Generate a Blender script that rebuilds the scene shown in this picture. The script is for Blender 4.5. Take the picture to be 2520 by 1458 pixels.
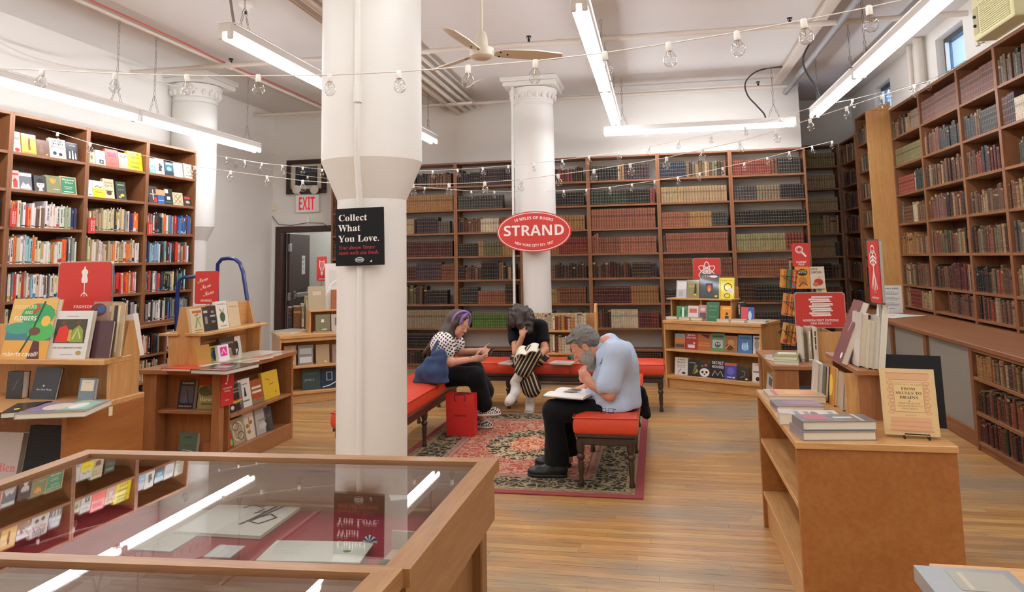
import bpy, math, random
import numpy as np
from mathutils import Vector, Matrix
from mathutils.geometry import tessellate_polygon
for o in list(bpy.data.objects): bpy.data.objects.remove(o)
SC = bpy.context.scene
COL = SC.collection
GL = {}
GL['ser'] = {
46: [135,[55,56,33,47,25,26,33,4,55,-5,76,4,85,26,76,47]],
48: [286,[143,-5,87,7,48,44,25,102,18,179,21,232,30,278,46,314,70,341,102,357,143,363,198,350,237,314,260,256,268,179,264,125,255,80,239,44,216,17,184,1],[143,56,166,64,182,87,190,125,190,232,182,271,166,294,143,302,119,294,104,271,96,232,96,125,104,87,119,64]],
50: [286,[20,0,20,53,167,207,183,240,182,275,173,289,159,296,121,297,81,278,60,263,19,311,52,336,92,355,147,362,179,359,207,349,229,334,246,315,256,292,260,266,257,237,233,188,114,64,270,64,270,0]],
53: [286,[121,-5,68,0,25,15,25,80,69,63,118,57,148,60,169,70,183,88,187,113,169,154,116,167,62,159,32,175,45,357,239,357,239,293,111,293,105,223,150,228,181,225,208,216,231,200,248,179,259,152,263,120,254,68,227,28,182,3]],
65: [325,[-7,0,-7,14,18,23,37,56,154,347,167,347,297,41,316,16,330,14,330,0,171,0,171,14,201,19,211,34,188,99,77,99,56,39,65,19,95,14,95,0],[85,120,180,120,132,238]],
66: [330,[12,0,12,13,33,16,47,24,53,38,56,275,52,307,38,322,12,327,12,339,164,339,262,320,295,261,275,211,214,184,287,153,312,98,303,57,276,26,234,6,177,0],[136,188,174,191,196,203,208,224,212,257,209,287,201,307,185,319,147,321,140,316,136,291],[193,23,211,37,221,61,224,96,220,131,206,155,183,168,136,172,137,34,142,25]],
67: [348,[191,-8,144,-2,102,15,68,42,42,78,25,121,20,170,25,219,42,261,68,297,103,324,145,341,193,347,230,342,281,325,304,330,312,347,325,347,325,230,312,230,292,271,265,303,233,323,198,330,130,290,107,169,132,55,207,18,237,21,267,33,294,53,319,79,333,66,272,10]],
68: [369,[15,0,15,13,47,22,53,34,53,303,45,317,32,324,11,327,11,339,165,339,244,328,302,295,337,242,349,170,304,42,170,0],[166,18,208,27,238,56,255,103,261,171,237,285,166,323,141,315,136,287,137,36,141,25]],
69: [329,[11,0,11,13,33,15,47,22,54,36,54,301,46,317,33,324,12,327,12,339,297,339,297,238,286,238,274,277,253,303,220,316,159,320,142,316,137,302,136,183,173,187,193,200,206,223,215,257,227,257,227,88,214,88,203,135,193,149,161,164,136,166,138,35,143,26,172,21,233,29,257,40,276,56,306,107,320,107,300,0]],
70: [301,[12,0,12,13,33,17,47,25,53,39,53,302,46,315,11,327,11,339,293,339,293,238,281,238,265,287,250,303,231,313,171,321,149,320,138,314,136,184,170,188,191,201,204,224,212,258,225,258,225,88,212,88,204,125,191,149,170,162,136,167,137,44,146,23,171,14,191,13,191,0]],
71: [378,[200,-8,149,-2,105,15,69,41,43,77,26,120,21,171,26,219,43,262,69,297,104,324,145,341,192,347,232,342,282,325,296,326,312,347,326,347,326,229,312,229,285,282,245,317,223,327,199,330,131,290,109,170,115,100,134,50,165,20,205,10,229,12,244,20,252,34,253,115,245,127,205,136,205,148,373,148,373,136,340,127,332,96,332,22,266,0]],
72: [390,[12,0,12,13,33,16,47,24,53,37,53,302,46,316,33,323,12,327,12,339,180,339,180,327,152,322,139,309,136,187,255,187,254,298,246,317,210,327,210,339,378,339,378,327,343,316,337,303,335,60,343,25,356,16,378,13,378,0,210,0,210,13,245,23,252,36,255,165,136,165,138,37,145,24,158,16,180,13,180,0]],
73: [194,[10,0,10,13,46,24,53,36,54,307,47,318,10,327,10,339,182,339,182,327,146,318,138,307,136,58,140,33,153,20,183,13,183,0]],
75: [380,[12,0,12,13,34,16,47,24,54,37,54,302,47,316,34,323,13,327,13,339,181,339,181,327,153,322,140,309,136,174,254,297,260,312,249,323,217,327,217,339,362,339,362,327,309,312,257,269,202,212,354,25,373,15,387,13,387,0,209,0,209,13,240,16,249,26,236,49,149,159,136,148,138,37,145,24,158,16,181,13,181,0]],
76: [318,[12,0,12,13,33,16,47,24,53,37,53,303,46,316,33,323,12,327,12,339,186,339,186,327,155,323,140,310,136,282,136,46,142,28,159,21,207,23,234,30,257,41,275,59,305,115,318,115,299,0]],
77: [472,[11,0,11,13,32,16,46,24,53,37,56,285,53,310,39,322,11,327,11,339,138,339,236,106,335,339,460,339,460,327,426,315,419,302,417,64,421,32,433,17,459,13,459,0,295,0,295,13,322,19,335,33,339,62,339,297,215,0,201,0,79,290,81,36,89,22,104,15,126,13,126,0]],
78: [367,[300,-8,80,261,82,36,88,23,102,16,124,13,124,0,14,0,14,13,40,17,53,31,57,59,57,289,27,323,14,327,14,339,117,339,291,126,290,297,282,316,247,327,247,339,357,339,357,327,335,323,323,316,316,303,314,-8]],
79: [391,[194,-8,158,-5,126,6,96,22,70,43,49,69,34,100,24,133,21,170,24,206,34,239,49,270,71,296,97,317,127,334,161,344,198,347,233,344,266,334,296,318,321,297,342,271,358,241,368,207,371,170,368,133,358,100,342,69,321,43,294,22,264,6,231,-5],[197,9,261,49,282,170,277,239,259,289,231,320,194,330,129,290,108,170,114,100,132,50,160,19]],
80: [311,[12,0,12,13,33,16,47,24,53,37,53,302,46,316,33,323,12,327,12,339,214,336,250,328,273,314,290,296,301,273,305,247,297,209,273,179,234,159,136,153,138,37,145,24,158,16,180,13,180,0],[136,171,182,175,202,188,214,211,218,245,214,279,205,303,187,316,148,320,137,308]],
82: [352,[12,0,12,13,33,16,47,24,53,37,53,302,46,316,33,323,12,327,12,339,162,339,227,334,274,317,301,289,311,249,292,197,235,167,330,27,345,15,358,13,358,0,252,0,150,158,136,158,138,37,145,24,158,16,180,13,180,0],[136,174,185,179,208,192,222,216,226,250,211,303,167,321,141,315,136,287]],
83: [291,[32,-8,32,118,47,118,62,70,83,37,111,18,147,11,172,15,191,27,203,45,208,67,198,96,168,119,83,164,57,188,42,215,37,247,40,275,50,300,65,320,86,335,110,344,153,346,214,333,233,335,239,347,252,347,252,238,240,238,219,287,185,319,145,331,122,328,104,318,93,302,89,283,92,265,118,238,189,203,236,174,261,140,268,99,264,69,252,43,234,22,209,6,179,-4,131,-7,56,8,46,-8]],
84: [315,[69,0,69,13,91,16,106,23,113,37,116,323,76,317,49,300,30,273,22,237,8,237,8,339,306,339,306,236,293,236,266,301,196,323,198,37,206,23,220,15,244,13,244,0]],
85: [367,[185,-10,125,-2,85,21,62,60,55,116,52,302,45,316,32,323,11,327,11,339,179,339,179,327,151,322,138,309,135,104,139,66,151,38,173,22,205,16,270,42,292,119,290,302,282,315,268,323,245,327,245,339,353,339,353,327,334,322,322,314,315,282,315,135,307,69,283,24,242,-1]],
86: [319,[158,-10,25,300,6,322,-11,327,-11,339,157,339,157,327,124,322,116,315,115,295,193,107,263,294,262,315,241,325,223,327,223,339,329,339,329,327,304,318,285,285,171,-10]],
87: [455,[127,-8,18,308,2,324,-12,327,-12,339,135,339,135,327,112,322,105,306,110,278,166,114,224,263,207,311,188,324,171,327,171,339,327,339,327,327,301,322,293,307,353,124,407,291,407,314,390,325,375,327,375,339,465,339,465,327,443,314,428,282,332,-8,319,-8,235,230,142,-8]],
89: [317,[76,0,76,13,97,16,111,24,117,37,120,133,22,308,-10,326,-10,339,154,339,154,326,133,325,118,317,118,302,185,168,257,290,260,304,250,320,220,326,220,339,327,339,327,326,305,316,285,292,200,152,202,37,209,24,222,16,244,13,244,0]],
97: [256,[190,-8,161,1,149,26,113,2,71,-7,48,-3,30,9,19,26,15,47,23,77,47,101,89,122,148,142,146,198,139,210,127,218,110,220,86,216,78,204,92,172,82,150,58,142,33,151,25,176,28,193,51,220,94,235,121,237,166,232,196,218,213,193,218,157,218,36,222,27,239,31,245,21,219,-1],[113,25,130,31,148,47,148,126,103,103,88,62,94,34]],
99: [219,[116,-8,89,-4,65,8,44,26,28,51,18,79,15,112,18,146,30,176,48,202,71,221,99,233,130,238,162,234,186,222,201,204,207,183,198,160,176,152,154,161,142,216,126,221,94,201,84,140,88,92,102,57,124,36,152,29,178,35,202,54,212,45,169,6]],
100: [275,[104,-8,79,-4,58,8,40,26,26,50,17,78,18,146,27,177,41,202,61,221,83,233,109,237,140,230,166,209,164,312,147,325,131,327,131,339,238,339,239,40,249,24,263,21,263,8,219,4,166,-8,166,29,140,2],[128,21,150,31,166,57,166,180,154,201,130,209,110,203,97,186,90,156,90,73,97,44,109,27]],
101: [224,[115,-8,87,-4,63,8,43,26,28,51,18,82,15,117,18,150,28,179,44,203,65,222,89,233,117,237,156,230,185,209,204,174,211,124,87,124,103,54,149,32,176,40,201,64,212,54,169,8],[87,143,150,143,144,206,135,217,120,221,95,204]],
104: [284,[14,0,14,12,34,19,39,42,38,310,27,325,14,328,14,339,110,339,110,199,142,227,181,237,230,217,246,158,247,28,258,14,271,12,271,0,151,0,151,12,170,19,175,42,174,179,163,200,151,202,129,195,110,175,111,28,122,14,134,12,134,0]],
107: [267,[13,0,13,12,34,19,39,42,38,311,28,325,15,327,16,339,110,339,110,126,178,196,182,207,175,216,153,219,153,231,257,231,257,219,229,212,166,156,268,15,280,12,280,0,157,0,157,12,174,15,177,30,121,110,110,100,111,28,122,14,134,12,134,0]],
108: [149,[14,0,14,12,34,19,39,42,38,310,28,325,15,327,15,339,111,339,112,28,122,14,134,12,134,0]],
110: [284,[14,0,14,12,34,19,39,42,38,202,27,217,14,219,14,231,110,231,110,199,142,228,181,237,230,217,246,158,247,28,258,14,271,12,271,0,151,0,151,12,170,19,175,42,174,179,163,200,151,202,129,195,110,175,111,28,122,14,134,12,134,0]],
111: [251,[126,-8,94,-4,67,9,45,27,28,52,18,82,14,115,18,148,28,178,45,203,67,221,94,233,125,237,156,233,183,222,205,203,222,179,232,149,236,115,232,81,222,51,205,27,183,8,156,-4],[126,9,144,14,159,42,163,85,161,169,155,202,143,217,126,223,107,217,96,202,89,169,88,85,92,42,108,14]],
115: [214,[113,-8,55,7,44,3,38,-7,27,-7,27,79,40,79,49,50,65,29,84,16,105,11,133,20,143,44,136,63,80,97,41,126,31,144,28,164,33,193,48,217,73,232,114,237,151,228,166,230,172,238,182,238,182,165,170,165,160,189,146,206,130,217,97,219,80,204,80,182,95,165,143,141,180,113,189,94,192,71,186,38,170,14,145,-2]],
116: [170,[92,-7,66,-3,49,8,39,26,36,208,15,208,15,223,66,275,96,316,108,316,108,231,155,231,155,208,108,208,108,47,117,32,125,30,141,36,154,56,166,49,136,7]],
117: [279,[98,-8,68,-2,49,13,38,38,34,185,29,210,9,219,9,231,106,231,107,43,120,28,132,27,153,32,170,49,169,201,165,211,141,219,141,231,241,231,242,38,255,24,268,22,268,10,223,5,170,-8,170,30,139,3]],
118: [228,[106,-8,22,199,9,216,-2,219,-2,231,122,231,122,219,101,216,96,203,138,91,178,197,172,215,152,219,152,231,227,231,227,220,207,208,119,-8]],
121: [223,[22,-102,8,-93,-2,-80,-3,-50,13,-32,38,-31,54,-45,57,-71,64,-73,85,-55,105,-4,14,210,-4,219,-4,231,121,231,121,219,101,216,97,199,138,89,177,199,175,211,151,219,151,231,223,231,223,219,206,209,108,-49,84,-87,56,-103]],
}
GL['ita'] = {
76: [334,[-18,0,-14,10,21,19,39,54,105,307,103,323,85,334,68,336,70,346,208,346,204,337,171,327,153,293,86,41,88,28,105,19,158,18,222,24,244,34,280,70,297,98,307,98,274,0]],
84: [312,[37,0,39,10,59,11,82,21,97,46,172,320,168,326,145,328,94,322,63,301,44,262,33,263,55,346,343,346,327,261,318,261,315,300,306,316,287,325,227,325,149,47,150,21,171,11,197,10,194,0]],
89: [307,[36,0,39,9,71,14,88,26,124,150,70,295,51,323,26,335,10,336,13,346,163,346,159,336,128,331,121,325,122,299,167,175,262,284,279,309,279,326,240,336,243,346,362,346,359,335,330,323,175,153,144,34,146,19,169,10,192,9,189,0]],
97: [255,[37,-6,20,-3,6,8,-2,25,-5,48,0,89,14,131,36,170,67,204,101,228,137,236,161,229,173,209,180,230,218,230,167,47,167,28,174,26,188,34,210,60,217,54,179,9,146,-6,130,0,125,17,142,88,89,17,63,0],[61,25,86,36,113,65,138,105,156,150,163,192,157,215,138,223,114,216,92,198,72,169,48,110,41,72,45,32]],
98: [254,[61,-6,34,-3,14,4,1,15,-3,32,69,316,64,336,38,339,40,348,116,363,121,358,77,187,116,223,159,236,187,231,209,216,223,192,228,162,224,132,198,74,152,26,124,9,93,-2],[71,7,98,13,125,30,149,56,167,89,179,124,184,157,180,180,171,197,157,207,139,211,115,206,94,189,76,162,37,29,45,12]],
100: [264,[46,-6,24,-2,7,10,-3,29,-7,55,4,107,33,162,74,208,109,229,143,236,167,231,181,219,205,321,204,331,192,338,174,339,176,348,252,363,256,353,177,52,177,25,186,23,203,32,228,60,236,54,196,9,179,-2,162,-6,142,1,136,20,150,84,124,44,99,16,73,0],[148,224,123,218,98,200,75,171,56,133,43,92,40,42,55,23]],
101: [214,[66,-5,37,0,16,16,2,40,-3,73,7,123,34,172,75,211,110,229,146,236,165,233,180,226,189,214,192,198,183,168,155,141,109,120,46,106,42,73,54,32,89,19,125,29,165,61,172,53,148,27,123,9,96,-2],[48,118,92,129,125,148,145,173,152,202,148,217,134,222,102,209,71,171]],
102: [148,[-36,-114,-59,-106,-68,-87,-63,-70,-50,-65,-37,-69,-35,-99,-18,-95,-3,-69,53,211,5,211,9,227,56,227,77,300,100,334,129,355,161,363,179,360,193,352,202,341,205,327,199,310,181,304,167,309,166,343,153,349,128,333,111,286,98,227,157,227,154,211,95,211,62,54,37,-34,25,-64,-3,-101]],
104: [300,[227,-5,208,-2,193,9,184,24,182,58,210,211,204,233,187,241,158,231,129,203,105,164,92,128,65,0,19,0,88,336,79,353,49,359,54,380,146,380,106,205,112,205,155,256,204,273,244,259,257,208,229,51,233,33,247,27,279,38,288,24,256,2]],
105: [132,[],[25,-6,6,1,1,30,45,197,37,210,13,214,15,223,92,236,97,225,44,46,46,28,54,24,72,34,97,62,104,55,63,9]],
107: [252,[162,-6,149,-2,130,23,90,120,58,96,31,0,-10,0,78,317,78,332,65,338,46,339,49,349,126,363,131,357,62,117,164,196,171,209,165,216,147,219,151,228,251,228,247,219,218,211,122,144,164,44,177,29,185,27,202,35,224,59,232,51,195,9]],
108: [128,[45,351,122,363,128,358,43,46,44,28,51,26,67,34,91,61,99,54,58,9]],
109: [410,[305,-6,286,2,280,23,319,179,317,201,306,205,277,192,242,156,208,102,187,54,170,0,131,0,181,174,179,201,159,202,132,185,100,154,74,115,30,0,-10,0,45,190,44,204,13,214,15,223,92,236,96,225,68,132,137,209,196,235,219,228,226,206,212,137,276,211,334,235,356,228,363,197,323,37,325,29,340,28,372,65,379,57,342,10]],
110: [271,[166,-7,147,1,141,21,181,189,177,201,168,205,145,196,119,173,69,106,50,61,32,0,-9,0,44,183,44,204,31,211,13,212,15,221,99,234,69,132,106,177,140,209,171,228,196,235,218,228,225,197,183,37,185,28,193,25,210,36,232,68,240,62,203,10]],
111: [261,[79,-6,45,0,19,16,3,42,-3,76,0,104,26,160,69,205,123,232,150,236,185,230,211,213,228,187,234,154,223,103,194,55,152,17,116,0],[84,9,104,12,141,41,171,89,187,143,190,169,179,209,147,223,123,217,99,199,76,172,58,137,46,98,42,62,44,39,53,22,66,12]],
114: [167,[-10,0,40,178,40,202,25,210,10,212,11,221,88,236,93,229,67,134,118,210,155,236,171,229,177,211,169,188,149,179,134,185,127,200,71,117,31,0]],
115: [185,[-16,-3,-6,79,3,79,7,48,18,26,33,12,53,8,69,11,82,20,91,33,94,51,90,69,55,120,31,165,34,200,47,219,67,231,110,234,135,226,152,227,156,234,164,234,154,160,146,160,130,207,97,223,76,214,68,194,72,176,109,125,132,78,131,47,112,15,79,-4]],
116: [139,[25,-6,7,0,1,26,49,211,15,211,16,221,61,243,101,292,113,292,94,227,136,227,132,211,90,211,46,44,47,26,54,23,69,32,93,59,100,51,61,8]],
117: [271,[34,-6,11,3,3,28,41,191,40,206,25,213,10,214,12,223,89,236,95,232,45,46,48,28,59,24,74,28,112,60,151,116,184,190,195,230,234,230,185,48,186,27,194,24,212,34,235,62,242,56,204,9,166,-6,147,1,141,20,164,114,127,61,95,24,64,1]],
118: [221,[46,-6,30,187,16,209,-5,213,-3,223,59,235,69,211,82,44,153,127,172,158,177,183,157,208,157,223,170,235,189,234,201,218,203,205,182,146,119,64,56,-6]],
119: [332,[36,-6,28,189,15,211,-3,215,-2,224,60,236,68,209,73,68,178,236,186,236,205,53,262,122,287,164,287,185,273,203,272,223,283,234,301,233,313,217,315,204,299,155,254,87,179,-6,171,-6,153,165,45,-6]],
121: [201,[-7,-81,7,-74,59,-5,24,172,16,196,-3,212,-18,214,-16,223,47,236,54,225,92,43,149,139,162,174,159,185,138,206,139,223,150,234,170,233,184,216,186,203,178,166,115,52,47,-49,12,-88,-19,-111]],
}
GL['scr'] = {
78: [330,[237,-7,224,131,228,196,241,252,134,57,102,23,66,3,28,-4,3,0,-15,11,-26,27,-30,47,-26,65,-16,81,0,91,34,93,52,79,52,58,34,47,6,38,3,22,18,12,62,18,95,39,129,80,223,254,265,303,287,312,293,304,283,220,288,95,347,228,371,255,398,258,410,245,403,234,367,218,340,180,293,62,298,23]],
101: [205,[75,-4,49,0,27,12,13,29,9,50,21,85,53,119,94,144,136,154,167,145,176,134,179,121,176,105,148,78,101,58,73,51,64,22,67,14,100,14,146,36,170,56,179,46,126,9],[78,64,109,75,135,97,145,123,142,135,136,139,119,128,97,102]],
119: [379,[82,-3,42,7,29,38,40,68,76,114,73,118,43,94,34,103,94,150,166,154,89,35,87,16,101,16,150,64,208,150,283,154,217,43,215,21,224,14,243,14,275,29,293,43,283,55,278,79,286,113,306,142,330,154,350,145,357,124,348,87,320,50,339,57,359,73,368,62,340,43,307,36,265,6,220,-3,175,10,160,50,115,7],[305,53,328,81,337,112,335,119,319,119,305,107,295,88,295,69]],
}
GL['san'] = {
49: [286,[131,0,133,278,66,220,30,266,145,357,207,357,207,0]],
50: [286,[20,0,20,53,167,207,183,240,182,275,173,289,159,296,121,297,81,278,60,263,19,311,52,336,92,355,147,362,179,359,207,349,229,334,246,315,256,292,260,266,257,237,233,188,114,64,270,64,270,0]],
52: [286,[161,0,161,74,9,74,9,127,165,357,235,357,235,133,278,133,278,74,235,74,235,0],[75,133,161,133,162,237,162,271,141,232]],
55: [286,[56,0,190,294,14,294,14,357,270,357,270,310,135,0]],
56: [286,[143,-5,90,1,50,21,26,51,18,91,23,124,38,150,86,187,45,223,33,247,29,276,33,302,45,324,63,340,114,359,173,359,223,340,241,324,253,302,257,275,252,246,239,223,193,189,229,165,257,134,268,93,264,65,252,41,233,22,208,7,178,-2],[143,220,173,239,183,253,186,270,183,286,174,297,143,307,112,297,103,286,100,270,103,253,127,229],[142,51,167,54,184,62,195,76,196,107,181,128,140,156,102,130,91,114,88,95,91,77,101,63,118,54]],
57: [286,[41,-2,41,59,84,54,123,58,153,68,173,85,187,108,199,166,168,136,146,127,117,124,76,131,44,154,23,189,16,237,24,289,49,328,87,353,138,361,172,357,204,344,230,323,251,293,264,253,267,174,257,114,234,62,216,39,193,21,165,7,130,-2],[139,301,119,297,103,286,93,266,89,238,92,215,101,197,116,186]],
65: [345,[0,0,126,359,219,359,345,0,264,0,238,85,108,85,82,0],[127,149,220,149,183,266,173,303,158,250]],
66: [336,[45,0,45,357,156,357,219,352,264,337,291,309,301,267,297,238,286,215,269,198,246,187,278,175,301,149,310,104,301,60,275,28,233,7,179,0],[121,216,192,218,210,226,220,239,223,257,219,274,208,286,189,293,121,295],[121,62,199,66,218,76,228,91,231,111,228,129,217,143,198,152,121,156]],
67: [319,[139,1,99,18,68,45,46,82,33,126,29,178,34,229,49,274,72,311,105,339,147,356,197,362,250,355,301,337,277,275,236,292,197,299,158,291,130,267,113,228,107,178,112,127,128,89,156,66,197,58,240,63,288,77,288,14,241,-1]],
68: [370,[45,0,45,357,157,357,209,352,254,337,291,312,318,278,335,235,341,182,328,103,290,46,228,11,146,0],[121,62,153,62,235,92,263,180,256,232,237,267,205,288,161,295,121,295]],
69: [280,[45,0,45,357,251,357,251,295,121,295,121,217,242,217,242,155,121,155,121,62,251,62,251,0]],
70: [274,[45,0,45,357,250,357,250,295,120,295,120,203,241,203,241,141,120,141,120,0]],
71: [362,[195,-5,124,7,72,42,40,100,29,179,34,231,51,276,77,312,114,340,160,356,244,361,322,340,297,280,259,294,215,299,184,295,158,284,136,266,120,242,110,212,109,145,117,116,129,91,147,73,170,62,248,63,248,138,181,138,181,201,322,201,322,16,264,1]],
72: [383,[45,0,45,357,121,357,121,217,262,217,262,357,338,357,338,0,262,0,262,154,121,154,121,0]],
73: [195,[16,0,16,43,60,63,60,294,16,314,16,357,179,357,179,314,135,294,135,63,179,43,179,0]],
74: [166,[-37,-100,-37,-37,-2,-42,22,-37,39,-18,45,23,45,357,121,357,121,23,117,-19,106,-51,89,-76,67,-92,39,-102]],
75: [332,[45,0,45,357,121,357,121,194,247,357,331,357,207,199,332,0,246,0,153,151,121,128,121,0]],
76: [283,[45,0,45,357,121,357,121,62,266,62,266,0]],
77: [472,[45,0,45,357,148,357,234,84,324,357,427,357,427,0,356,0,358,280,266,0,196,0,108,280,113,0]],
78: [407,[45,0,45,357,141,357,297,90,294,357,362,357,362,0,266,0,108,270,113,0]],
79: [398,[199,-5,146,1,103,18,70,46,47,83,34,128,29,180,34,231,47,276,70,312,103,340,146,357,200,363,252,357,295,340,328,312,351,276,364,231,369,179,364,127,351,82,328,46,295,18,252,1],[199,59,241,67,269,91,284,129,290,179,284,229,269,268,241,292,200,300,158,292,130,268,114,229,109,179,114,129,130,91,158,67]],
80: [314,[45,0,45,357,159,357,219,350,260,327,284,292,292,246,288,215,279,187,261,163,235,144,200,131,121,127,121,0],[121,189,174,192,196,202,210,218,215,243,200,282,155,295,121,295]],
81: [398,[270,-85,205,-5,146,1,103,18,70,46,47,83,34,128,29,180,34,231,47,276,70,312,103,340,146,357,200,363,252,357,295,340,328,312,351,276,364,231,369,179,364,123,348,75,320,37,281,11,367,-85],[199,59,241,67,269,91,284,129,290,179,284,229,269,268,241,292,200,300,158,292,130,268,114,229,109,179,114,129,130,91,158,67]],
82: [330,[45,0,45,357,149,357,212,350,257,331,283,297,292,250,282,207,258,176,225,156,330,0,246,0,161,137,121,137,121,0],[121,199,177,202,199,211,211,227,215,248,211,270,198,284,176,292,121,295]],
83: [275,[124,-5,71,0,23,16,23,87,76,67,130,58,154,60,170,68,179,80,182,96,177,114,139,141,71,177,45,202,29,238,27,261,35,303,60,335,98,355,148,362,201,356,254,337,230,278,186,294,146,299,127,297,113,289,104,278,101,263,105,246,139,221,194,193,232,164,253,125,256,99,247,56,221,23,180,2]],
84: [290,[107,0,107,294,10,294,10,357,280,357,280,294,183,294,183,0]],
85: [378,[188,-5,125,4,80,31,52,73,43,127,43,357,118,357,118,139,123,101,136,77,158,63,190,59,221,63,243,78,256,103,260,139,260,357,336,357,336,126,331,91,319,59,299,33,270,12,233,-1]],
86: [325,[121,0,0,357,77,357,153,109,163,66,176,124,249,357,325,357,204,0]],
87: [484,[91,0,0,357,75,357,138,69,149,132,206,357,278,357,338,115,346,69,409,357,484,357,393,0,307,0,242,271,225,187,177,0]],
88: [334,[0,0,119,184,8,357,91,357,168,229,244,357,325,357,213,180,334,0,247,0,164,135,81,0]],
89: [312,[119,0,119,137,0,357,82,357,156,210,231,357,312,357,194,139,194,0]],
90: [290,[12,0,12,49,183,295,16,295,16,357,273,357,273,308,102,62,278,62,278,0]],
97: [302,[106,-5,72,0,45,16,27,43,21,82,29,119,52,146,90,162,191,170,188,201,179,214,166,221,128,222,71,204,47,254,95,272,151,279,200,273,235,255,257,225,265,182,265,0,213,0,196,37,159,5,136,-3],[156,53,174,64,186,81,191,127,131,122,112,113,101,99,100,66,119,51]],
98: [316,[189,-5,162,-2,109,30,96,0,39,0,39,380,114,380,114,238,143,266,164,275,191,278,233,269,266,242,287,198,294,137,287,76,265,31,232,4],[168,56,189,61,205,77,215,103,218,138,215,173,204,198,188,213,167,219,142,214,126,201,117,178,114,138,116,103,125,77,142,61]],
99: [257,[150,-5,96,3,56,29,31,72,23,135,27,180,40,217,60,244,87,263,119,274,183,277,242,260,220,202,187,214,157,218,113,197,99,136,102,100,114,75,132,60,157,56,198,62,233,79,233,16,197,0]],
101: [296,[124,-1,90,10,62,29,41,57,27,91,23,135,27,178,39,214,58,242,84,262,115,274,152,278,202,270,241,246,266,207,274,154,274,118,98,118,103,90,117,69,138,55,191,52,259,72,259,15,216,0],[100,168,204,168,201,190,191,209,175,221,152,225,132,222,116,211,105,193]],
105: [153,[48,315,39,326,39,361,48,372,77,380,105,372,114,361,114,326,105,315],[39,0,39,273,114,273,114,0]],
108: [153,[39,0,39,380,114,380,114,0]],
111: [310,[154,-5,118,-1,86,12,60,32,40,60,27,95,23,137,31,197,58,242,100,269,156,278,192,274,224,262,250,241,270,214,283,179,287,137,278,77,251,32,209,4],[155,55,180,60,198,76,208,101,211,137,208,172,198,198,180,213,155,218,129,213,112,198,102,172,99,137,102,101,112,76,129,60]],
114: [227,[39,0,39,273,96,273,107,227,143,263,166,274,217,276,211,206,189,209,153,202,124,180,116,162,114,0]],
116: [217,[72,14,58,31,50,54,47,217,12,217,12,249,53,274,74,331,122,331,122,273,198,273,198,217,122,217,124,72,141,56,166,55,201,63,201,8,171,-1]],
118: [284,[104,0,0,273,78,273,135,103,143,62,154,118,207,273,285,273,181,0]],
}
RND = random.Random(7)
# ------------------------------------------------------------------ camera
F_PX, CX, CY = 1787.1, 1260.0, 448.4            # focal length and principal point, pixels of the 2520x1458 frame
YAW, PITCH, ROLL = -0.193869, 0.106592, -0.019021
EYE = Vector((0, 0, 1.5))
def cam_axes():
    cy, sy, cp, sp, cr, sr = math.cos(YAW), math.sin(YAW), math.cos(PITCH), math.sin(PITCH), math.cos(ROLL), math.sin(ROLL)
    f = Vector((sy*cp, cy*cp, sp)); r = Vector((cy, -sy, 0)); u = r.cross(f)
    return cr*r+sr*u, -sr*r+cr*u, f
CR, CU, CF = cam_axes()
cam = bpy.data.cameras.new('camera'); camo = bpy.data.objects.new('camera', cam); COL.objects.link(camo)
cam.sensor_width = 36; cam.lens = F_PX/2520*36; cam.shift_y = -(729-CY)/2520; cam.clip_start = .05
m3 = Matrix((CR, CU, -CF)).transposed()
camo.matrix_world = Matrix.Translation(EYE) @ m3.to_4x4()
SC.camera = camo
def ray(px, py): return CF + CR*((px-CX)/F_PX) - CU*((py-CY)/F_PX)
def PY(px, py, y): d = ray(px, py); return EYE + d*(y/d.y)
def PX(px, py, x): d = ray(px, py); return EYE + d*(x/d.x)
def PZ(px, py, z): d = ray(px, py); return EYE + d*((z-1.5)/d.z)
def PN(px, py, p0, n): d = ray(px, py); return EYE + d*((p0-EYE).dot(n)/d.dot(n))
def to_px(p):
    d = Vector(p)-EYE; w = d.dot(CF)
    if w < .05: return None
    return CX+F_PX*d.dot(CR)/w, CY-F_PX*d.dot(CU)/w, w
# ------------------------------------------------------------------ world, exposure
SKY_STR, TUBE_STR, EXPOSURE = 8.0, 34.0, 0.0
W = bpy.data.worlds.new('sky'); SC.world = W; W.use_nodes = True
bg = W.node_tree.nodes['Background']; bg.inputs[0].default_value = (.42, .62, 1, 1); bg.inputs[1].default_value = SKY_STR
SC.view_settings.view_transform = 'Standard'; SC.view_settings.look = 'None'
SC.view_settings.exposure = EXPOSURE; SC.view_settings.gamma = 1; SC.view_settings.use_curve_mapping = False
cy_ = SC.cycles
cy_.use_denoising = True; cy_.max_bounces = 8; cy_.diffuse_bounces = 5; cy_.glossy_bounces = 4; cy_.transmission_bounces = 6
cy_.transparent_max_bounces = 24; cy_.sample_clamp_indirect = 6; cy_.caustics_reflective = False; cy_.caustics_refractive = False
cy_.use_light_tree = True
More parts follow.
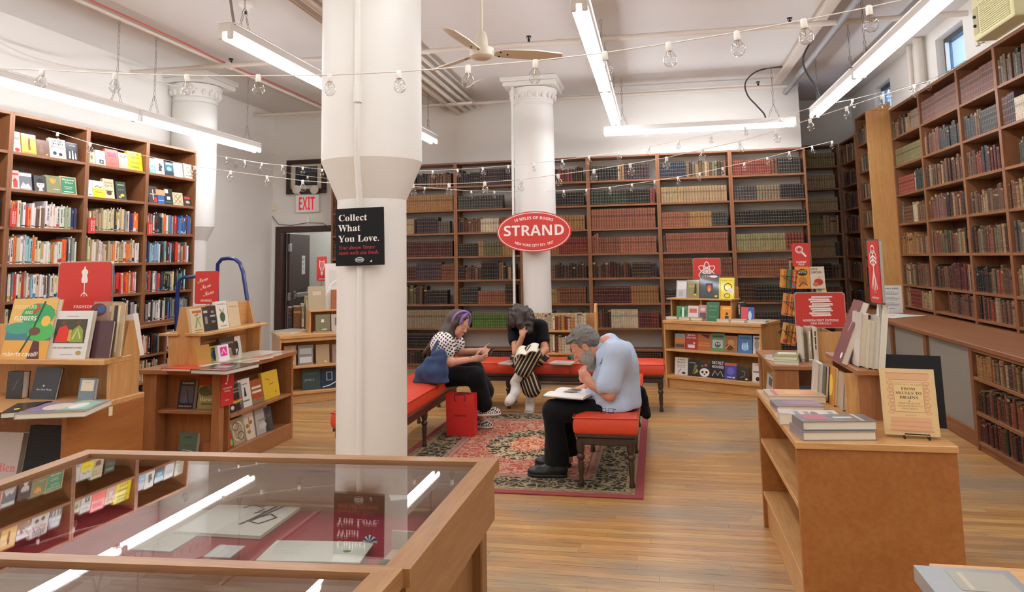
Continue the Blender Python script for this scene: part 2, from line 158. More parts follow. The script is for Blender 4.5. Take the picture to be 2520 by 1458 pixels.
# ------------------------------------------------------------------ materials
def lin(c):
    if isinstance(c, str): c = tuple(int(c[i:i+2], 16) for i in (0, 2, 4))
    return tuple(((v/255)/12.92 if v/255 <= .04045 else ((v/255+.055)/1.055)**2.4) for v in c)
MATS = {}
def newmat(name):
    m = bpy.data.materials.new(name); m.use_nodes = True
    return m, m.node_tree, m.node_tree.nodes['Principled BSDF']
def N(t, typ, **kw):
    n = t.nodes.new(typ)
    for k, v in kw.items():
        if k in n.inputs: n.inputs[k].default_value = v
        else: setattr(n, k, v)
    return n
def mixcol(t, fac, a, b, blend='MIX'):
    n = t.nodes.new('ShaderNodeMix'); n.data_type = 'RGBA'; n.blend_type = blend
    for s, v in ((0, fac), (6, a), (7, b)):
        if hasattr(v, 'links'): t.links.new(v, n.inputs[s])
        elif s == 0: n.inputs[0].default_value = v
        else: n.inputs[s].default_value = (*v, 1) if len(v) == 3 else v
    return n.outputs[2]
def ramp(t, src, stops):
    r = t.nodes.new('ShaderNodeValToRGB'); t.links.new(src, r.inputs[0]); e = r.color_ramp.elements
    while len(e) < len(stops): e.new(.5)
    for el, (p, c) in zip(e, stops):
        el.position = p; el.color = (*c, 1) if not isinstance(c, (int, float)) else (c, c, c, 1)
    return r.outputs[0]
def bump(t, b, src, strength, dist=.002):
    n = N(t, 'ShaderNodeBump', Strength=strength, Distance=dist); t.links.new(src, n.inputs['Height']); t.links.new(n.outputs[0], b.inputs['Normal'])
def coords(t, scale=(1, 1, 1), what='Object'):
    tc = t.nodes.new('ShaderNodeTexCoord'); mp = N(t, 'ShaderNodeMapping'); mp.inputs['Scale'].default_value = scale
    t.links.new(tc.outputs[what], mp.inputs[0]); return mp.outputs[0]
def plain(name, c, rough=.55, metal=0, spec=.5, coat=0, noise=0, nscale=30, bmp=0, sheen=0):
    if name in MATS: return MATS[name]
    m, t, b = newmat(name); c = lin(c)
    b.inputs['Base Color'].default_value = (*c, 1); b.inputs['Roughness'].default_value = rough; b.inputs['Metallic'].default_value = metal
    b.inputs['Specular IOR Level'].default_value = spec; b.inputs['Coat Weight'].default_value = coat; b.inputs['Coat Roughness'].default_value = .12
    b.inputs['Sheen Weight'].default_value = sheen
    if noise or bmp:
        n = N(t, 'ShaderNodeTexNoise', Scale=nscale, Detail=4.0); t.links.new(coords(t), n.inputs['Vector'])
        if noise: t.links.new(mixcol(t, n.outputs[0], tuple(v*(1-noise) for v in c), tuple(min(1, v*(1+noise)) for v in c)), b.inputs['Base Color'])
        if bmp: bump(t, b, n.outputs[0], bmp)
    MATS[name] = m; return m
def wood(name, c1, c2, axis='x', rough=.45, scale=1.0, coat=0, knots=False):
    if name in MATS: return MATS[name]
    m, t, b = newmat(name); s = {'x': (1.2, 14, 14), 'y': (14, 1.2, 14), 'z': (14, 14, 1.2)}[axis]
    v = coords(t, tuple(k*scale for k in s))
    n1 = N(t, 'ShaderNodeTexNoise', Scale=1.5, Detail=6.0, Roughness=.6, Distortion=1.1); t.links.new(v, n1.inputs['Vector'])
    n2 = N(t, 'ShaderNodeTexNoise', Scale=9.0, Detail=3.0, Roughness=.6); t.links.new(v, n2.inputs['Vector'])
    n3 = N(t, 'ShaderNodeTexNoise', Scale=1.1, Detail=3.0); t.links.new(coords(t), n3.inputs['Vector'])
    f = ramp(t, n1.outputs[0], [(.3, 0.), (.72, 1.)])
    c = mixcol(t, f, lin(c1), lin(c2))
    c = mixcol(t, ramp(t, n2.outputs[0], [(.42, .0), (.75, .4)]), c, tuple(x*.55 for x in lin(c1)))
    c = mixcol(t, ramp(t, n3.outputs[0], [(.35, .0), (.8, .3)]), c, tuple(x*.72 for x in lin(c1)))
    if knots:
        vo = N(t, 'ShaderNodeTexVoronoi', Scale=1.0); t.links.new(coords(t, (5.5, 0, 1.7)), vo.inputs['Vector'])
        c = mixcol(t, ramp(t, vo.outputs['Distance'], [(.04, .85), (.12, 0.)]), c, tuple(x*.3 for x in lin(c1)))
    t.links.new(c, b.inputs['Base Color']); b.inputs['Roughness'].default_value = rough; b.inputs['Coat Weight'].default_value = coat; b.inputs['Coat Roughness'].default_value = .2
    bump(t, b, n2.outputs[0], .12, .001)
    MATS[name] = m; return m
def vcol(name, rough=.55, noise=.25, nscale=60, coat=0, bmp=.15, spec=.4, coat_rough=.1):
    if name in MATS: return MATS[name]
    m, t, b = newmat(name); a = N(t, 'ShaderNodeAttribute', attribute_name='Col')
    n = N(t, 'ShaderNodeTexNoise', Scale=nscale, Detail=3.0, Roughness=.65); t.links.new(coords(t), n.inputs['Vector'])
    c = mixcol(t, ramp(t, n.outputs[0], [(.35, 1-noise), (.7, 1.)]), (0, 0, 0), a.outputs['Color'], 'MIX')
    t.links.new(c, b.inputs['Base Color']); b.inputs['Roughness'].default_value = rough; b.inputs['Coat Weight'].default_value = coat; b.inputs['Coat Roughness'].default_value = coat_rough
    b.inputs['Specular IOR Level'].default_value = spec
    if bmp: bump(t, b, n.outputs[0], bmp, .0008)
    MATS[name] = m; return m
def emit(name, c, s):
    if name in MATS: return MATS[name]
    m = bpy.data.materials.new(name); m.use_nodes = True; t = m.node_tree; t.nodes.clear()
    e = N(t, 'ShaderNodeEmission', Strength=s); e.inputs[0].default_value = (*lin(c), 1); o = t.nodes.new('ShaderNodeOutputMaterial'); t.links.new(e.outputs[0], o.inputs[0])
    MATS[name] = m; return m
def clear_glass(name, tint=(1, 1, 1), ior=1.5, rough=0.0, boost=1.0):
    if name in MATS: return MATS[name]
    m = bpy.data.materials.new(name); m.use_nodes = True; t = m.node_tree; t.nodes.clear()
    tr = t.nodes.new('ShaderNodeBsdfTransparent'); tr.inputs[0].default_value = (*tint, 1)
    gl = N(t, 'ShaderNodeBsdfGlossy', Roughness=rough); fr = N(t, 'ShaderNodeFresnel', IOR=ior)
    ge = t.nodes.new('ShaderNodeNewGeometry'); mr = N(t, 'ShaderNodeMapRange'); mr.inputs[3].default_value = ior; mr.inputs[4].default_value = 1/ior; t.links.new(ge.outputs['Backfacing'], mr.inputs[0]); t.links.new(mr.outputs[0], fr.inputs['IOR'])
    mu = N(t, 'ShaderNodeMath', operation='MULTIPLY', use_clamp=True); mu.inputs[1].default_value = boost; t.links.new(fr.outputs[0], mu.inputs[0])
    mx = t.nodes.new('ShaderNodeMixShader'); t.links.new(mu.outputs[0], mx.inputs[0]); t.links.new(tr.outputs[0], mx.inputs[1]); t.links.new(gl.outputs[0], mx.inputs[2])
    o = t.nodes.new('ShaderNodeOutputMaterial'); t.links.new(mx.outputs[0], o.inputs[0]); MATS[name] = m; return m
def curve_pts(P, k=5):
    P = [Vector(p) for p in P]; out = []
    for i in range(len(P)-1):
        a, b, c, d = P[max(0, i-1)], P[i], P[i+1], P[min(len(P)-1, i+2)]
        for j in range(k): t = j/k; out.append(.5*(2*b+(c-a)*t+(2*a-5*b+4*c-d)*t*t+(3*b-3*c+d-a)*t**3))
    return out+[P[-1]]
# ------------------------------------------------------------------ mesh builder
class MB:
    def __init__(s): s.v = []; s.f = []; s.c = []; s.mi = []
    def add(s, vs, fs, col=None, mi=0):
        b = len(s.v); s.v += [tuple(x) for x in vs]
        for f in fs: s.f.append(tuple(i+b for i in f)); s.c.append(col); s.mi.append(mi)
        return s
    def box(s, x0, y0, z0, x1, y1, z1, col=None, mi=0, ch=0, M=None):
        if x0 > x1: x0, x1 = x1, x0
        if y0 > y1: y0, y1 = y1, y0
        if z0 > z1: z0, z1 = z1, z0
        ch = min(ch, (x1-x0)*.45, (y1-y0)*.45, (z1-z0)*.45)
        if ch <= 0:
            vs = [(x0, y0, z0), (x1, y0, z0), (x1, y1, z0), (x0, y1, z0), (x0, y0, z1), (x1, y0, z1), (x1, y1, z1), (x0, y1, z1)]
            fs = [(3, 2, 1, 0), (4, 5, 6, 7), (0, 1, 5, 4), (1, 2, 6, 5), (2, 3, 7, 6), (3, 0, 4, 7)]
        else:
            lo, hi = (x0, y0, z0), (x1, y1, z1); vs = []; ix = {}
            for a in range(8):
                sg = [(a >> k) & 1 for k in range(3)]
                for k in range(3):
                    p = [(hi[j]-ch if sg[j] else lo[j]+ch) for j in range(3)]; p[k] = hi[k] if sg[k] else lo[k]
                    ix[(a, k)] = len(vs); vs.append(tuple(p))
            fs = []
            for k in range(3):
                i, j = (k+1) % 3, (k+2) % 3
                for sd in (0, 1):
                    q = [(sd << k) | (p << i) | (r << j) for p, r in ((0, 0), (1, 0), (1, 1), (0, 1))]
                    f = [ix[(a, k)] for a in q]; fs.append(tuple(f if sd else f[::-1]))
            for k in range(3):
                i, j = (k+1) % 3, (k+2) % 3
                for p in (0, 1):
                    for r in (0, 1):
                        a = (p << i) | (r << j); b = a | (1 << k)
                        f = [ix[(a, i)], ix[(b, i)], ix[(b, j)], ix[(a, j)]]
                        fs.append(tuple(f if p != r else f[::-1]))
            for a in range(8):
                f = [ix[(a, 0)], ix[(a, 1)], ix[(a, 2)]]; n = bin(a).count('1')
                fs.append(tuple(f if n % 2 else f[::-1]))
        if M is not None: vs = [M @ Vector(p) for p in vs]
        return s.add(vs, fs, col, mi)
    def tube(s, pts, r, n=8, col=None, mi=0, caps=True, closed=False):
        pts = [Vector(p) for p in pts]; R = r if isinstance(r, (list, tuple)) else [r]*len(pts); vs = []; m = len(pts)
        prev = None
        for i, p in enumerate(pts):
            a = pts[(i-1) % m] if (i or closed) else p; b = pts[(i+1) % m] if (i < m-1 or closed) else p
            d = (b-a).normalized() if (b-a).length > 1e-9 else Vector((0, 0, 1))
            if prev is None:
                q = Vector((0, 0, 1)) if abs(d.z) < .9 else Vector((1, 0, 0)); e1 = d.cross(q).normalized()
            else: e1 = (prev-d*prev.dot(d)).normalized()
            prev = e1; e2 = d.cross(e1)
            for k in range(n):
                t = 2*math.pi*k/n; vs.append(p+e1*(R[i]*math.cos(t))+e2*(R[i]*math.sin(t)))
        fs = []
        for i in range(m if closed else m-1):
            for k in range(n):
                a, b = i*n+k, i*n+(k+1) % n; j = ((i+1) % m)*n; fs.append((a, b, j+(k+1) % n, j+k))
        if caps and not closed: fs.append(tuple(range(n))[::-1]); fs.append(tuple((m-1)*n+k for k in range(n)))
        return s.add(vs, fs, col, mi)
    def lathe(s, prof, n=16, c=(0, 0, 0), col=None, mi=0, axis=(0, 0, 1), caps=True):
        ax = Vector(axis).normalized(); q = Vector((1, 0, 0)) if abs(ax.x) < .9 else Vector((0, 1, 0))
        e1 = (q-ax*q.dot(ax)).normalized(); e2 = ax.cross(e1); c = Vector(c); vs = []; m = len(prof)
        for r, h in prof:
            for k in range(n):
                t = 2*math.pi*k/n; vs.append(c+ax*h+e1*(r*math.cos(t))+e2*(r*math.sin(t)))
        fs = [(i*n+k, i*n+(k+1) % n, (i+1)*n+(k+1) % n, (i+1)*n+k) for i in range(m-1) for k in range(n)]
        if caps: fs.append(tuple(range(n))[::-1]); fs.append(tuple((m-1)*n+k for k in range(n)))
        return s.add(vs, fs, col, mi)
    def prism(s, poly, h0, h1, o=(0, 0, 0), u=(1, 0, 0), v=(0, 1, 0), w=(0, 0, 1), col=None, mi=0):
        o, u, v, w = map(Vector, (o, u, v, w)); n = len(poly)
        vs = [o+u*a+v*b+w*h0 for a, b in poly]+[o+u*a+v*b+w*h1 for a, b in poly]
        ar = sum(poly[i][0]*poly[(i+1) % n][1]-poly[(i+1) % n][0]*poly[i][1] for i in range(n))
        hand = u.cross(v).dot(w)*ar*(h1-h0)
        fs = [tuple(range(n))[::-1], tuple(range(n, 2*n))]+[(i, (i+1) % n, n+(i+1) % n, n+i) for i in range(n)]
        if hand < 0: fs = [f[::-1] for f in fs]
        return s.add(vs, fs, col, mi)
    def xf(s, M): s.v = [tuple(M @ Vector(p)) for p in s.v]; return s
    def merge(s, o, M=None):
        b = len(s.v); s.v += [tuple(M @ Vector(p)) for p in o.v] if M is not None else o.v
        s.f += [tuple(i+b for i in f) for f in o.f]; s.c += o.c; s.mi += o.mi; return s
    def mesh(s, name, mats, smooth=None):
        me = bpy.data.meshes.new(name); me.from_pydata(s.v, [], s.f)
        for m in (mats if isinstance(mats, (list, tuple)) else [mats]): me.materials.append(m)
        if any(s.mi): me.polygons.foreach_set('material_index', s.mi)
        if any(c is not None for c in s.c):
            a = me.color_attributes.new('Col', 'FLOAT_COLOR', 'CORNER'); arr = []
            for f, c in zip(s.f, s.c): arr += list((*(c or (1, 1, 1)), 1.0))*len(f)
            a.data.foreach_set('color', arr)
        if smooth is not None:
            me.polygons.foreach_set('use_smooth', [True]*len(me.polygons))
            if smooth < 180: me.set_sharp_from_angle(angle=math.radians(smooth))
        me.update(); return me
    def build(s, name, mats, parent=None, smooth=None, loc=None, M=None, **tags):
        o = bpy.data.objects.new(name, s.mesh(name, mats, smooth)); COL.objects.link(o)
        if parent: o.parent = parent
        if M is not None: o.matrix_world = M
        elif loc is not None: o.location = loc
        for k, v in tags.items(): o[k] = v
        return o
def empty(name, loc=(0, 0, 0), rz=0, M=None, label=None, category=None, group=None):
    o = bpy.data.objects.new(name, None); COL.objects.link(o); o.empty_display_size = .1
    if M is not None: o.matrix_world = M
    else: o.location = loc; o.rotation_euler = (0, 0, rz)
    tag(o, label, category, group); return o
def tag(o, label=None, category=None, group=None, kind=None):
    for k, v in (('label', label), ('category', category), ('group', group), ('kind', kind)):
        if v: o[k] = v
    return o
def struct(o): o['kind'] = 'structure'; return o
def frame(pos, x, y, z):
    M = Matrix((Vector(x), Vector(y), Vector(z))).transposed().to_4x4(); M.translation = Vector(pos); return M
def rotz(a): return Matrix.Rotation(a, 4, 'Z')
def obj(name, mb, mats, parent=None, **k): return mb.build(name, mats, parent, **k)
# ------------------------------------------------------------------ lettering
GCH = {}
def glyph(st, ch):
    k = (st, ch)
    if k in GCH: return GCH[k]
    g = GL.get(st, {}).get(ord(ch))
    if not g:
        GCH[k] = (.3, [], []); return GCH[k]
    adv = g[0]/500; L = [[(p[i]/500, p[i+1]/500) for i in range(0, len(p)-1, 2)] for p in g[1:]]
    L = [l for l in L if len(l) > 2]
    tris = tessellate_polygon([[Vector((x, y, 0)) for x, y in l] for l in L]); vs = [p for l in L for p in l]
    GCH[k] = (adv, vs, tris); return GCH[k]
def text_geo(s, st='san'):
    """vertices and triangles of a line of lettering, cap height .7, starting at x = 0"""
    if st == 'fine':
        cu = bpy.data.curves.new('t', 'FONT'); cu.body = s; cu.resolution_u = 1; cu.offset = .012; ob = bpy.data.objects.new('t', cu)
        me = bpy.data.meshes.new_from_object(ob); vs = [(v.co.x, v.co.y) for v in me.vertices]; fs = [tuple(p.vertices) for p in me.polygons]
        bpy.data.objects.remove(ob); bpy.data.curves.remove(cu); bpy.data.meshes.remove(me)
        return vs, fs, max([p[0] for p in vs] or [0])
    x = 0; V = []; Fc = []
    for ch in s:
        if ch == ' ': x += .28; continue
        if ch == '.' and st != 'ser':
            b = len(V); V += [(x+.06, 0), (x+.2, 0), (x+.2, .15), (x+.06, .15)]; Fc.append((b, b+1, b+2, b+3)); x += .27; continue
        adv, vs, tr = glyph(st, ch); b = len(V); V += [(x+p[0], p[1]) for p in vs]
        for t in tr:
            p = [vs[i] for i in t]; ar = (p[1][0]-p[0][0])*(p[2][1]-p[0][1])-(p[2][0]-p[0][0])*(p[1][1]-p[0][1])
            Fc.append(tuple(i+b for i in (t if ar > 0 else t[::-1])))
        x += adv
    return V, Fc, x
class Flat(MB):
    """flat print: shapes drawn in the plane of a sign or cover (u right, w up), seen from -y of its frame"""
    def __init__(s, y=-.0006): super().__init__(); s.y = y; s.k = 0
    def poly(s, pts, col):
        s.k += 1; y = s.y-.00004*min(s.k, 40)
        ar = sum(pts[i][0]*pts[(i+1) % len(pts)][1]-pts[(i+1) % len(pts)][0]*pts[i][1] for i in range(len(pts)))
        tr = tessellate_polygon([[Vector((a, b, 0)) for a, b in pts]]) if len(pts) > 4 else [tuple(range(len(pts)))]
        fs = []
        for t in tr:
            a2 = sum(pts[t[i]][0]*pts[t[(i+1) % len(t)]][1]-pts[t[(i+1) % len(t)]][0]*pts[t[i]][1] for i in range(len(t)))
            fs.append(tuple(t) if a2 > 0 else tuple(t)[::-1])
        s.add([(a, y, b) for a, b in pts], fs, lin(col)); return s
    def rect(s, x0, z0, x1, z1, col): return s.poly([(x0, z0), (x1, z0), (x1, z1), (x0, z1)], col)
    def ell(s, cx, cz, rx, rz, col, n=20, a0=0, a1=360, rot=0):
        ca, sa = math.cos(rot), math.sin(rot); full = abs(a1-a0) >= 360
        P = []
        for i in range(n if full else n+1):
            t = math.radians(a0+(a1-a0)*i/n); x, z = rx*math.cos(t), rz*math.sin(t); P.append((cx+x*ca-z*sa, cz+x*sa+z*ca))
        if not full: P.append((cx, cz))
        return s.poly(P, col)
    def ring(s, cx, cz, rx, rz, th, col, n=28, rot=0, a0=0, a1=360):
        P = []; ca, sa = math.cos(rot), math.sin(rot)
        for i in range(n+1):
            t = math.radians(a0+(a1-a0)*i/n); x, z = rx*math.cos(t), rz*math.sin(t); P.append((cx+x*ca-z*sa, cz+x*sa+z*ca))
        return s.stroke(P, th, col)
    def stroke(s, pts, th, col):
        s.k += 1; y = s.y-.00004*min(s.k, 40); n = len(pts); vs = []
        closed = n > 3 and abs(pts[0][0]-pts[-1][0])+abs(pts[0][1]-pts[-1][1]) < 1e-6
        for i, (x, z) in enumerate(pts):
            a = pts[i-1] if i else (pts[-2] if closed else pts[0]); b = pts[i+1] if i < n-1 else (pts[1] if closed else pts[-1])
            dx, dz = b[0]-a[0], b[1]-a[1]; l = math.hypot(dx, dz) or 1; w = (th[i] if isinstance(th, (list, tuple)) else th)/2
            vs += [(x-dz/l*w, y, z+dx/l*w), (x+dz/l*w, y, z-dx/l*w)]
        s.add(vs, [(2*i, 2*i+1, 2*i+3, 2*i+2) for i in range(n-1)], lin(col)); return s
    def text(s, st, x, z, h, col, style='san', width=None, align='c', slant=0, rot=0, arc=None):
        """h is the cap height; width squeezes or stretches the line to fit; arc=(cx, cz, rx, rz, a_mid, span, up) bends it"""
        V, Fc, wd = text_geo(st, style); s.k += 1; y = s.y-.00004*min(s.k, 40)
        if not V: return s
        k = h/.7; kx = k if width is None else width/wd; off = {'c': -wd/2, 'l': 0, 'r': -wd}[align]; vs = []; ca, sa = math.cos(rot), math.sin(rot)
        for a, b in V:
            u, v = (a+off)*kx+slant*b*k, b*k
            if arc:
                cx, cz, rx, rz, am, span, up = arc
                t = math.radians(am)-up*math.radians(span)*((a+off)/wd); rr = v if up > 0 else -v
                nx, nz = math.cos(t)/rx, math.sin(t)/rz; l = math.hypot(nx, nz); vs.append((cx+rx*math.cos(t)+nx/l*rr, y, cz+rz*math.sin(t)+nz/l*rr))
            else: vs.append((x+u*ca-v*sa, y, z+u*sa+v*ca))
        s.add(vs, Fc, lin(col)); return s
PRINT = None
def ink():
    global PRINT
    if PRINT is None: PRINT = vcol('printed_ink', rough=.5, noise=0, bmp=0, spec=.3)
    return PRINT
# ------------------------------------------------------------------ shared materials
WHITE = plain('white_paint', 'e9e6e0', rough=.6, noise=.03, nscale=3, bmp=.03)
CEILM = plain('ceiling_paint', 'dcdad8', rough=.75, noise=.05, nscale=1.5)
COLM = plain('column_paint', 'e8e7e2', rough=.5, noise=.02, nscale=4)
CASE = wood('case_wood', '7c4d2f', '956440', 'z', rough=.5)
CASEX = wood('case_wood_along', '7c4d2f', '996742', 'x', rough=.5)
CASEY = wood('case_wood_depth', '7c4d2f', '996742', 'y', rough=.5)
DARKC = wood('case_back', '5a3524', '6e432c', 'z', rough=.6)
OAK = wood('light_oak', 'bf8a50', 'd8a96e', 'z', rough=.4, coat=.15)
OAKX = wood('light_oak_along', 'c28d54', 'dcae74', 'x', rough=.4, coat=.15)
OAKY = wood('light_oak_depth', 'c28d54', 'dcae74', 'y', rough=.4, coat=.15)
MAPLE = wood('orange_maple', '9c5f2c', 'ac723c', 'y', rough=.42, scale=.35, coat=.12)
PINE = wood('yellow_pine', 'cf9556', 'e2b071', 'z', rough=.42, coat=.15, knots=True)
WALNUT = wood('red_brown_wood', '98623a', 'b07a50', 'z', rough=.42, coat=.12)
WALNUTX = wood('red_brown_wood_along', '98623a', 'b07a50', 'x', rough=.42, coat=.12)
METAL = plain('brushed_steel', 'b8b8b6', rough=.32, metal=1)
DKMETAL = plain('dark_metal', '2a2a2c', rough=.45, metal=.6)
ENAMEL = plain('white_enamel', 'efeeea', rough=.35)
CREAMP = plain('cream_plastic', 'e6dfc8', rough=.4)
BLACKP = plain('black_plastic', '161617', rough=.4)
RED = plain('red_board', 'c8362e', rough=.45)
GREYM = plain('grey_cover', '8a8e90', rough=.5)
# ------------------------------------------------------------------ floor of narrow boards
XL, XR, YN, YB, ZC = -5.78, 3.32, -3.4, 10.25, 3.84
fl = struct(MB().box(XL-.2, YN-.2, -.06, XR+.3, 11.9, -.012).build('floor', plain('subfloor', '3a2a1c', rough=.9)))
def floor_mat():
    m, t, b = newmat('floor_boards'); a = N(t, 'ShaderNodeAttribute', attribute_name='Col')
    v = coords(t, (2.2, 60, 1)); n1 = N(t, 'ShaderNodeTexNoise', Scale=1.6, Detail=5.0, Roughness=.65, Distortion=.6); t.links.new(v, n1.inputs['Vector'])
    n2 = N(t, 'ShaderNodeTexNoise', Scale=.8, Detail=4.0, Roughness=.6); t.links.new(coords(t, (.55, 1.3, 1)), n2.inputs['Vector'])
    n3 = N(t, 'ShaderNodeTexNoise', Scale=3.2, Detail=5.0, Roughness=.75); t.links.new(coords(t, (1.0, 26, 1)), n3.inputs['Vector'])
    c = mixcol(t, ramp(t, n1.outputs[0], [(.35, .42), (.65, 0.)]), a.outputs['Color'], (.15, .085, .04))
    c = mixcol(t, ramp(t, n2.outputs[0], [(.47, 0.), (.62, .85)]), c, (.28, .215, .145))
    c = mixcol(t, ramp(t, n3.outputs[0], [(.53, 0.), (.68, .8)]), c, (.07, .045, .025))
    t.links.new(c, b.inputs['Base Color']); t.links.new(ramp(t, n2.outputs[0], [(.35, .3), (.7, .5)]), b.inputs['Roughness'])
    b.inputs['Coat Weight'].default_value = .12; b.inputs['Coat Roughness'].default_value = .25
    bump(t, b, n1.outputs[0], .12, .001); return m
FLOORM = floor_mat()
rf = random.Random(3); near, rest = [], MB(); wdt = .057
TONES = ['cfa066', 'd4a868', 'c49054', 'd0a060', 'c0925a', 'b98850', 'cc9450']
y = -3.4; row = 0
while y < 11.7:
    x = XL-rf.random()*1.4
    while x < XR:
        L = 1.1+rf.random()*1.3; x1 = min(x+L, XR); c = lin(rf.choice(TONES)); k = .9+rf.random()*.2; c = tuple(q*k for q in c); dz = rf.random()*.0006
        a = (max(x, XL)+.0007, y+.0006, -.012, x1-.0007, y+wdt-.0006, -dz, c)
        if 2.55 < y < 5.1 and x1 > -.6 and x < 2.25 and len(near) < 290: near.append(a)
        elif x1 > XL: rest.box(*a)
        x += L
    y += wdt; row += 1
for a in near: MB().box(*a).build('plank', FLOORM, fl)
rest.build('distant_planks', FLOORM, fl)['kind'] = 'stuff'
# ------------------------------------------------------------------ walls and ceiling
struct(MB().box(XL-.2, YN-.2, ZC, XR+.4, 11.9, ZC+.15).build('ceiling', CEILM))
struct(MB().box(XL-.18, YN, 0, XL, YB+.2, ZC).build('wall_left', WHITE))
DX0, DX1, DZ = -5.64, -4.72, 2.0
mb = MB().box(-6.6, YB, 0, DX0, YB+.14, ZC).box(DX0, YB, DZ, DX1, YB+.14, ZC).box(DX1, YB, 0, 1.97, YB+.14, ZC).box(1.85, YB+.14, 0, 1.97, 11.75, ZC).box(1.97, 11.6, 0, XR, 11.75, ZC)
struct(mb.build('wall_back', WHITE))
struct(MB().box(XL-.2, YN-.15, 0, XR+.3, YN, ZC).build('wall_near', WHITE))
# right wall: thick upper part with two window openings above the cases
W1 = (7.50, 8.2, 3.31, 3.72); W2 = (9.74, 10.4, 3.33, 3.70); ZU = 3.355
mb = MB().box(3.30, YN, 0, 3.5, 11.75, ZU-.05)
ys = [YN, W1[0], W1[1], W2[0], W2[1], 11.75]
for i in range(5):
    if i in (1, 3):
        w = W1 if i == 1 else W2
        mb.box(2.97, ys[i], w[3], 3.5, ys[i+1], ZC); mb.box(2.97, ys[i], ZU-.05, 3.5, ys[i+1], w[2])
    else: mb.box(2.97, ys[i], ZU-.05, 3.5, ys[i+1], ZC)
struct(mb.build('wall_right', WHITE))
WF = plain('window_frame_paint', '3b4149', rough=.4)
for k, w in ((1, W1), (2, W2)):
    mb = MB(); x0, x1, f = 3.05, 3.11, .055
    mb.box(x0, w[0], w[2], x1, w[0]+f, w[3]).box(x0, w[1]-f, w[2], x1, w[1], w[3]).box(x0, w[0]+f, w[3]-f, x1, w[1]-f, w[3]).box(x0, w[0]+f, w[2], x1, w[1]-f, w[2]+f)
    o = struct(mb.build('window_%d' % k, WF))
    p = MB().box(3.075, w[0]+f, w[2]+f, 3.081, w[1]-f, w[3]-f).build('pane', clear_glass('window_glass', (.9, .95, 1)), o)
    MB().box(3.04, w[0]+f, w[2]+f, 3.07, w[0]+f+.02, w[3]-f).box(3.04, w[1]-f-.025, w[2]+f, 3.07, w[1]-f, w[3]-f).build('sash', ENAMEL, o)
struct(MB().box(XL, 7.9, 0, XL+.015, 10.2, .1).build('baseboard_left', WHITE))
# small room beyond the open door
struct(MB().box(-6.6, 12.4, 0, -4.2, 12.5, 2.7).box(-6.6, YB+.14, 0, -6.5, 12.4, 2.7).box(-4.3, YB+.14, 0, -4.2, 12.4, 2.7).box(-6.6, YB+.14, 2.6, -4.2, 12.5, 2.7).build('wall_passage', plain('passage_paint', 'd6d4cc', rough=.7)))
struct(MB().box(-6.6, 11.9, -.06, -4.2, 12.5, 0).box(-6.6, YB, -.06, -5.9, 11.9, 0).build('floor_passage', plain('passage_floor', '6b5a45', rough=.7)))
# ------------------------------------------------------------------ columns
def column(cx, cy, label, zt0, zt1, r0=.18, r1=.264, base=True):
    root = empty('column', (cx, cy, 0)); tag(root, label, kind='structure')
    MB().lathe([(r0*1.02, 0), (r0, .3), (r0, zt0), (r1, zt1), (r1, ZC-.5), (r1*.98, ZC-.36), (r1*.9, ZC-.3)], 48).build('shaft', COLM, root, smooth=12)
    mb = MB().lathe([(r1*.9, ZC-.34), (r1*1.0, ZC-.32), (r1*1.0, ZC-.29), (r1*.96, ZC-.28), (r1*1.2, ZC-.17), (r1*1.2, ZC-.13), (r1*1.05, ZC-.12)], 40)
    h = r1*1.3
    mb.box(-h, -h, ZC-.12, h, h, ZC-.06, ch=.01); mb.box(-h*1.08, -h*1.08, ZC-.06, h*1.08, h*1.08, ZC, ch=.01)
    mb.build('capital', COLM, root, smooth=35)
    eg = MB().lathe([(.002, -.05), (.02, -.035), (.027, -.005), (.02, .03), (.004, .042)], 8)
    me = eg.mesh('egg', COLM, 60)
    for k in range(20):
        t = 2*math.pi*k/20; o = bpy.data.objects.new('egg_moulding', me); COL.objects.link(o); o.parent = root; o.location = (r1*1.09*math.cos(t), r1*1.09*math.sin(t), ZC-.22)
    return root
c1 = PY(915.5, 700, 3.62); c2 = PY(1322, 700, 9.3)
colA = column(c1.x, 3.62, 'white round column by the glass case, its upper half flared wider', PY(915, 487, 3.44).z, PY(915, 383, 3.36).z)
colB = column(c2.x-.0, 9.3, 'white round column before the back wall, oval red sign on it', 1.76, 2.02)
colC = column(-5.58, 7.98, 'white round column against the novels wall behind the bookcase', 1.805, 1.97)
# conduit running down the front of the near column
cd = []; t0 = PY(885, 300, 3.37)
for px, py, yy in ((880, 2, 3.36), (880, 250, 3.352), (878, 385, 3.352), (884, 480, 3.432), (886, 560, 3.436), (886, 800, 3.436), (884, 1110, 3.43)): cd.append(PY(px, py, yy))
cd[-1].z = .05
MB().tube([p-Vector((c1.x, 3.62, 0)) for p in cd], .016, 8).tube([PY(880, 215, 3.345)-Vector((c1.x, 3.62, 0)), PY(880, 252, 3.345)-Vector((c1.x, 3.62, 0))], .022, 8).build('conduit', COLM, colA, smooth=40)
q = [PY(1262, 218, 9.02), PY(1262, 420, 9.02), PY(1266, 760, 9.1)]; q[0] = PY(1261, 215, 9.02)
MB().tube([PY(1150, 215, 9.0), PY(1170, 200, 9.0), PY(1205, 187, 9.0), PY(1232, 186, 9.0), PY(1252, 198, 9.0)]+q, .017, 6).build('conduit', COLM, None, smooth=60)['label'] = 'white cable conduit looping down beside the back column'
bpy.data.objects['conduit.001']['category'] = 'conduit'
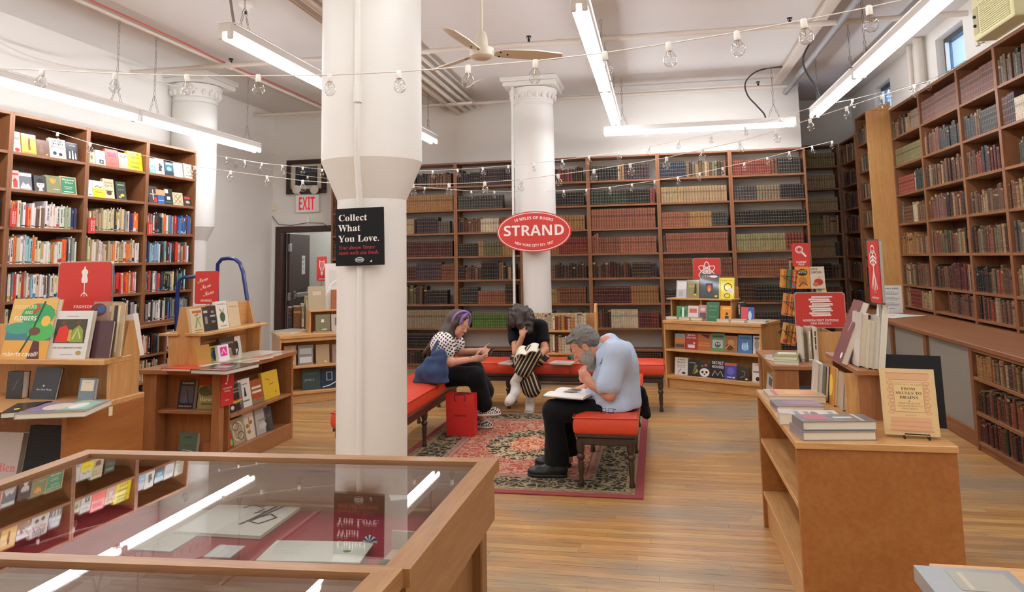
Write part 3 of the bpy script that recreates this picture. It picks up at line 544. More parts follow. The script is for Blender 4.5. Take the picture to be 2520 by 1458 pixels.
# ------------------------------------------------------------------ door to the passage
BRN = plain('brown_door_paint', '3f2723', rough=.38, noise=.08, nscale=8)
dr = struct(MB().box(DX0-.08, YB-.02, 0, DX0+.02, YB+.16, DZ+.07, ch=.006).box(DX1-.02, YB-.02, 0, DX1+.08, YB+.16, DZ+.07, ch=.006).box(DX0+.02, YB-.02, DZ-.02, DX1-.02, YB+.16, DZ+.07, ch=.006).build('door_1', BRN))
he = Vector((DX0+.03, YB+.14, 0)); en = PY(742, 700, 11.0); ang = math.atan2(en.y-he.y, en.x-he.x)
lf = MB().box(0, -.045, .02, .84, 0, 1.97, ch=.004).build('door_leaf', BRN, dr); lf.location = he; lf.rotation_euler = (0, 0, ang)
mb = MB().box(.10, -.13, .98, .78, -.07, 1.05, ch=.012).box(.12, -.07, .96, .2, -.045, 1.08).box(.68, -.07, .96, .76, -.045, 1.08); mb.build('push_bar', METAL, lf)
for z in (.3, 1.0, 1.75): MB().box(-.02, -.062, z-.06, .05, -.03, z+.06, ch=.004).build('hinge', METAL, lf)
f = Flat(-.0465).rect(.5, 1.33, .64, 1.63, 'e6e4de'); f.text('MEET', .57, 1.55, .03, '30302e', width=.1); f.text('AT', .57, 1.48, .03, '30302e'); f.text('4', .57, 1.4, .04, '30302e'); f.build('notice', ink(), lf)
# ------------------------------------------------------------------ books on shelves
LEATHER = vcol('book_leather', rough=.5, noise=.35, nscale=45, bmp=.2, spec=.35)
JACKET = vcol('book_jacket', rough=.38, noise=.06, nscale=20, bmp=0, coat=.25, coat_rough=.15)
PAPER = plain('page_paper', 'd8cfb8', rough=.8, noise=.08, nscale=80)
GILT = lin('b08d4e')
C_ = {  # tone: word, colours
 'dkb': ('dark brown', ['3f2a22', '4a3026', '38261f', '523629']), 'brn': ('brown', ['6b4632', '75503a', '5e3c2c', '7c5a42']),
 'tan': ('tan', ['a5835a', 'b08f66', '9a7850', 'b59a74']), 'hon': ('honey brown', ['a5733f', 'b07f49', '996636']),
 'mar': ('maroon', ['5e2a2a', '682f2e', '532527', '733534']), 'red': ('red', ['8f3a2c', '9c4030', '822f27']),
 'rbr': ('red-brown', ['7c4630', '884e38', '70402c']), 'sal': ('rust pink', ['a05c44', 'a8644a', '985640']),
 'blk': ('black', ['27252a', '2c2a2c', '232327']), 'slt': ('slate grey', ['3f3e40', '454244', '38373a']),
 'nav': ('navy', ['2b3548', '303c52', '263043']), 'dgr': ('dark green', ['343d33', '3c463a', '2f3a33']),
 'olv': ('olive', ['6e6848', '7a7352', '625d42']), 'oli': ('yellow olive', ['8c8154', '968b5e', '827849']),
 'crm': ('cream', ['d3c3a0', 'dccdae', 'c9b893']), 'grn': ('green', ['5a7f35', '628838', '547a33']),
 'plm': ('dark purple', ['43303a', '4b3741', '3c2b35']), 'gry': ('grey brown', ['6a5e52', '75695b', '5f5449']),
 'tgy': ('mottled tan grey', ['8d7a62', '97856d', '836f58']), 'org': ('orange', ['c07a32', 'cc863c']), 'mrw': ('rose marbled', ['7d5048', '875a50', '754a42']),
 # paper jackets
 'wht': ('white', ['e6e2da', 'eeeae4', 'ddd8ce']), 'ivy': ('ivory', ['dccfae', 'e3d8bc', 'd3c4a0']), 'bge': ('beige', ['b8a080', 'c2ab8c', 'ae9574']),
 'jbk': ('black', ['232326', '2a2a2e']), 'jrd': ('bright red', ['d23a30', 'c43028']), 'jor': ('orange', ['ea6a2a', 'f07c34']), 'jyl': ('yellow', ['efd12e', 'e6c93a']),
 'jbl': ('blue', ['3f6da0', '2f5c98', '4f7fae']), 'jlb': ('pale blue', ['8fbfcf', '9fc8d6', '7fb0c6']), 'jnv': ('navy', ['2a3560', '243055']),
 'jgr': ('green', ['3f8f5a', '4f9a68', '2f7f50']), 'jlg': ('sage green', ['9aa98a', 'a7b396']), 'jpk': ('pink', ['d77b80', 'cc6a78']), 'jpu': ('purple', ['7a3a72', '6d3268']), 'jgy': ('grey', ['8c8c8c', '7c7e82', '9a9a98']), 'jbr': ('brown', ['6d5040', '7a5c48'])}
LEATH = 'dkb brn tan hon mar red rbr sal blk slt nav dgr olv oli crm grn plm gry tgy org mrw'.split()
MIXES = {'M1': 'dkb brn dkb mar blk plm', 'M2': 'brn tan rbr dkb olv', 'M3': 'blk brn dkb olv brn', 'M4': 'mar red rbr dkb', 'M5': 'brn dkb rbr olv rbr brn tan', 'M6': 'blk dkb dgr red brn', 'M7': 'tan hon brn gry', 'M8': 'brn rbr mar dkb tan blk',
 'J1': 'wht ivy wht bge jbk wht jgy ivy jrd', 'J2': 'wht jbk jrd wht jbl ivy jor jgy', 'J3': 'ivy bge wht ivy jor jrd jyl wht bge', 'J4': 'jbk jlb jgy jbk wht jnv jgr jbk jrd', 'J5': 'jbk jbk wht jgy jrd jbl jbk bge', 'J6': 'wht jbk wht jbr jgy ivy jlb jor', 'P1': 'crm tan crm red org crm bge ivy', 'D1': 'jbk wht bge jbr ivy jgy jbk'}
BOOKS = []
BR = random.Random(11)
def spine_book(t, h, d, col, style, gold=None, br=BR):
    """one book, spine towards -y; x is its thickness"""
    mb = MB(); e = min(.010, t*.22); leather = style in 'LS'
    P = [(0, e), (t*.12, e*.35), (t*.35, .0), (t*.65, .0), (t*.88, e*.35), (t, e)]; n = len(P)
    def strip(z0, z1, off, c, mi=0):
        V = []; cx = t/2
        for x, y in P: V += [(cx+(x-cx)*(1+off*8), y-off, z0), (cx+(x-cx)*(1+off*8), y-off, z1)]
        mb.add(V, [(2*i, 2*i+2, 2*i+3, 2*i+1) for i in range(n-1)], c, mi)
    strip(0, h, 0, col); ov = .003
    mb.add([(0, e, 0), (0, d, 0), (0, d, h), (0, e, h)], [(0, 3, 2, 1)], col); mb.add([(t, e, 0), (t, d, 0), (t, d, h), (t, e, h)], [(0, 1, 2, 3)], col)
    pc = lin('c9bb9c' if leather else 'ddd6c6')
    mb.add([(0, e, h), (t, e, h), (t, d, h), (0, d, h)]+[(x, y, h) for x, y in P[1:-1]], [(0, 4, 5, 6, 7, 1)], col)
    mb.add([(.002, e+.004, h+.0004), (t-.002, e+.004, h+.0004), (t-.002, d-.002, h+.0004), (.002, d-.002, h+.0004)], [(0, 1, 2, 3)], pc)
    mb.add([(0, d, 0), (t, d, 0), (t, d, h), (0, d, h)], [(0, 3, 2, 1)], pc)
    dk = tuple(v*.6 for v in col); g = gold or GILT
    if style == 'L':
        k = br.choice([4, 5, 5])
        for i in range(1, k+1):
            z = h*(i/(k+1))+(.01 if i > 2 else 0); strip(z-.0025, z+.0025, .0022, dk)
            if br.random() < .75: strip(z+.004, z+.0055, .0004, g)
        i = br.choice([k-1, k]); z0 = h*(i/(k+1))+.012
        if br.random() < .6: strip(z0, z0+h/(k+1)-.02, .0006, br.choice([lin('7a2a26'), lin('2a2a2c'), lin('3d3a2a'), g]))
        strip(.006, .0085, .0004, g); strip(h-.009, h-.006, .0004, g)
    elif style == 'S':                                                 # uniform set: gilt rules and label bands
        for z in (.08, .3, .52, .74, .93): strip(h*z, h*z+.003, .0004, g)
        strip(h*.58, h*.7, .0006, dk); strip(h*.78, h*.84, .0006, tuple(v*1.5 for v in dk))
    else:                                                              # paper jacket: printed title block
        c2 = br.choice([lin('f0ece4'), lin('2a2a2c'), lin('b33a30'), lin('4a6a8a'), lin('c9a94a'), dk])
        lum = sum(col); c2 = lin('2c2a28') if lum > 1.2 and br.random() < .6 else c2
        a = br.random()*.25+.3; x0, x1 = t*.36, t*.62
        k = br.randint(1, 3) if br.random() < .8 else 0; z = h*.9
        for i in range(k):
            L = h*(.1+br.random()*.16); mb.add([(x0, -.0006, z-L), (x1, -.0006, z-L), (x1, -.0006, z), (x0, -.0006, z)], [(0, 1, 2, 3)], c2); z -= L+h*.022
            if z < h*.3: break
        if br.random() < .35: strip(h*.06, h*(.1+br.random()*.15), .0005, br.choice([lin('b33a30'), lin('e8e4dc'), lin('2c2c30'), lin('d0a23a'), lin('4f7fae')]))
        else: strip(h*.05, h*.09, .0005, c2)
    return mb
def row(spec, M, x0, x1, z, zmax, where, d=.17, lean=True):
    """fills one shelf: tokens tone:share:height[:s for a matching set][:l for the last one leaning]"""
    x = x0+.004; n = 0
    for tok in spec.split():
        p = tok.split(':'); share = float(p[1]); xe = min(x1-.004, x+share*(x1-x0-.008)); fl_ = p[3] if len(p) > 3 else ''
        if p[0] == '_': x = xe; continue
        h0 = float(p[2]) if len(p) > 2 else .22; tones = MIXES[p[0]].split() if p[0] in MIXES else [p[0]]
        st = 's' in fl_; tn = BR.choice(tones); cset = lin(BR.choice(C_[tn][1])); jack = tn not in LEATH
        ts = (BR.uniform(.026, .038) if not jack else BR.uniform(.02, .034)); hs = min(h0, zmax-z-.012)
        while x < xe-.014:
            if not st:
                tn = BR.choice(tones); jack = tn not in LEATH
                c = lin(BR.choice(C_[tn][1])); t = BR.uniform(.022, .05) if not jack else BR.uniform(.014, .036); h = min(h0*BR.uniform(.84, 1.1), zmax-z-.01)
            else: c, t, h = cset, ts, hs*BR.uniform(.99, 1.)
            c = tuple(v*BR.uniform(.9, 1.06) for v in c); g_ = sum(c)/3; c = tuple(v*.86+g_*.1 for v in c) if not jack else c
            if x+t > xe+.006: break
            dd = min(d, h*.78)*BR.uniform(.93, 1); yo = BR.uniform(.012, .03) if not st else .018
            n += 1; tilt = 0
            if 'l' in fl_ and x+t*2.4 > xe-.02: tilt = -math.radians(BR.uniform(8, 16))
            BOOKS.append(dict(t=t, h=h, d=dd, c=c, style='S' if st and not jack else ('J' if jack else 'L'), word=C_[tn][0], n=n, where=where,
                              M=M @ Matrix.Translation((x+(.0 if not tilt else h*math.sin(-tilt)*0), yo, z+.0005)) @ (Matrix.Rotation(tilt, 4, 'Y') if tilt else Matrix()), old=not jack, seed=BR.random()))
            x += t*BR.uniform(1.0, 1.03)
            if not st and BR.random() < .03: x += .02
def bookcase(label, M, Wd, D, ztop, levels, m=(CASE, CASEX, DARKC), s=.026, th=.026, back=True, z0=0.0, group=None, sides=(1, 1)):
    root = empty('bookcase', M=M, label=label, category='bookcase', group=group)
    for k, (a, b) in enumerate(((0, s), (Wd-s, Wd))):
        if sides[k]: MB().box(a, 0, z0, b, D, ztop, ch=.002).build('side_panel', m[0], root)
    MB().box(s, .002, ztop-th, Wd-s, D, ztop-.001, ch=.002).build('top_board', m[1], root)
    for z in levels: MB().box(s, .003, z-th, Wd-s, D-.012, z, ch=.002).build('shelf', m[1], root)
    if levels and levels[0]-th-z0 > .03: MB().box(s, .012, z0, Wd-s, .03, levels[0]-th, ch=.001).build('kick_board', m[1], root)
    if back: MB().box(s, D-.012, z0, Wd-s, D, ztop-th).build('back_panel', m[2], root)
    return root
def ordn(i): return '%d%s' % (i, 'th' if 10 <= i % 100 <= 20 else {1: 'st', 2: 'nd', 3: 'rd'}.get(i % 10, 'th'))
# ---- back wall: seven bays, shelves every third of a metre, pale wall behind
LB = [.07, .285, .569, .895, 1.232, 1.562, 1.894, 2.223, 2.555]; YF = 9.923
XB = [-4.66, -3.717, -2.773, -1.83, -.889, .055, .998, 1.944]
BNAME = ['back bay beside passage door', 'back bay two before sign column', 'back bay behind headscarf woman', 'back bay hidden by sign column', 'back bay just past sign column', 'back bay behind atom sign', 'back bay at corner alcove']
BACKROWS = [  # bottom shelf first
 ['M1:1:.22', 'blk:1:.19:s', 'mar:1:.2:s', 'mar:1:.22:s', 'M4:1:.23', 'mar:1:.22:s', 'M4:1:.2', 'mar:1:.21:s', 'M1:1:.22'],
 ['M1:1:.2', 'blk:.75:.2:s slt:.25:.2:s', 'tgy:1:.25:s', 'olv:.2:.24 M3:.4:.25 blk:.36:.2:s', 'mar:.37:.2:s plm:.43:.25:s rbr:.2:.22:s', 'brn:.05:.17 mar:.95:.22:s', 'blk:.14:.2:s tan:.22:.21:s _:.05 plm:.37:.23:s gry:.22:.17:s', 'hon:1:.22:s', 'M1:.6:.2 brn:.4:.19'],
 ['M1:.5:.2 plm:.5:.21:s', '_:1', 'tan:.18:.22:s _:.05 grn:.77:.19:s', 'brn:.06:.2 slt:.3:.23:s sal:.45:.18:s dkb:.19:.26:s', 'blk:.13:.2:s red:.06:.19 brn:.22:.19 blk:.28:.25:s M5:.31:.22', 'blk:.33:.18:s tan:.12:.21:s olv:.32:.2:s hon:.23:.23:s', 'M2:.4:.2 crm:.3:.19:s rbr:.3:.2:s', 'slt:.76:.19:s _:.14 red:.1:.15', 'M1:.24:.21 blk:.16:.19:s plm:.6:.23:s'],
 ['M1:1:.2', 'M1:1:.2', 'M1:1:.21', 'tan:.5:.2:s hon:.1:.21 rbr:.4:.22:s', 'brn:.5:.19:s dkb:.5:.2', 'hon:.55:.22:s red:.45:.23:s', 'gry:.6:.2:s hon:.4:.2:s', 'tgy:.3:.2:s blk:.7:.19:s', 'plm:.35:.2:s red:.1:.21 M4:.55:.2'],
 ['dkb:1:.2:s', '_:1', 'rbr:.12:.24 dkb:.14:.23 crm:.4:.245:s mar:.2:.22:s red:.14:.21:s', 'mar:.58:.22:s hon:.42:.23:s', 'M1:.6:.2 dkb:.3:.2:s plm:.1:.22', 'sal:.1:.26 rbr:.35:.22:s sal:.55:.22:s', 'sal:1:.27:s', 'dgr:.55:.2:s blk:.35:.2:s red:.1:.22', 'blk:.46:.2:s crm:.06:.19 hon:.08:.2 plm:.4:.22:s'],
 ['M1:1:.2', 'blk:1:.18:s', 'blk:1:.18:s', 'slt:.3:.18:s _:.3 blk:.4:.19:s', 'rbr:1:.25:s', 'gry:.08:.2 sal:.9:.25:s', 'sal:.42:.2:s hon:.34:.2:s slt:.24:.19:s', 'tan:1:.21:s', 'nav:.4:.22:s M2:.6:.2'],
 ['blk:.5:.21:s M1:.5:.2', 'slt:1:.19:s', 'slt:.9:.2:s', 'dkb:.25:.24:s blk:.75:.22:s', 'rbr:.72:.22:s tan:.08:.22 blk:.2:.19:s', 'oli:.72:.22:s red:.28:.22:s', 'blk:1:.19:s', 'slt:.33:.19:s tgy:.33:.19:s blk:.34:.19:s', 'red:.55:.2:s rbr:.1:.2 blk:.35:.21:s']]
for i in range(7):
    M = Matrix.Translation((XB[i], YF, 0)); wd = XB[i+1]-XB[i]
    bookcase('tall brown bookcase of leather volumes, '+BNAME[i], M, wd, .29, 2.893, LB, back=False)
    for j, sp in enumerate(BACKROWS[i]):
        row(sp, M, .026, wd-.026, LB[j], (LB+[2.893])[j+1]-.026, (('shelf', len(LB)-j), BNAME[i]))
# ---- corner alcove: one case on its back wall, two on its right side
LA = [.12, .45, .80, 1.143, 1.466, 1.797, 2.126, 2.456, 2.784]
M = Matrix.Translation((2.06, 11.28, 0)); bookcase('tall narrow bookcase at the back of the corner alcove', M, .61, .28, 3.10, LA, back=False)
for j, sp in enumerate(['M1:1:.2', 'M1:1:.2', 'M4:1:.22:s', 'dkb:.75:.22:s M7:.25:.2', 'tan:.85:.22:s slt:.15:.2', 'oli:.6:.21:s tan:.4:.24', 'tan:1:.2:s', 'oli:.1:.2 tan:.9:.2:s', 'hon:.35:.24:s oli:.65:.2:s']):
    row(sp, M, .026, .584, LA[j], (LA+[3.1])[j+1]-.026, (('shelf', 9-j), 'alcove back bookcase'))
RM = lambda x, y: frame((x, y, 0), (0, -1, 0), (1, 0, 0), (0, 0, 1))
M = RM(2.68, 11.25); bookcase('dark bookcase on the window side of the corner alcove', M, .82, .28, 3.10, LA)
for j in range(9): row(['M1:1:.2', 'M1:1:.2', 'M1:1:.2', 'M3:1:.22', 'M1:1:.23', 'M1:.7:.22 M4:.3:.2', 'M1:1:.22', 'M1:1:.2', 'M2:1:.23'][j], M, .026, .794, LA[j], (LA+[3.1])[j+1]-.026, (('shelf', 9-j), 'alcove side bookcase'))
LR = [.855, 1.111, 1.481, 1.854, 2.214, 2.572, 2.933]
M = RM(2.70, 10.42); b9 = bookcase('brown bookcase ending in a broad knotty pine panel', M, .51, .28, 3.31, [.1, .46]+LR, sides=(1, 0))
for j in range(9): row(['M1:1:.2', 'M1:1:.2', 'M2:1:.2', 'M5:.4:.2 tan:.5:.22:s', 'M3:.8:.2', 'M5:.8:.2', 'M2:1:.2', 'M2:1:.21', 'M5:1:.22'][j], M, .026, .5, ([.1, .46]+LR)[j], ([.1, .46]+LR+[3.31])[j+1]-.026, (('shelf', 9-j), 'pine panelled bookcase'))
MB().box(.512, -.002, 0, .54, .285, 3.315, ch=.003).build('end_panel', PINE, b9)['label'] = 'broad yellow pine end panel with dark knots'
MB().prism([(.05, 3.315), (.29, 3.315), (.29, 3.42)], .535, .555, u=(0, 1, 0), v=(0, 0, 1), w=(1, 0, 0)).build('gusset', PINE, b9)
# ---- right wall: upper cases standing on a deep counter
YR = [9.87, 8.866, 7.79, 6.969, 6.0, 5.0]
RROWS = [
 ['tan:.2:.21 red:.35:.21:s tan:.4:.2 ', 'M2:.5:.24 brn:.4:.25', 'hon:.6:.24 M5:.4:.22', 'M5:.2:.24 rbr:.3:.2:s crm:.2:.22 M5:.3:.22', 'slt:.05:.2 red:.6:.21:s crm:.1:.2 dgr:.25:.25', 'oli:1:.21:s', 'M2:.5:.22 tan:.2:.2:l tgy:.3:.22:s'],
 ['_:.36 M5:.64:.21', 'M8:.55:.24 mar:.3:.25 M8:.15:.25', 'M5:.8:.24 M2:.2:.24', 'rbr:.15:.24 mrw:.35:.25 M8:.5:.24', 'dkb:.08:.22 M5:.45:.23 M3:.45:.24', 'M5:.45:.24 slt:.55:.23', 'mrw:.4:.25:s mrw:.6:.26:s'],
 ['blk:.1:.25 M2:.25:.2 red:.1:.2 M7:.5:.22', 'blk:.3:.22 M3:.3:.22 red:.12:.24 brn:.28:.24', 'M5:.4:.24 red:.08:.25 M5:.52:.25', 'M5:.5:.2 brn:.5:.22', 'M3:.3:.22 red:.2:.22 slt:.2:.23 mar:.3:.24', 'slt:.35:.22 brn:.12:.26 blk:.1:.24 slt:.43:.22:s', 'mrw:.6:.25:s mrw:.4:.26:s'],
 ['M5:1:.25', 'M5:1:.24', 'gry:.3:.26 M5:.7:.25', 'M5:1:.25', '_:.25 dgr:.4:.2:l brn:.35:.25', 'mar:.15:.25:s plm:.12:.26:s crm:.3:.2:s rbr:.43:.25', 'M3:.7:.23 mar:.3:.25'],
 ['M5:1:.25', 'M5:1:.24', 'M5:1:.25', 'M8:1:.25', 'M5:1:.25', 'M3:1:.25', 'M3:1:.23']]
RNAME = ['first case past pine panel', 'second case past pine panel', 'third case past pine panel', 'fourth case past pine panel', 'fifth case past pine panel']
for i in range(5):
    M = RM(2.978, YR[i]); wd = YR[i]-YR[i+1]
    bookcase('brown bookcase of antique volumes above the counter, '+RNAME[i], M, wd, .27, 3.305, LR, z0=.80, s=.024)
    for j, sp in enumerate(RROWS[i]): row(sp, M, .026, wd-.026, LR[j], (LR+[3.305])[j+1]-.026, (('shelf', 7-j), RNAME[i]))
# counter with grey panels below, then open shelves nearer the camera
cn = empty('counter', (2.33, 5.0, 0), label='long brown wooden counter under the antique bookcases', category='counter')
MB().box(-.02, -.4, .765, .965, 4.84, .80, ch=.004).build('counter_top', CASEY, cn)
GREYP = plain('grey_panel', '8d8880', rough=.7, noise=.12, nscale=120, bmp=.1)
for a, b in ((1.35, 2.28), (2.34, 3.25), (3.31, 4.2), (4.26, 4.83)): MB().box(.05, a, .12, .07, b, .765).build('grey_panel', GREYP, cn)
for a in (1.29, 2.28, 3.25, 4.2): MB().box(.02, a, .12, .07, a+.06, .765, ch=.003).build('stile', CASE, cn)
MB().box(.03, 1.29, 0, .07, 4.84, .12, ch=.003).build('plinth', CASEY, cn)
LL = [.07, .29, .55]
M = RM(2.33, 6.27); lw = bookcase('low brown bookcase under the near end of the grey panelled counter', M, 1.65, .3, .765, LL, s=.03)
for j, sp in enumerate(['mar:.25:.17 M6:.3:.18 M8:.45:.17', 'dkb:.12:.17 M4:.6:.19 red:.28:.18', 'hon:.2:.17 M7:.5:.17 M5:.3:.17']): row(sp, M, .032, 1.6, LL[j], (LL+[.765])[j+1]-.026, (('shelf', 3-j), 'low case under counter'), d=.15)
# ---- left wall: four bays, two rows of faced-out books above the spines
LA_ = .04190729
def LM(s, off=0.0):                                                    # frame of the left cases, s metres along them
    return frame((-5.308+math.tan(LA_)*(s-4.615)+off, s, 0), (math.sin(LA_), math.cos(LA_), 0), (-math.cos(LA_), math.sin(LA_), 0), (0, 0, 1))
YL = [3.45, 4.30, 5.109, 5.912, 6.699, 7.481]; LLV = [.93, 1.235, 1.542, 1.854, 2.175, 2.492]
LNAME = ['fifth novels bay from ladder', 'fourth novels bay from ladder', 'third novels bay from ladder', 'second novels bay from ladder', 'end novels bay by ladder']
LROWS = [['J1:1:.22', 'J1:1:.22', 'J2:1:.22', 'J1:1:.22'], ['J1:1:.22', 'J5:1:.23', 'jyl:.5:.23:s J1:.5:.22', 'J2:1:.22'],
 ['J1:1:.22', 'J1:.3:.22 J6:.3:.22 J1:.4:.22', 'J6:.45:.23 J3:.3:.2 jor:.07:.22:s J1:.18:.22', 'J2:.25:.22 J6:.25:.2 wht:.3:.22 jlg:.1:.21 jnv:.1:.22'],
 ['J5:1:.22', 'J5:.2:.22 jnv:.08:.22 J2:.3:.22 jrd:.1:.2 J3:.3:.22', 'J3:.2:.22 J1:.2:.21 bge:.1:.2 J3:.4:.21 J1:.1:.2', 'bge:.3:.2 ivy:.2:.21 J1:.3:.21 jnv:.07:.2 jpu:.05:.2 jor:.08:.2'],
 ['J5:1:.21', 'jgr:.06:.22 J4:.35:.21 jbk:.2:.2 ivy:.1:.2 J4:.29:.21', 'jnv:.1:.21 jlb:.2:.21 J4:.3:.21 J5:.4:.21', 'J5:.3:.2 J2:.3:.2 jrd:.1:.19 jbl:.2:.2 J2:.1:.19']]
LEFTM = []
for i in range(5):
    M = LM(YL[i]); wd = (YL[i+1]-YL[i])/math.cos(LA_); LEFTM.append((M, wd))
    bookcase('brown bookcase of modern novels with face-out rows, '+LNAME[i], M, wd, .36, 2.824, LLV, z0=.906, m=(CASE, CASEX, CASE), s=.024)
    for j, sp in enumerate(LROWS[i]): row(sp, M, .026, wd-.026, LLV[j], LLV[j+1]-.026, (('shelf', 6-j), LNAME[i]), d=.15)
lc = empty('base_bookcase', M=LM(3.45, 0.05), label='low brown bookcase base with a projecting ledge under the novels bookcases', category='bookcase')
L0 = (7.50-3.45)/math.cos(LA_)
MB().box(0, -.03, .875, L0, .42, .905, ch=.003).build('ledge', CASEX, lc)
for k in range(9): a = k*L0/8; MB().box(max(0, a-.013), 0, 0, min(L0, a+.013), .40, .875, ch=.002).build('divider', CASE, lc)
for z in (.07, .33, .60): MB().box(0, .004, z-.024, L0, .39, z, ch=.002).build('shelf', CASEX, lc)
MB().box(0, .39, 0, L0, .40, .875).build('back_panel', CASE, lc); MB().box(0, .01, 0, L0, .03, .046).build('kick_board', CASEX, lc)
for k in range(5, 8):
    for j, z in enumerate((.07, .33, .60)): row(['J5:.8:.19', 'J5:.9:.2', 'J1:.5:.2 J5:.4:.2'][j], LM(3.45, .05), k*L0/8+.015, (k+1)*L0/8-.015, z, (.07, .33, .60, .875)[j+1]-.024, (('shelf', 3-j), 'base case, %s bay from end' % ordn(8-k)), d=.14)
# ---- a low paperback case in front of the oval-sign column
lp = empty('paperback_case', (-1.72, 8.78, 0), label='low light wood paperback case with rounded ends before the back column', category='bookcase')
for a in (0, .96):
    mb = MB(); prof = [(0, 0), (.2, 0), (.2, .86), (.17, .93), (.1, .96), (.03, .93), (0, .86)]
    mb.prism(prof, a, a+.03, u=(0, 1, 0), v=(0, 0, 1), w=(1, 0, 0)).build('rounded_end', OAK, lp)
for z in (.1, .38, .645): MB().box(.03, .0, z-.022, .96, .19, z, ch=.002).build('shelf', OAKX, lp)
MB().box(.03, .185, .1, .96, .195, .84).build('back_panel', OAK, lp)
for z, sp in ((.38, 'P1:1:.2'), (.645, 'P1:.9:.19')): row(sp, Matrix.Translation((-1.72, 8.78, 0)), .035, .955, z, z+.3, (('shelf', 1 if z > .5 else 2), 'low paperback case'), d=.12)
# ---- the books themselves: the largest in the picture as objects, the rest joined
def area(b):
    p = to_px(b['M'] @ Vector((b['t']/2, 0, b['h']/2)))
    if not p or not (-20 < p[0] < 2540 and -20 < p[1] < 1478): return 0
    n = (b['M'].to_3x3() @ Vector((0, -1, 0))); v = (EYE-b['M'].translation).normalized()
    return b['t']*b['h']*max(.05, n.dot(v))/p[2]**2
ORD = ['', 'top', 'second', 'third', 'fourth', 'fifth', 'sixth', 'seventh', 'eighth', 'ninth']
SLIP = plain('paper_slip', 'efece6', rough=.7)
ITEMS = {True: [], False: []}
for b in BOOKS: ITEMS[b['old']].append(b)
bigs = {True: MB(), False: MB()}
for old in (True, False):
    L = sorted(ITEMS[old], key=area, reverse=True); n_ind = 296 if old else 285
    for k, b in enumerate(L):
        r = random.Random(b['seed']); mb = spine_book(b['t'], b['h'], b['d'], b['c'], b['style'], br=r)
        if k < n_ind and area(b) > 0:
            (sh, sn), wh = b['where']
            o = mb.build('antique_book' if old else 'shelved_book', LEATHER if old else JACKET, M=b['M'])
            if not old and r.random() < .28: MB().box(b['t']*.2, .03, b['h']-.01, b['t']*.2+.013, .031, b['h']+.016).build('price_slip', SLIP, o)
            tag(o, '%s %s, %s along the %s shelf, %s' % (b['word'], 'leather' if old else 'jacket', ordn(b['n']), ORD[sn], wh), 'antique book' if old else 'shelved book', ('leather volumes in the ' if old else 'modern books in the ')+wh)
        elif area(b) > 0 or k % 2: bigs[old].merge(mb, b['M'])
for old in (True, False):
    tag(bigs[old].build('antique_volumes' if old else 'shelved_paperbacks', LEATHER if old else JACKET), 'rows of smaller leather bound volumes filling the far bookcases' if old else 'rows of smaller modern book spines in the novels and low cases', 'antique book' if old else 'shelved book', kind='stuff')
# ------------------------------------------------------------------ face-out and lying books
PAGES = plain('page_block', 'e2dac8', rough=.8, noise=.06, nscale=150)
CLOTHC = vcol('book_cloth', rough=.6, noise=.15, nscale=120, bmp=.1, spec=.3)
GLOSS = vcol('glossy_jacket', rough=.3, noise=.02, nscale=20, bmp=0, coat=.5, coat_rough=.06)
def cover_book(label, M, w, h, t, col, prints=(), gloss=True, group='face-out books', spine=None, name='display_book', cat='book', pages=True, right_spine=False):
    r = empty(name, M=M, label=label, category=cat, group=group); c = lin(col); sc = lin(spine) if spine else c; b = .003
    mb = MB().box(0, 0, 0, w, b, h, c).box(0, t-b, 0, w, t, h, c)
    mb.box(*((w-b, b, 0, w, t-b, h) if right_spine else (0, b, 0, b, t-b, h)), sc)
    mb.build('cover', GLOSS if gloss else CLOTHC, r)
    if t > .009: MB().box(b if not right_spine else .004, b, .004, w-(.004 if not right_spine else b), t-b, h-.004).build('page_block', PAGES, r)
    if prints: draw(prints, w, h).build('cover_print', ink(), r)
    return r
def draw(prints, w, h, y=-.0006):
    f = Flat(y)
    for p in prints:
        k, a = p[0], p[1:]
        if k == 'r': f.rect(a[0]*w, a[1]*h, a[2]*w, a[3]*h, a[4])
        elif k == 'e': f.ell(a[0]*w, a[1]*h, a[2]*w, a[3]*h, a[4], n=14)
        elif k == 'o': f.ring(a[0]*w, a[1]*h, a[2]*w, a[3]*h, a[4]*w, a[5], n=18)
        elif k == 'p': f.poly([(x*w, z*h) for x, z in a[0]], a[1])
        elif k == 's': f.stroke([(x*w, z*h) for x, z in a[0]], a[1]*w, a[2])
        elif k == 't': f.text(a[0], a[1]*w, a[2]*h, a[3]*h, a[4], a[5] if len(a) > 5 else 'san', a[6]*w if len(a) > 6 else None)
    return f
def face_px(x0, y0, x1, y1, ytop, surf, tilt=10):
    """frame, width and height of a leaning book from its picture corners; surf is the level it stands on or an upright plane"""
    g = (lambda x, y: PZ(x, y, surf)) if not isinstance(surf, tuple) else (lambda x, y: PN(x, y, *surf))
    a, b = g(x0, y0), g(x1, y1); z = (a.z+b.z)/2 if isinstance(surf, tuple) else surf
    a.z = b.z = z; u = (b-a); w = u.length; u.normalize(); n = Vector((-u.y, u.x, 0)); T = math.radians(tilt); up = Vector((0, 0, 1))*math.cos(T)+n*math.sin(T)
    lo, hi = .02, 1.2
    for _ in range(30):
        m = (lo+hi)/2; p = to_px(a+up*m)
        if p[1] > ytop: lo = m
        else: hi = m
    return frame(a, u, n*math.cos(T)-Vector((0, 0, 1))*math.sin(T), up), w, lo
def stand(x0, y0, x1, y1, ytop, surf, label, col, prints=(), tilt=10, t=.028, level=None, **k):
    M, w, h = face_px(x0, y0, x1, y1, ytop, surf, tilt)
    if level is not None: M.translation.z = level
    return cover_book(label, M, w, h, t, col, prints, **k)
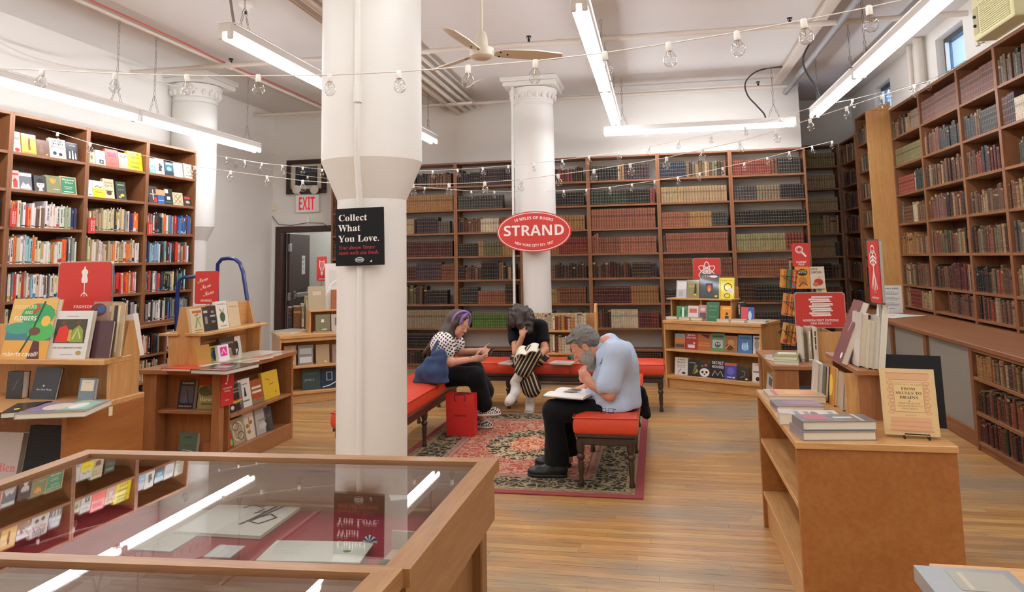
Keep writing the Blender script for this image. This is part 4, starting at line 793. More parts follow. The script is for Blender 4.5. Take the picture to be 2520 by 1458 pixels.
def lie(pts, z, t, label, col, prints=(), group='books lying on the display tables', **k):
    """lying book: picture corners near-left, near-right, far-left of its top face at height z+t"""
    a, b, c = [PZ(x, y, z+t) for x, y in pts]; u = b-a; w = u.length; u.normalize(); v = Vector((-u.y, u.x, 0)); h = (c-a).dot(v)
    h = max(.08, min(h, 1.6*w)); a = Vector((a.x, a.y, z+t))
    return cover_book(label, frame(a, u, (0, 0, -1), v), w, h, t, col, prints, group=group, **k)
T = lambda s, x, z, h, c, st='san', w=None: ('t', s, x, z, h, c, st) + ((w,) if w else ())
# two faced-out rows of the left cases (picture box, colours, print)
LP0 = Vector((-5.308, 4.615, 0)); LNRM = Vector((math.cos(LA_), -math.sin(LA_), 0)); LPL = (LP0-LNRM*.03, LNRM)
def man(c, x=.5, z0=.1, s=1.0): return [('e', x, z0+.45*s, .12*s, .09*s, c), ('p', [(x-.2*s, z0), (x+.2*s, z0), (x+.16*s, z0+.32*s), (x-.16*s, z0+.32*s)], c)]
BK, WH, IV = '2a2a2c', 'efece6', 'e3d8bc'
FO = [
 (31, 52, 314, 370, 'e4e0da', 'white novel with a red shape at its foot, top row', [('r', .1, .6, .9, .75, '8a8a88'), ('e', .6, .12, .3, .1, 'd0362c'), T('LOVE', .5, .4, .07, '44444a')]),
 (55, 91, 320, 377, 'd9a94a', 'ochre novel with a brown upright figure, top row', [('p', [(.45, .2), (.6, .2), (.58, .5), (.62, .75), (.5, .82), (.44, .6)], '7a4a22'), ('r', .1, .05, .9, .07, '8a5a2a')]),
 (92, 124, 334, 381, '6d4f42', 'brown hardback with a faint portrait, top row', man('7d6152', .35, .2, .9)+[('e', .75, .12, .09, .05, 'c8a04a')]),
 (124, 164, 330, 387, 'ece9e4', 'white novel titled chicago in red and black, top row', [T('DAVID', .5, .84, .09, BK, 'san', .7), T('MAMET', .5, .7, .09, BK, 'san', .75), T('CHICAGO', .5, .52, .08, 'c0332b', 'san', .8), ('s', [(.1, .45), (.3, .8), (.5, .6), (.7, .9), (.85, .65)], .03, BK), ('e', .3, .25, .12, .09, BK), ('e', .65, .22, .12, .09, BK), ('e', .82, .12, .08, .05, 'd8c04a')]),
 (165, 194, 340, 391, '2c2c30', 'black novel with pale standing figures, top row', [('p', [(.2, .1), (.35, .1), (.32, .5), (.24, .5)], 'd8d4ce'), ('p', [(.45, .08), (.6, .08), (.57, .55), (.5, .58)], 'e6e2dc'), ('p', [(.7, .1), (.85, .1), (.8, .45), (.74, .45)], 'b8b4ae'), ('r', .3, .82, .8, .84, 'c8c8c8')]),
 (219, 235, 364, 398, 'bdb79a', 'sage novel with a green plant, second bay of top row', [('e', .5, .55, .2, .2, '6a7a4a'), ('r', .2, .1, .8, .14, '6a6a5a')]),
 (237, 261, 362, 404, 'e9e4dc', 'white novel with a black square print, top row', [('r', .35, .1, .8, .38, '3a3a3e'), ('r', .5, .16, .65, .3, WH), T('STORY', .5, .7, .08, '8a7a6a', 'san', .7)]),
 (262, 293, 360, 410, 'f0685e', 'coral novel with a magenta title, top row', [T('BILLIE', .5, .72, .1, 'c8206a', 'san', .7), T('MORE', .5, .58, .1, 'c8206a', 'san', .7), ('r', .2, .2, .8, .22, 'd84a4a'), ('r', .25, .15, .75, .17, 'd84a4a')]),
 (294, 318, 368, 413, 'd8a898', 'salmon novel with a cream figure, top row', man('ece0cc', .5, .3, .9)+[('s', [(.2, .8), (.5, .7), (.8, .85)], .06, '8a4a42')]),
 (316, 352, 365, 419, 'f2d81e', 'yellow novel with black block capitals, top row', [T('ZADIE', .5, .82, .09, '2a2a20', 'san', .62), T('SMITH', .5, .64, .09, '2a2a20', 'san', .62), T('SWING', .5, .36, .09, '2a2a20', 'san', .62), T('TIME', .5, .12, .09, '2a2a20', 'san', .6)]),
 (369, 384, 382, 423, '7fb2d8', 'pale blue novel with a white band, top row', [('r', 0, .55, 1, 1, 'e6e9ec'), ('r', .2, .3, .8, .35, WH)]),
 (385, 406, 381, 425, 'e2ddd4', 'white novel with a black ink figure, top row', man(BK, .5, .2, .95)+[('e', .6, .5, .2, .1, BK)]),
 (408, 428, 392, 431, '27546a', 'teal and black novel, end bay of top row', [('r', 0, 0, 1, .3, '1c2a34'), ('e', .5, .5, .3, .14, '7ac0d0'), ('r', .1, .8, .9, .9, 'b8dce4')]),
 (430, 451, 394, 434, 'dcd8d6', 'pale grey novel, end bay of top row', [('r', .15, .5, .85, .53, '7a7a80'), ('r', .15, .6, .85, .66, '9a9aa0')]),
 (455, 477, 395, 437, 'c9c2b2', 'cream novel with grey drawing, end of top row', [('o', .5, .6, .25, .18, .06, '8a867c'), T('POEMS', .5, .15, .08, '4a4a48', 'san', .7)])]
FO1 = [
 (28, 50, 411, 462, 'c8b0a8', 'rose novel with a red pavilion, second row', [('r', .1, .1, .9, .5, 'd8d0c8'), ('r', .25, .1, .75, .4, 'c04a44'), ('p', [(.15, .4), (.85, .4), (.5, .6)], 'b03a36'), ('r', .1, .75, .9, .85, 'b8403c')]),
 (49, 80, 416, 465, '6a6e74', 'grey novel with a white mountain, second row', [('p', [(.05, .1), (.95, .1), (.7, .4), (.5, .3), (.3, .45)], 'd8d8d6'), ('r', 0, .78, 1, .95, 'e8e8e6'), ('r', .1, .04, .9, .08, 'c8c8c8')]),
 (86, 116, 424, 468, '3c3a3c', 'dark novel with a pale round portrait, second row', [('e', .5, .45, .32, .26, 'd8cfc4'), ('p', [(.2, .55), (.8, .55), (.75, .75), (.5, .85), (.25, .75)], '2a2628'), ('e', .4, .46, .05, .02, BK), ('e', .62, .46, .05, .02, BK), ('r', .42, .28, .6, .3, '8a4a44'), ('p', [(.3, .05), (.7, .05), (.6, .2), (.4, .2)], WH)]),
 (112, 152, 423, 472, '7b7d58', 'olive novel with an orange leaf motif, second row', [('e', .5, .68, .2, .14, 'e08a3a'), ('s', [(.3, .8), (.5, .6), (.7, .8)], .05, 'f0a04a'), ('s', [(.5, .85), (.5, .5)], .05, 'f0a04a'), ('r', .5, .2, .9, .23, 'd8d4b8')]),
 (150, 190, 425, 475, 'cdb08a', 'tan bordered novel with a green title panel, second row', [('r', .06, .05, .94, .95, '3f7f5e'), T('Heaven', .5, .78, .09, 'e8e0c4', 'ser', .75), T('Days', .55, .62, .09, 'e8e0c4', 'ser', .5), ('r', .25, .4, .75, .43, 'cfe0c8'), ('r', .3, .3, .7, .33, 'cfe0c8'), ('r', .2, .12, .8, .16, 'e8e0c4')]),
 (216, 229, 436, 481, 'eae6e0', 'slim white novel, second bay of second row', [('r', .2, .1, .8, .16, '6a6a6a')]),
 (230, 259, 437, 483, 'ece8e0', 'white novel with a yellow lower half, second row', [('r', 0, 0, 1, .55, 'f2da28'), ('s', [(.2, .62), (.4, .7), (.6, .6), (.8, .68)], .05, '3a3a32'), ('r', .2, .3, .8, .34, '8a7a20')]),
 (257, 283, 434, 487, 'd6c6a2', 'cream novel with a dark hatted head, second row', [('e', .5, .28, .25, .12, '5a4034'), ('r', .15, .36, .85, .4, '4a342c'), T('RANGER', .5, .75, .1, '8a7a54', 'san', .8), T('GATE', .5, .6, .1, '8a7a54', 'san', .8)]),
 (288, 312, 441, 490, '2a3230', 'black novel with green title and yellow spots, second row', [('r', .15, .78, .85, .86, '6aa04a'), ('e', .6, .25, .2, .08, 'e8c83a'), ('e', .35, .15, .15, .06, 'd8a83a'), ('r', .2, .5, .8, .6, '4a5a52')]),
 (367, 390, 450, 496, '3a3236', 'dark novel with a red stripe and white cross, second row', [('r', .45, .2, .55, .8, 'c8c4c0'), ('r', .2, .5, .8, .55, 'c8c4c0'), ('r', .55, .05, .9, .35, 'b03a3a')]),
 (386, 409, 460, 499, '2f5f9f', 'blue novel with a tan sky, second row', [('r', 0, .6, 1, 1, 'b8946a'), ('r', .2, .2, .8, .26, '9fc0e0')]),
 (406, 427, 457, 500, '2a2c2e', 'black novel with white marks, end bay of second row', [('r', .1, .7, .5, .95, 'd8d4ce'), ('r', .3, .3, .7, .5, 'd0d0c8'), ('r', .1, .1, .9, .2, '2a6a5a')]),
 (427, 452, 467, 503, 'd6c4a0', 'cream novel with a lattice drawing, end bay of second row', [('s', [(.1, .1), (.9, .9)], .04, '6a5a4a'), ('s', [(.9, .1), (.1, .9)], .04, '6a5a4a'), ('s', [(.1, .5), (.5, .9), (.9, .5), (.5, .1), (.1, .5)], .04, '6a5a4a')]),
 (454, 472, 476, 505, '43383a', 'small dark novel with a red label, end of second row', [('r', .1, .7, .9, .9, 'c8443a'), ('e', .5, .4, .3, .14, 'b8b0a4')])]
for L, z in ((FO, 2.492), (FO1, 2.175)):
    for x0, x1, yt, yb, c, lb, pr in L:
        sl = .16 if z > 2.3 else .1
        stand(x0, yb-(x1-x0)*sl, x1, yb, yt+2, LPL, lb, c, pr, tilt=9, level=z+.001, group='face-out novels in the top two rows', t=.03)
# shelf talkers on the left case
for k, (x, y, w) in enumerate(((24, 557, 15), (217, 574, 17), (362, 579, 13))):
    M, wd, h = face_px(x, y, x+w, y+2, y-44+k*6, (LP0+LNRM*.012, LNRM), 0)
    r = empty('shelf_tag', M=M, label='red hanging shelf tag with white vertical words, %s novels bay' % ('third', 'second', 'end')[k], category='tag', group='red shelf tags')
    MB().box(0, 0, 0, wd, .002, h).build('card', RED, r)
    f = Flat(); f.text('MODERN', wd*.35, h*.5, wd*.2, 'f0e6e0', rot=-math.pi/2, width=h*.7); f.text('FIRST EDITIONS', wd*.7, h*.5, wd*.16, 'f0e6e0', rot=-math.pi/2, width=h*.7); f.build('lettering', ink(), r)
# ------------------------------------------------------------------ display furniture
def boards(root, items, mats):
    """items: (name, box numbers..., material key)"""
    for n, b, m in items: MB().box(*b, ch=.003).build(n, mats[m], root)
SETL = dict(z=OAK, x=OAKX, y=OAKY); SETD = dict(z=WALNUT, x=WALNUTX, y=WALNUTX)
# far display cabinet, turned towards the middle of the room
a, b = PZ(1632, 788, .77), PZ(1872, 798, .77); u = (b-a).normalized(); n = Vector((-u.y, u.x, 0)); WD = (b-a).length
MD = frame((a.x, a.y, 0), u, n, (0, 0, 1)); dc = empty('display_cabinet', M=MD, label='light oak display cabinet of mysteries and science fiction before the back bookcases', category='cabinet')
DPL = (Vector((a.x, a.y, 0)), n)
zs1 = PN(1700, 862, DPL[0]+n*.02, n).z; zs2 = PN(1700, 927, DPL[0]+n*.02, n).z
boards(dc, [('side_panel', (0, 0, 0, .022, .58, .735), 'z'), ('side_panel', (WD-.022, 0, 0, WD, .58, .735), 'z'), ('top', (-.004, -.012, .735, WD+.004, .59, .77), 'x'), ('fascia', (.022, .004, .66, WD-.022, .024, .735), 'x'),
            ('shelf', (.022, 0, zs1-.026, WD-.022, .3, zs1), 'x'), ('shelf', (.022, 0, zs2-.03, WD-.022, .3, zs2), 'x'), ('fascia', (.022, .0, .11, WD-.022, .022, zs2-.03), 'x'), ('kick_board', (.022, .03, 0, WD-.022, .05, .11), 'x'), ('back_panel', (.022, .3, .05, WD-.022, .315, .735), 'z')], SETL)
ra, rb = PN(1655, 775, DPL[0]+n*.24, n), PN(1806, 775, DPL[0]+n*.24, n); x0, x1 = (ra-a).dot(u), (rb-a).dot(u); zu = PN(1720, 735, DPL[0]+n*.18, n).z
rs = empty('display_riser', M=MD @ Matrix.Translation((x0, .2, .77)), label='small two tier oak book riser on top of the far display cabinet', category='riser'); rw = x1-x0; hz = zu-.77
boards(rs, [('end_panel', (0, .0, 0, .018, .2, hz-.018), 'z'), ('end_panel', (rw-.018, 0, 0, rw, .2, hz-.018), 'z'), ('shelf', (-.03, -.04, hz-.018, rw+.02, .2, hz), 'x'), ('back_panel', (.018, .185, 0, rw-.018, .2, hz-.018), 'z'), ('back_panel', (0, .2, hz, rw, .215, hz+.13), 'z'), ('divider', (rw*.5, .0, 0, rw*.5+.015, .185, hz-.018), 'z'), ], SETL)
DD = [  # x0, x1, ytop, ybottom, distance behind the front plane, level
 (1664, 1691, 688, 731, 'c8c8c8', 'book in a glaring clear sleeve on the atom sign riser', [('r', .1, .5, .9, .9, 'e8e8e8'), ('r', .2, .1, .6, .4, 'b0b0b0')], .19, zu),  # pale blocks are sleeve glare painted into the cover, not print
 (1689, 1720, 687, 732, '8a8452', 'olive gold hardback on the atom sign riser', [('r', .15, .6, .85, .7, 'b8a860'), ('p', [(.6, .2), (.8, .2), (.78, .75), (.65, .8)], '3a3424'), ('e', .7, .2, .1, .05, 'e8d84a')], .19, zu),
 (1721, 1769, 674, 734, '33353a', 'big black hardback in a clear sleeve before the atom sign', [T('CLIVE B', .5, .87, .08, 'd8d8d4', 'ser', .72), ('r', .2, .79, .85, .81, 'b83a30'), ('r', .33, .25, .68, .62, '3a4a6a'), ('e', .5, .42, .12, .14, 'e0622a'), ('e', .5, .36, .06, .1, 'f0b04a'), ('e', .72, .9, .2, .05, 'f4f4f4'), ('e', .85, .1, .08, .04, 'e8dc5a')], .19, zu),
 (1769, 1806, 684, 736, 'efe02c', 'yellow novel with black and white drawing on the riser', [('o', .6, .55, .25, .18, .05, '2a2a20'), ('e', .75, .4, .2, .12, WH), ('o', .55, .15, .18, .1, .04, '2a2a20'), ('r', .05, .05, .1, .95, 'b8ac20'), T('DARK AGE', .55, .85, .05, 'b8ac20', 'san', .7)], .19, zu),
 (1664, 1691, 745, 778, '4a8a5a', 'green book leaning in the riser, first of its lower row', [('e', .6, .5, .3, .3, '2f6a42'), ('r', .5, .1, .7, .9, 'dfe8e2')], .16, .77),
 (1692, 1718, 745, 780, 'e0d8cc', 'white paperback with red title in the riser', [('r', .15, .5, .85, .8, 'cc6a66'), ('r', .1, .1, .9, .2, '8a8a86')], .15, .77),
 (1719, 1739, 742, 780, 'c89090', 'pink and grey paperback in the riser', [('r', .1, .1, .9, .5, '6a5a62'), ('e', .5, .7, .3, .12, 'e8d0d0')], .15, .77),
 (1738, 1768, 740, 787, '2f6f4c', 'dark green hardback leaning before the riser', [T('The Lyre', .55, .75, .07, 'a8c8a0', 'ita', .7), T('of Love', .5, .55, .07, 'a8c8a0', 'ita', .6), ('r', .2, .2, .8, .23, '8ab090')], .1, .77),
 (1772, 1799, 747, 786, 'e0922c', 'orange novel with a dark bust in the riser', man('3a3836', .6, .05, 1.0)+[('r', .2, .8, .9, .88, 'f4d060')], .1, .77),
 (1823, 1854, 745, 783, 'd03a40', 'red and blue novel beside the oak riser', [('p', [(.5, 0), (1, 0), (1, 1), (.62, 1), (.5, .6)], '3a62a8'), ('e', .7, .45, .15, .3, 'c8d4e4'), ('r', .1, .05, .5, .12, 'f0e8e0')], .12, .77),
 (1660, 1686, 820, 858, '9a6a44', 'brown novel with an orange landscape, first in upper cabinet row', [('r', 0, .4, 1, .7, 'c8743a'), ('r', 0, .7, 1, 1, '8a9aa0'), ('r', .1, .1, .9, .3, '5a4030')], .06, zs1),
 (1687, 1715, 820, 861, 'a82f34', 'red thriller with white capitals in the oak cabinet', [T('BRAD', .5, .82, .1, 'e8d8d0', 'san', .7), T('MELTZER', .5, .67, .1, 'e8d8d0', 'san', .85), ('r', .2, .1, .8, .3, 'dcd0d0'), ('e', .75, .4, .1, .06, 'e8c83a')], .06, zs1),
 (1716, 1750, 820, 862, 'b0622c', 'orange novel with a dark bird wing in the oak cabinet', [('p', [(.2, .95), (.8, .7), (.9, .95)], '4a3020'), T('MICHAEL', .5, .4, .07, 'e09a5a', 'san', .8), T('NICHOLAS', .5, .25, .09, 'e8a05a', 'san', .85)], .06, zs1),
 (1749, 1783, 819, 865, '5a8a54', 'green novel with a grey panel in the oak cabinet', [('r', .12, .18, .88, .62, 'b8b8b6'), ('e', .5, .35, .22, .16, '5a5654'), ('e', .42, .4, .05, .04, WH), ('e', .58, .4, .05, .04, WH), ('r', .1, .75, .9, .85, '3f5a34')], .06, zs1),
 (1783, 1815, 826, 867, '9a622e', 'brown and gold novel with a crouching figure', [('e', .5, .6, .25, .18, 'c88a44'), ('e', .4, .3, .3, .2, '5a3418'), ('s', [(.1, .2), (.4, .5), (.8, .3)], .08, 'd09a54')], .06, zs1),
 (1816, 1851, 824, 869, '2a6aa8', 'blue novel with white forms in the oak cabinet', [T('PARKER', .5, .78, .09, '1a3a5a', 'san', .75), ('e', .5, .35, .25, .22, '8ac0e8'), ('s', [(.3, .2), (.35, .6), (.5, .3), (.65, .62), (.7, .2)], .06, 'e4f0f8')], .06, zs1),
 (1853, 1872, 826, 871, 'd6cfc8', 'pale grey novel at the end of the upper cabinet row', [('e', .5, .5, .3, .3, '9a948e'), ('r', .2, .8, .8, .9, '5a5654')], .06, zs1),
 (1660, 1692, 877, 921, 'dedad2', 'white thriller with a skyline, lower cabinet row', [T('CARA', .5, .83, .08, '54504c', 'san', .6), T('BLACK', .5, .68, .08, '54504c', 'san', .65), T('MURDER', .5, .52, .06, '9a7a74', 'san', .7), T('SQUAD', .5, .42, .06, '9a7a74', 'san', .6), ('s', [(.25, .1), (.5, .35)], .03, BK), ('e', .7, .12, .15, .06, BK)], .06, zs2),
 (1693, 1720, 885, 925, '2c2c28', 'black novel with olive leaves, lower cabinet row', [('p', [(.4, .1), (.9, .7), (.6, .75)], '7a7444'), ('p', [(.5, .1), (.95, .3), (.8, .5)], 'a89a54'), ('r', .1, .8, .7, .86, '8a8a84')], .06, zs2),
 (1719, 1748, 889, 926, '343436', 'black novel with a white round bear face, lower row', [('e', .5, .3, .42, .3, 'eceae4'), ('e', .33, .33, .1, .09, '1c1c1e'), ('e', .67, .33, .1, .09, '1c1c1e'), ('e', .5, .18, .08, .05, '1c1c1e'), ('e', .3, .75, .12, .08, '6a7a4a'), ('e', .6, .8, .12, .08, 'c8705a')], .06, zs2),
 (1749, 1783, 885, 931, '262628', 'black novel with tall white capitals, lower cabinet row', [T('SECRET', .5, .76, .16, 'e8e6e0', 'san', .86), T('HOUSES', .5, .55, .14, 'e8e6e0', 'san', .86), ('s', [(.1, .1), (.3, .4), (.5, .15), (.7, .4), (.9, .1)], .05, 'c8c6c0')], .06, zs2),
 (1783, 1813, 893, 934, '4a4a9a', 'violet blue novel with a red head band, lower row', [('r', 0, .85, 1, 1, 'c86a5a'), ('e', .5, .5, .3, .25, '6a6ac0'), ('e', .75, .12, .1, .05, 'f0e04a'), ('r', .2, .1, .6, .16, 'd8d8e8')], .06, zs2),
 (1812, 1843, 899, 935, '2e2c2c', 'small black novel with a pale outline, lower row', [('s', [(.4, .7), (.7, .6), (.6, .3), (.3, .2)], .06, '8a7a6a'), ('e', .8, .12, .1, .06, 'f0d84a')], .05, zs2),
 (1851, 1872, 891, 938, 'e2ddd6', 'white mystery with a black bird, end of lower row', [('e', .65, .15, .25, .12, BK), ('r', .1, .5, .9, .56, '5a5654'), ('r', .3, .85, .9, .95, 'd8a8a0')], .05, zs2)]
for x0, x1, yt, yb, c, lb, pr, off, z in DD: stand(x0, yb-1, x1, yb+1, yt, (DPL[0]+n*off, n), lb, c, pr, level=z+.001, tilt=9, group='face-out books on the far oak cabinet', t=.024)
for k, (p, c) in enumerate((((1638, 786), 'd8d0c0'), ((1670, 788), 'cfc6b4'), ((1699, 789), 'c8bca8'), ((1763, 793), 'd6cebe'), ((1797, 794), 'dcd6c8'), ((1838, 796), 'e4e0d8'))):
    q = PZ(p[0], p[1], .77); wd = (.14, .13, .14, .14, .16, .2)[k]; ang = math.atan2(u.y, u.x)
    cover_book('%s pale book lying flat along the front of the oak cabinet top' % ordn(k+1), Matrix.Translation((q.x, q.y, .77+.032)) @ rotz(ang) @ frame((0, .005, 0), (1, 0, 0), (0, 0, -1), (0, 1, 0)), wd, .12, .03, c, [('r', .1, .2, .9, .8, 'b8b0a4')], group='books lying on the oak cabinet')
q = PZ(1816, 790, .77); MB_ = rotz(math.atan2(u.y, u.x)); MB_.translation = Vector((q.x, q.y, .771)); tag(spine_book(.045, .2, .15, lin('4a4f50'), 'J').build('display_book', JACKET, M=MB_), 'grey black book standing spine out beside the oak riser', 'book')
# ---- oak display cabinet by the door, partly behind the near column
a, b = PZ(688, 828, .73), PZ(836, 819, .73); u = (b-a).normalized(); n = Vector((-u.y, u.x, 0)); WD = 1.2
MH = frame((a.x, a.y, 0), u, n, (0, 0, 1)); hc = empty('display_cabinet', M=MH, label='light oak display cabinet of rare books beside the passage door', category='cabinet'); HP = Vector((a.x, a.y, 0))
zs1 = PN(760, 899, HP+n*.02, n).z; zs2 = PN(760, 962, HP+n*.02, n).z
boards(hc, [('side_panel', (0, 0, 0, .022, .58, .695), 'z'), ('side_panel', (WD-.022, 0, 0, WD, .58, .695), 'z'), ('top', (-.004, -.012, .695, WD+.004, .59, .73), 'x'), ('fascia', (.022, .004, .655, WD-.022, .024, .695), 'x'),
            ('shelf', (.022, 0, zs1-.026, WD-.022, .3, zs1), 'x'), ('shelf', (.022, 0, zs2-.03, WD-.022, .3, zs2), 'x'), ('fascia', (.022, .0, .1, WD-.022, .022, zs2-.03), 'x'), ('kick_board', (.022, .02, 0, WD-.022, .04, .1), 'x'), ('back_panel', (.022, .3, .05, WD-.022, .315, .695), 'z')], SETL)
x0 = (PN(760, 815, HP+n*.22, n)-a).dot(u); hz = PN(800, 763, HP+n*.2, n).z-.73
rs = empty('display_riser', M=MH @ Matrix.Translation((x0, .2, .73)), label='small oak riser holding rare folios beside the passage door', category='riser')
boards(rs, [('end_panel', (0, 0, 0, .02, .2, hz-.018), 'z'), ('end_panel', (.6, 0, 0, .62, .2, hz-.018), 'z'), ('shelf', (0, -.02, hz-.018, .62, .2, hz), 'x'), ('back_panel', (.02, .185, 0, .6, .2, hz-.018), 'z')], SETL)
HH = [(759, 802, 704, 762, 'b8a98c', 'beige folio with a pale label standing on the riser', [('r', .25, .62, .72, .78, 'cbbfa6')], .24, .73+hz),
 (802, 846, 646, 758, 'e6e2da', 'tall white portfolio in a clear sleeve before the near column', [('r', .2, .5, .9, .85, 'd2ccc2'), ('s', [(0, .3), (.3, .55), (.9, .7)], .05, 'f8f8f6')], .27, .73+hz),  # near-white stroke paints the sheen of the sleeve
 (816, 850, 709, 757, 'a8613a', 'brick brown folio at the edge of the near column', [('r', .2, .5, .9, .56, '8a4a2c')], .22, .73+hz),
 (777, 813, 769, 812, '7c7a5e', 'sage green book with a small white label in the riser', [('r', .38, .55, .58, .72, 'e0dcd0'), ('e', .6, .15, .2, .04, 'c8ccb8')], .17, .73),
 (816, 850, 768, 810, 'c4bcae', 'pale book with a photograph in the riser', [('r', .25, .35, .9, .8, '6a6258')], .17, .73),
 (699, 729, 846, 895, 'b39a78', 'beige book in a clear sleeve, first in the upper row', [('e', .5, .4, .25, .15, '8f7a5c'), ('s', [(.8, .1), (.7, .5), (.75, .9)], .04, 'f4f0e8')], .06, zs1),  # pale upright stroke is a plastic glint painted on the cover
 (734, 771, 846, 893, '8c8c8a', 'grey book in a glaring plastic sleeve, upper row', [('r', .1, .55, .9, .85, 'b8b8b6'), ('r', .1, .1, .9, .4, 'cfcfcd')], .06, zs1),  # light bands paint the glare off the plastic into the cover
 (778, 811, 843, 889, 'b49d7c', 'plain beige book, third in the upper row by the door', [('e', .7, .1, .1, .05, 'e8d87a')], .06, zs1),
 (818, 846, 843, 887, '9c8878', 'book with a brown portrait beside the near column', [('e', .55, .6, .25, .2, '5a4438'), ('e', .58, .55, .16, .14, 'c49a84')], .06, zs1),
 (699, 717, 921, 964, 'c2b296', 'beige book in clear sleeve, first in the lower row', [('s', [(.2, .1), (.5, .8), (.8, .2)], .06, 'f0ece2')], .06, zs2),  # zigzag stroke is painted sleeve glint, not cover art
 (744, 789, 908, 958, '3d4c4c', 'dark teal book with faint lettering, lower row', [T('FRANCE', .5, .72, .1, '5c6e6a', 'san', .75), T('JORIE', .4, .42, .1, '8a9a94', 'san', .55)], .06, zs2),
 (790, 832, 905, 953, '27344a', 'navy book with a white square outline, lower row', [('s', [(.35, .4), (.65, .4), (.65, .8), (.35, .8), (.35, .4)], .05, 'c8ccd0'), ('s', [(.1, .08), (.5, .14), (.9, .3)], .05, 'e8ecf0')], .06, zs2)]
for x0, x1, yt, yb, c, lb, pr, off, z in HH: stand(x0, yb+1, x1, yb-2, yt, (HP+n*off, n), lb, c, pr, level=z+.001, tilt=7, group='rare books by the passage door', t=.022, gloss=False)
ang = math.atan2(u.y, u.x)
for k, (px, py, t, h, c, st, lb) in enumerate(((709, 813, .05, .26, '3a3634', 'L', 'dark leather folio standing by the rare book riser'), (722, 813, .085, .27, '7a4e2e', 'L', 'broad brown leather folio standing by the rare book riser'), (742, 812, .03, .3, 'cfc3a4', 'J', 'slim cream folio standing by the rare book riser'), (751, 811, .03, .38, 'c0a878', 'J', 'tallest tan folio standing against the rare book riser'))):
    q = PZ(px, py, .73); Mx = rotz(ang-.1); Mx.translation = Vector((q.x, q.y, .731)); tag(spine_book(t, h, .2, lin(c), st).build('display_book', LEATHER, M=Mx), lb, 'book', 'rare folios by the passage door')
lie(((666, 815), (716, 817), (672, 807)), .73, .02, 'pale book lying at the corner of the cabinet by the door', 'dcd6c8')
lie(((770, 816), (815, 815), (772, 811)), .73, .014, 'brown book lying before the rare book riser', '8a5a34')
# ---- low dark-red wood table with a stepped riser of new arrivals
gx0, gx1, gy0, gy1, gz = -3.80, -3.16, 4.90, 6.0, .74
gt = empty('display_table', (gx0, gy0, 0), label='red brown wooden display table with open shelves of new books', category='table'); w, l = gx1-gx0, gy1-gy0
zg = PY(480, 1011, gy0+.03).z
boards(gt, [('top', (-.02, -.03, gz-.035, w+.02, l+.03, gz), 'y'), ('corner_post', (0, 0, 0, .115, .12, gz-.035), 'z'), ('corner_post', (w-.065, 0, 0, w, .06, gz-.035), 'z'), ('end_panel', (w-.3, l-.03, 0, w, l, gz-.035), 'z'), ('side_panel', (0, .12, 0, .03, l, gz-.035), 'z'),
            ('shelf', (.115, .02, zg-.025, w-.065, .14, zg), 'x'), ('back_panel', (.03, .14, 0, w-.01, .155, gz-.035), 'z'), ('centre_panel', (w-.30, .155, 0, w-.28, l-.03, gz-.035), 'z'), ('shelf', (w-.28, .155, .36, w-.004, l-.03, .385), 'y'), ('plinth', (w-.02, .06, 0, w, l-.03, .13), 'y'), ('shelf', (w-.28, .155, .10, w-.004, l-.03, .125), 'y'), ('plinth', (.115, .03, 0, w-.065, .05, .06), 'x'), ('shelf', (.115, .03, .06, w-.065, .14, .075), 'x')], SETD)
# riser: profile seen on its near end
fy0 = 5.0
def prof(pts, y): return [((p.x), p.z) for p in (PY(px, py, y) for px, py in pts)]
P8 = prof(((414, 891), (414, 821), (433, 816), (443, 757), (460, 757), (472, 821), (490, 817), (488, 891)), fy0); zb = min(p[1] for p in P8)
P8 = [(x, max(z, gz) if abs(z-zb) > .02 else gz) for x, z in P8]
fr = empty('stepped_riser', (0, 0, 0), label='light wood stepped riser of new arrivals standing on the red brown table', category='riser')
xc = (P8[3][0]+P8[4][0])/2; z1 = P8[5][1]; z2 = P8[3][1]
for y in (fy0, 5.86): MB().prism(P8, y, y+.02, u=(1, 0, 0), v=(0, 0, 1), w=(0, 1, 0)).build('end_panel', OAK, fr)
for sg in (-1, 1):
    xs = xc+sg*.03; MB().box(min(xs, xc+sg*.19), fy0-.02, z1-.02, max(xs, xc+sg*.19), 5.9, z1, ch=.003).build('shelf', OAKY, fr)
MB().box(xc-.012, fy0+.02, gz, xc+.012, 5.86, z2).build('centre_panel', OAKY, fr)
def side_px(x0, y0, x1, y1, yt, z, lb, col, pr, tilt=10, t=.026, group='books on the new arrivals table', **k): return stand(x0, y0, x1, y1, yt, z, lb, col, pr, tilt=tilt, t=t, group=group, **k)
XE = lambda x: (Vector((x, 0, 0)), Vector((-1, 0, 0)))
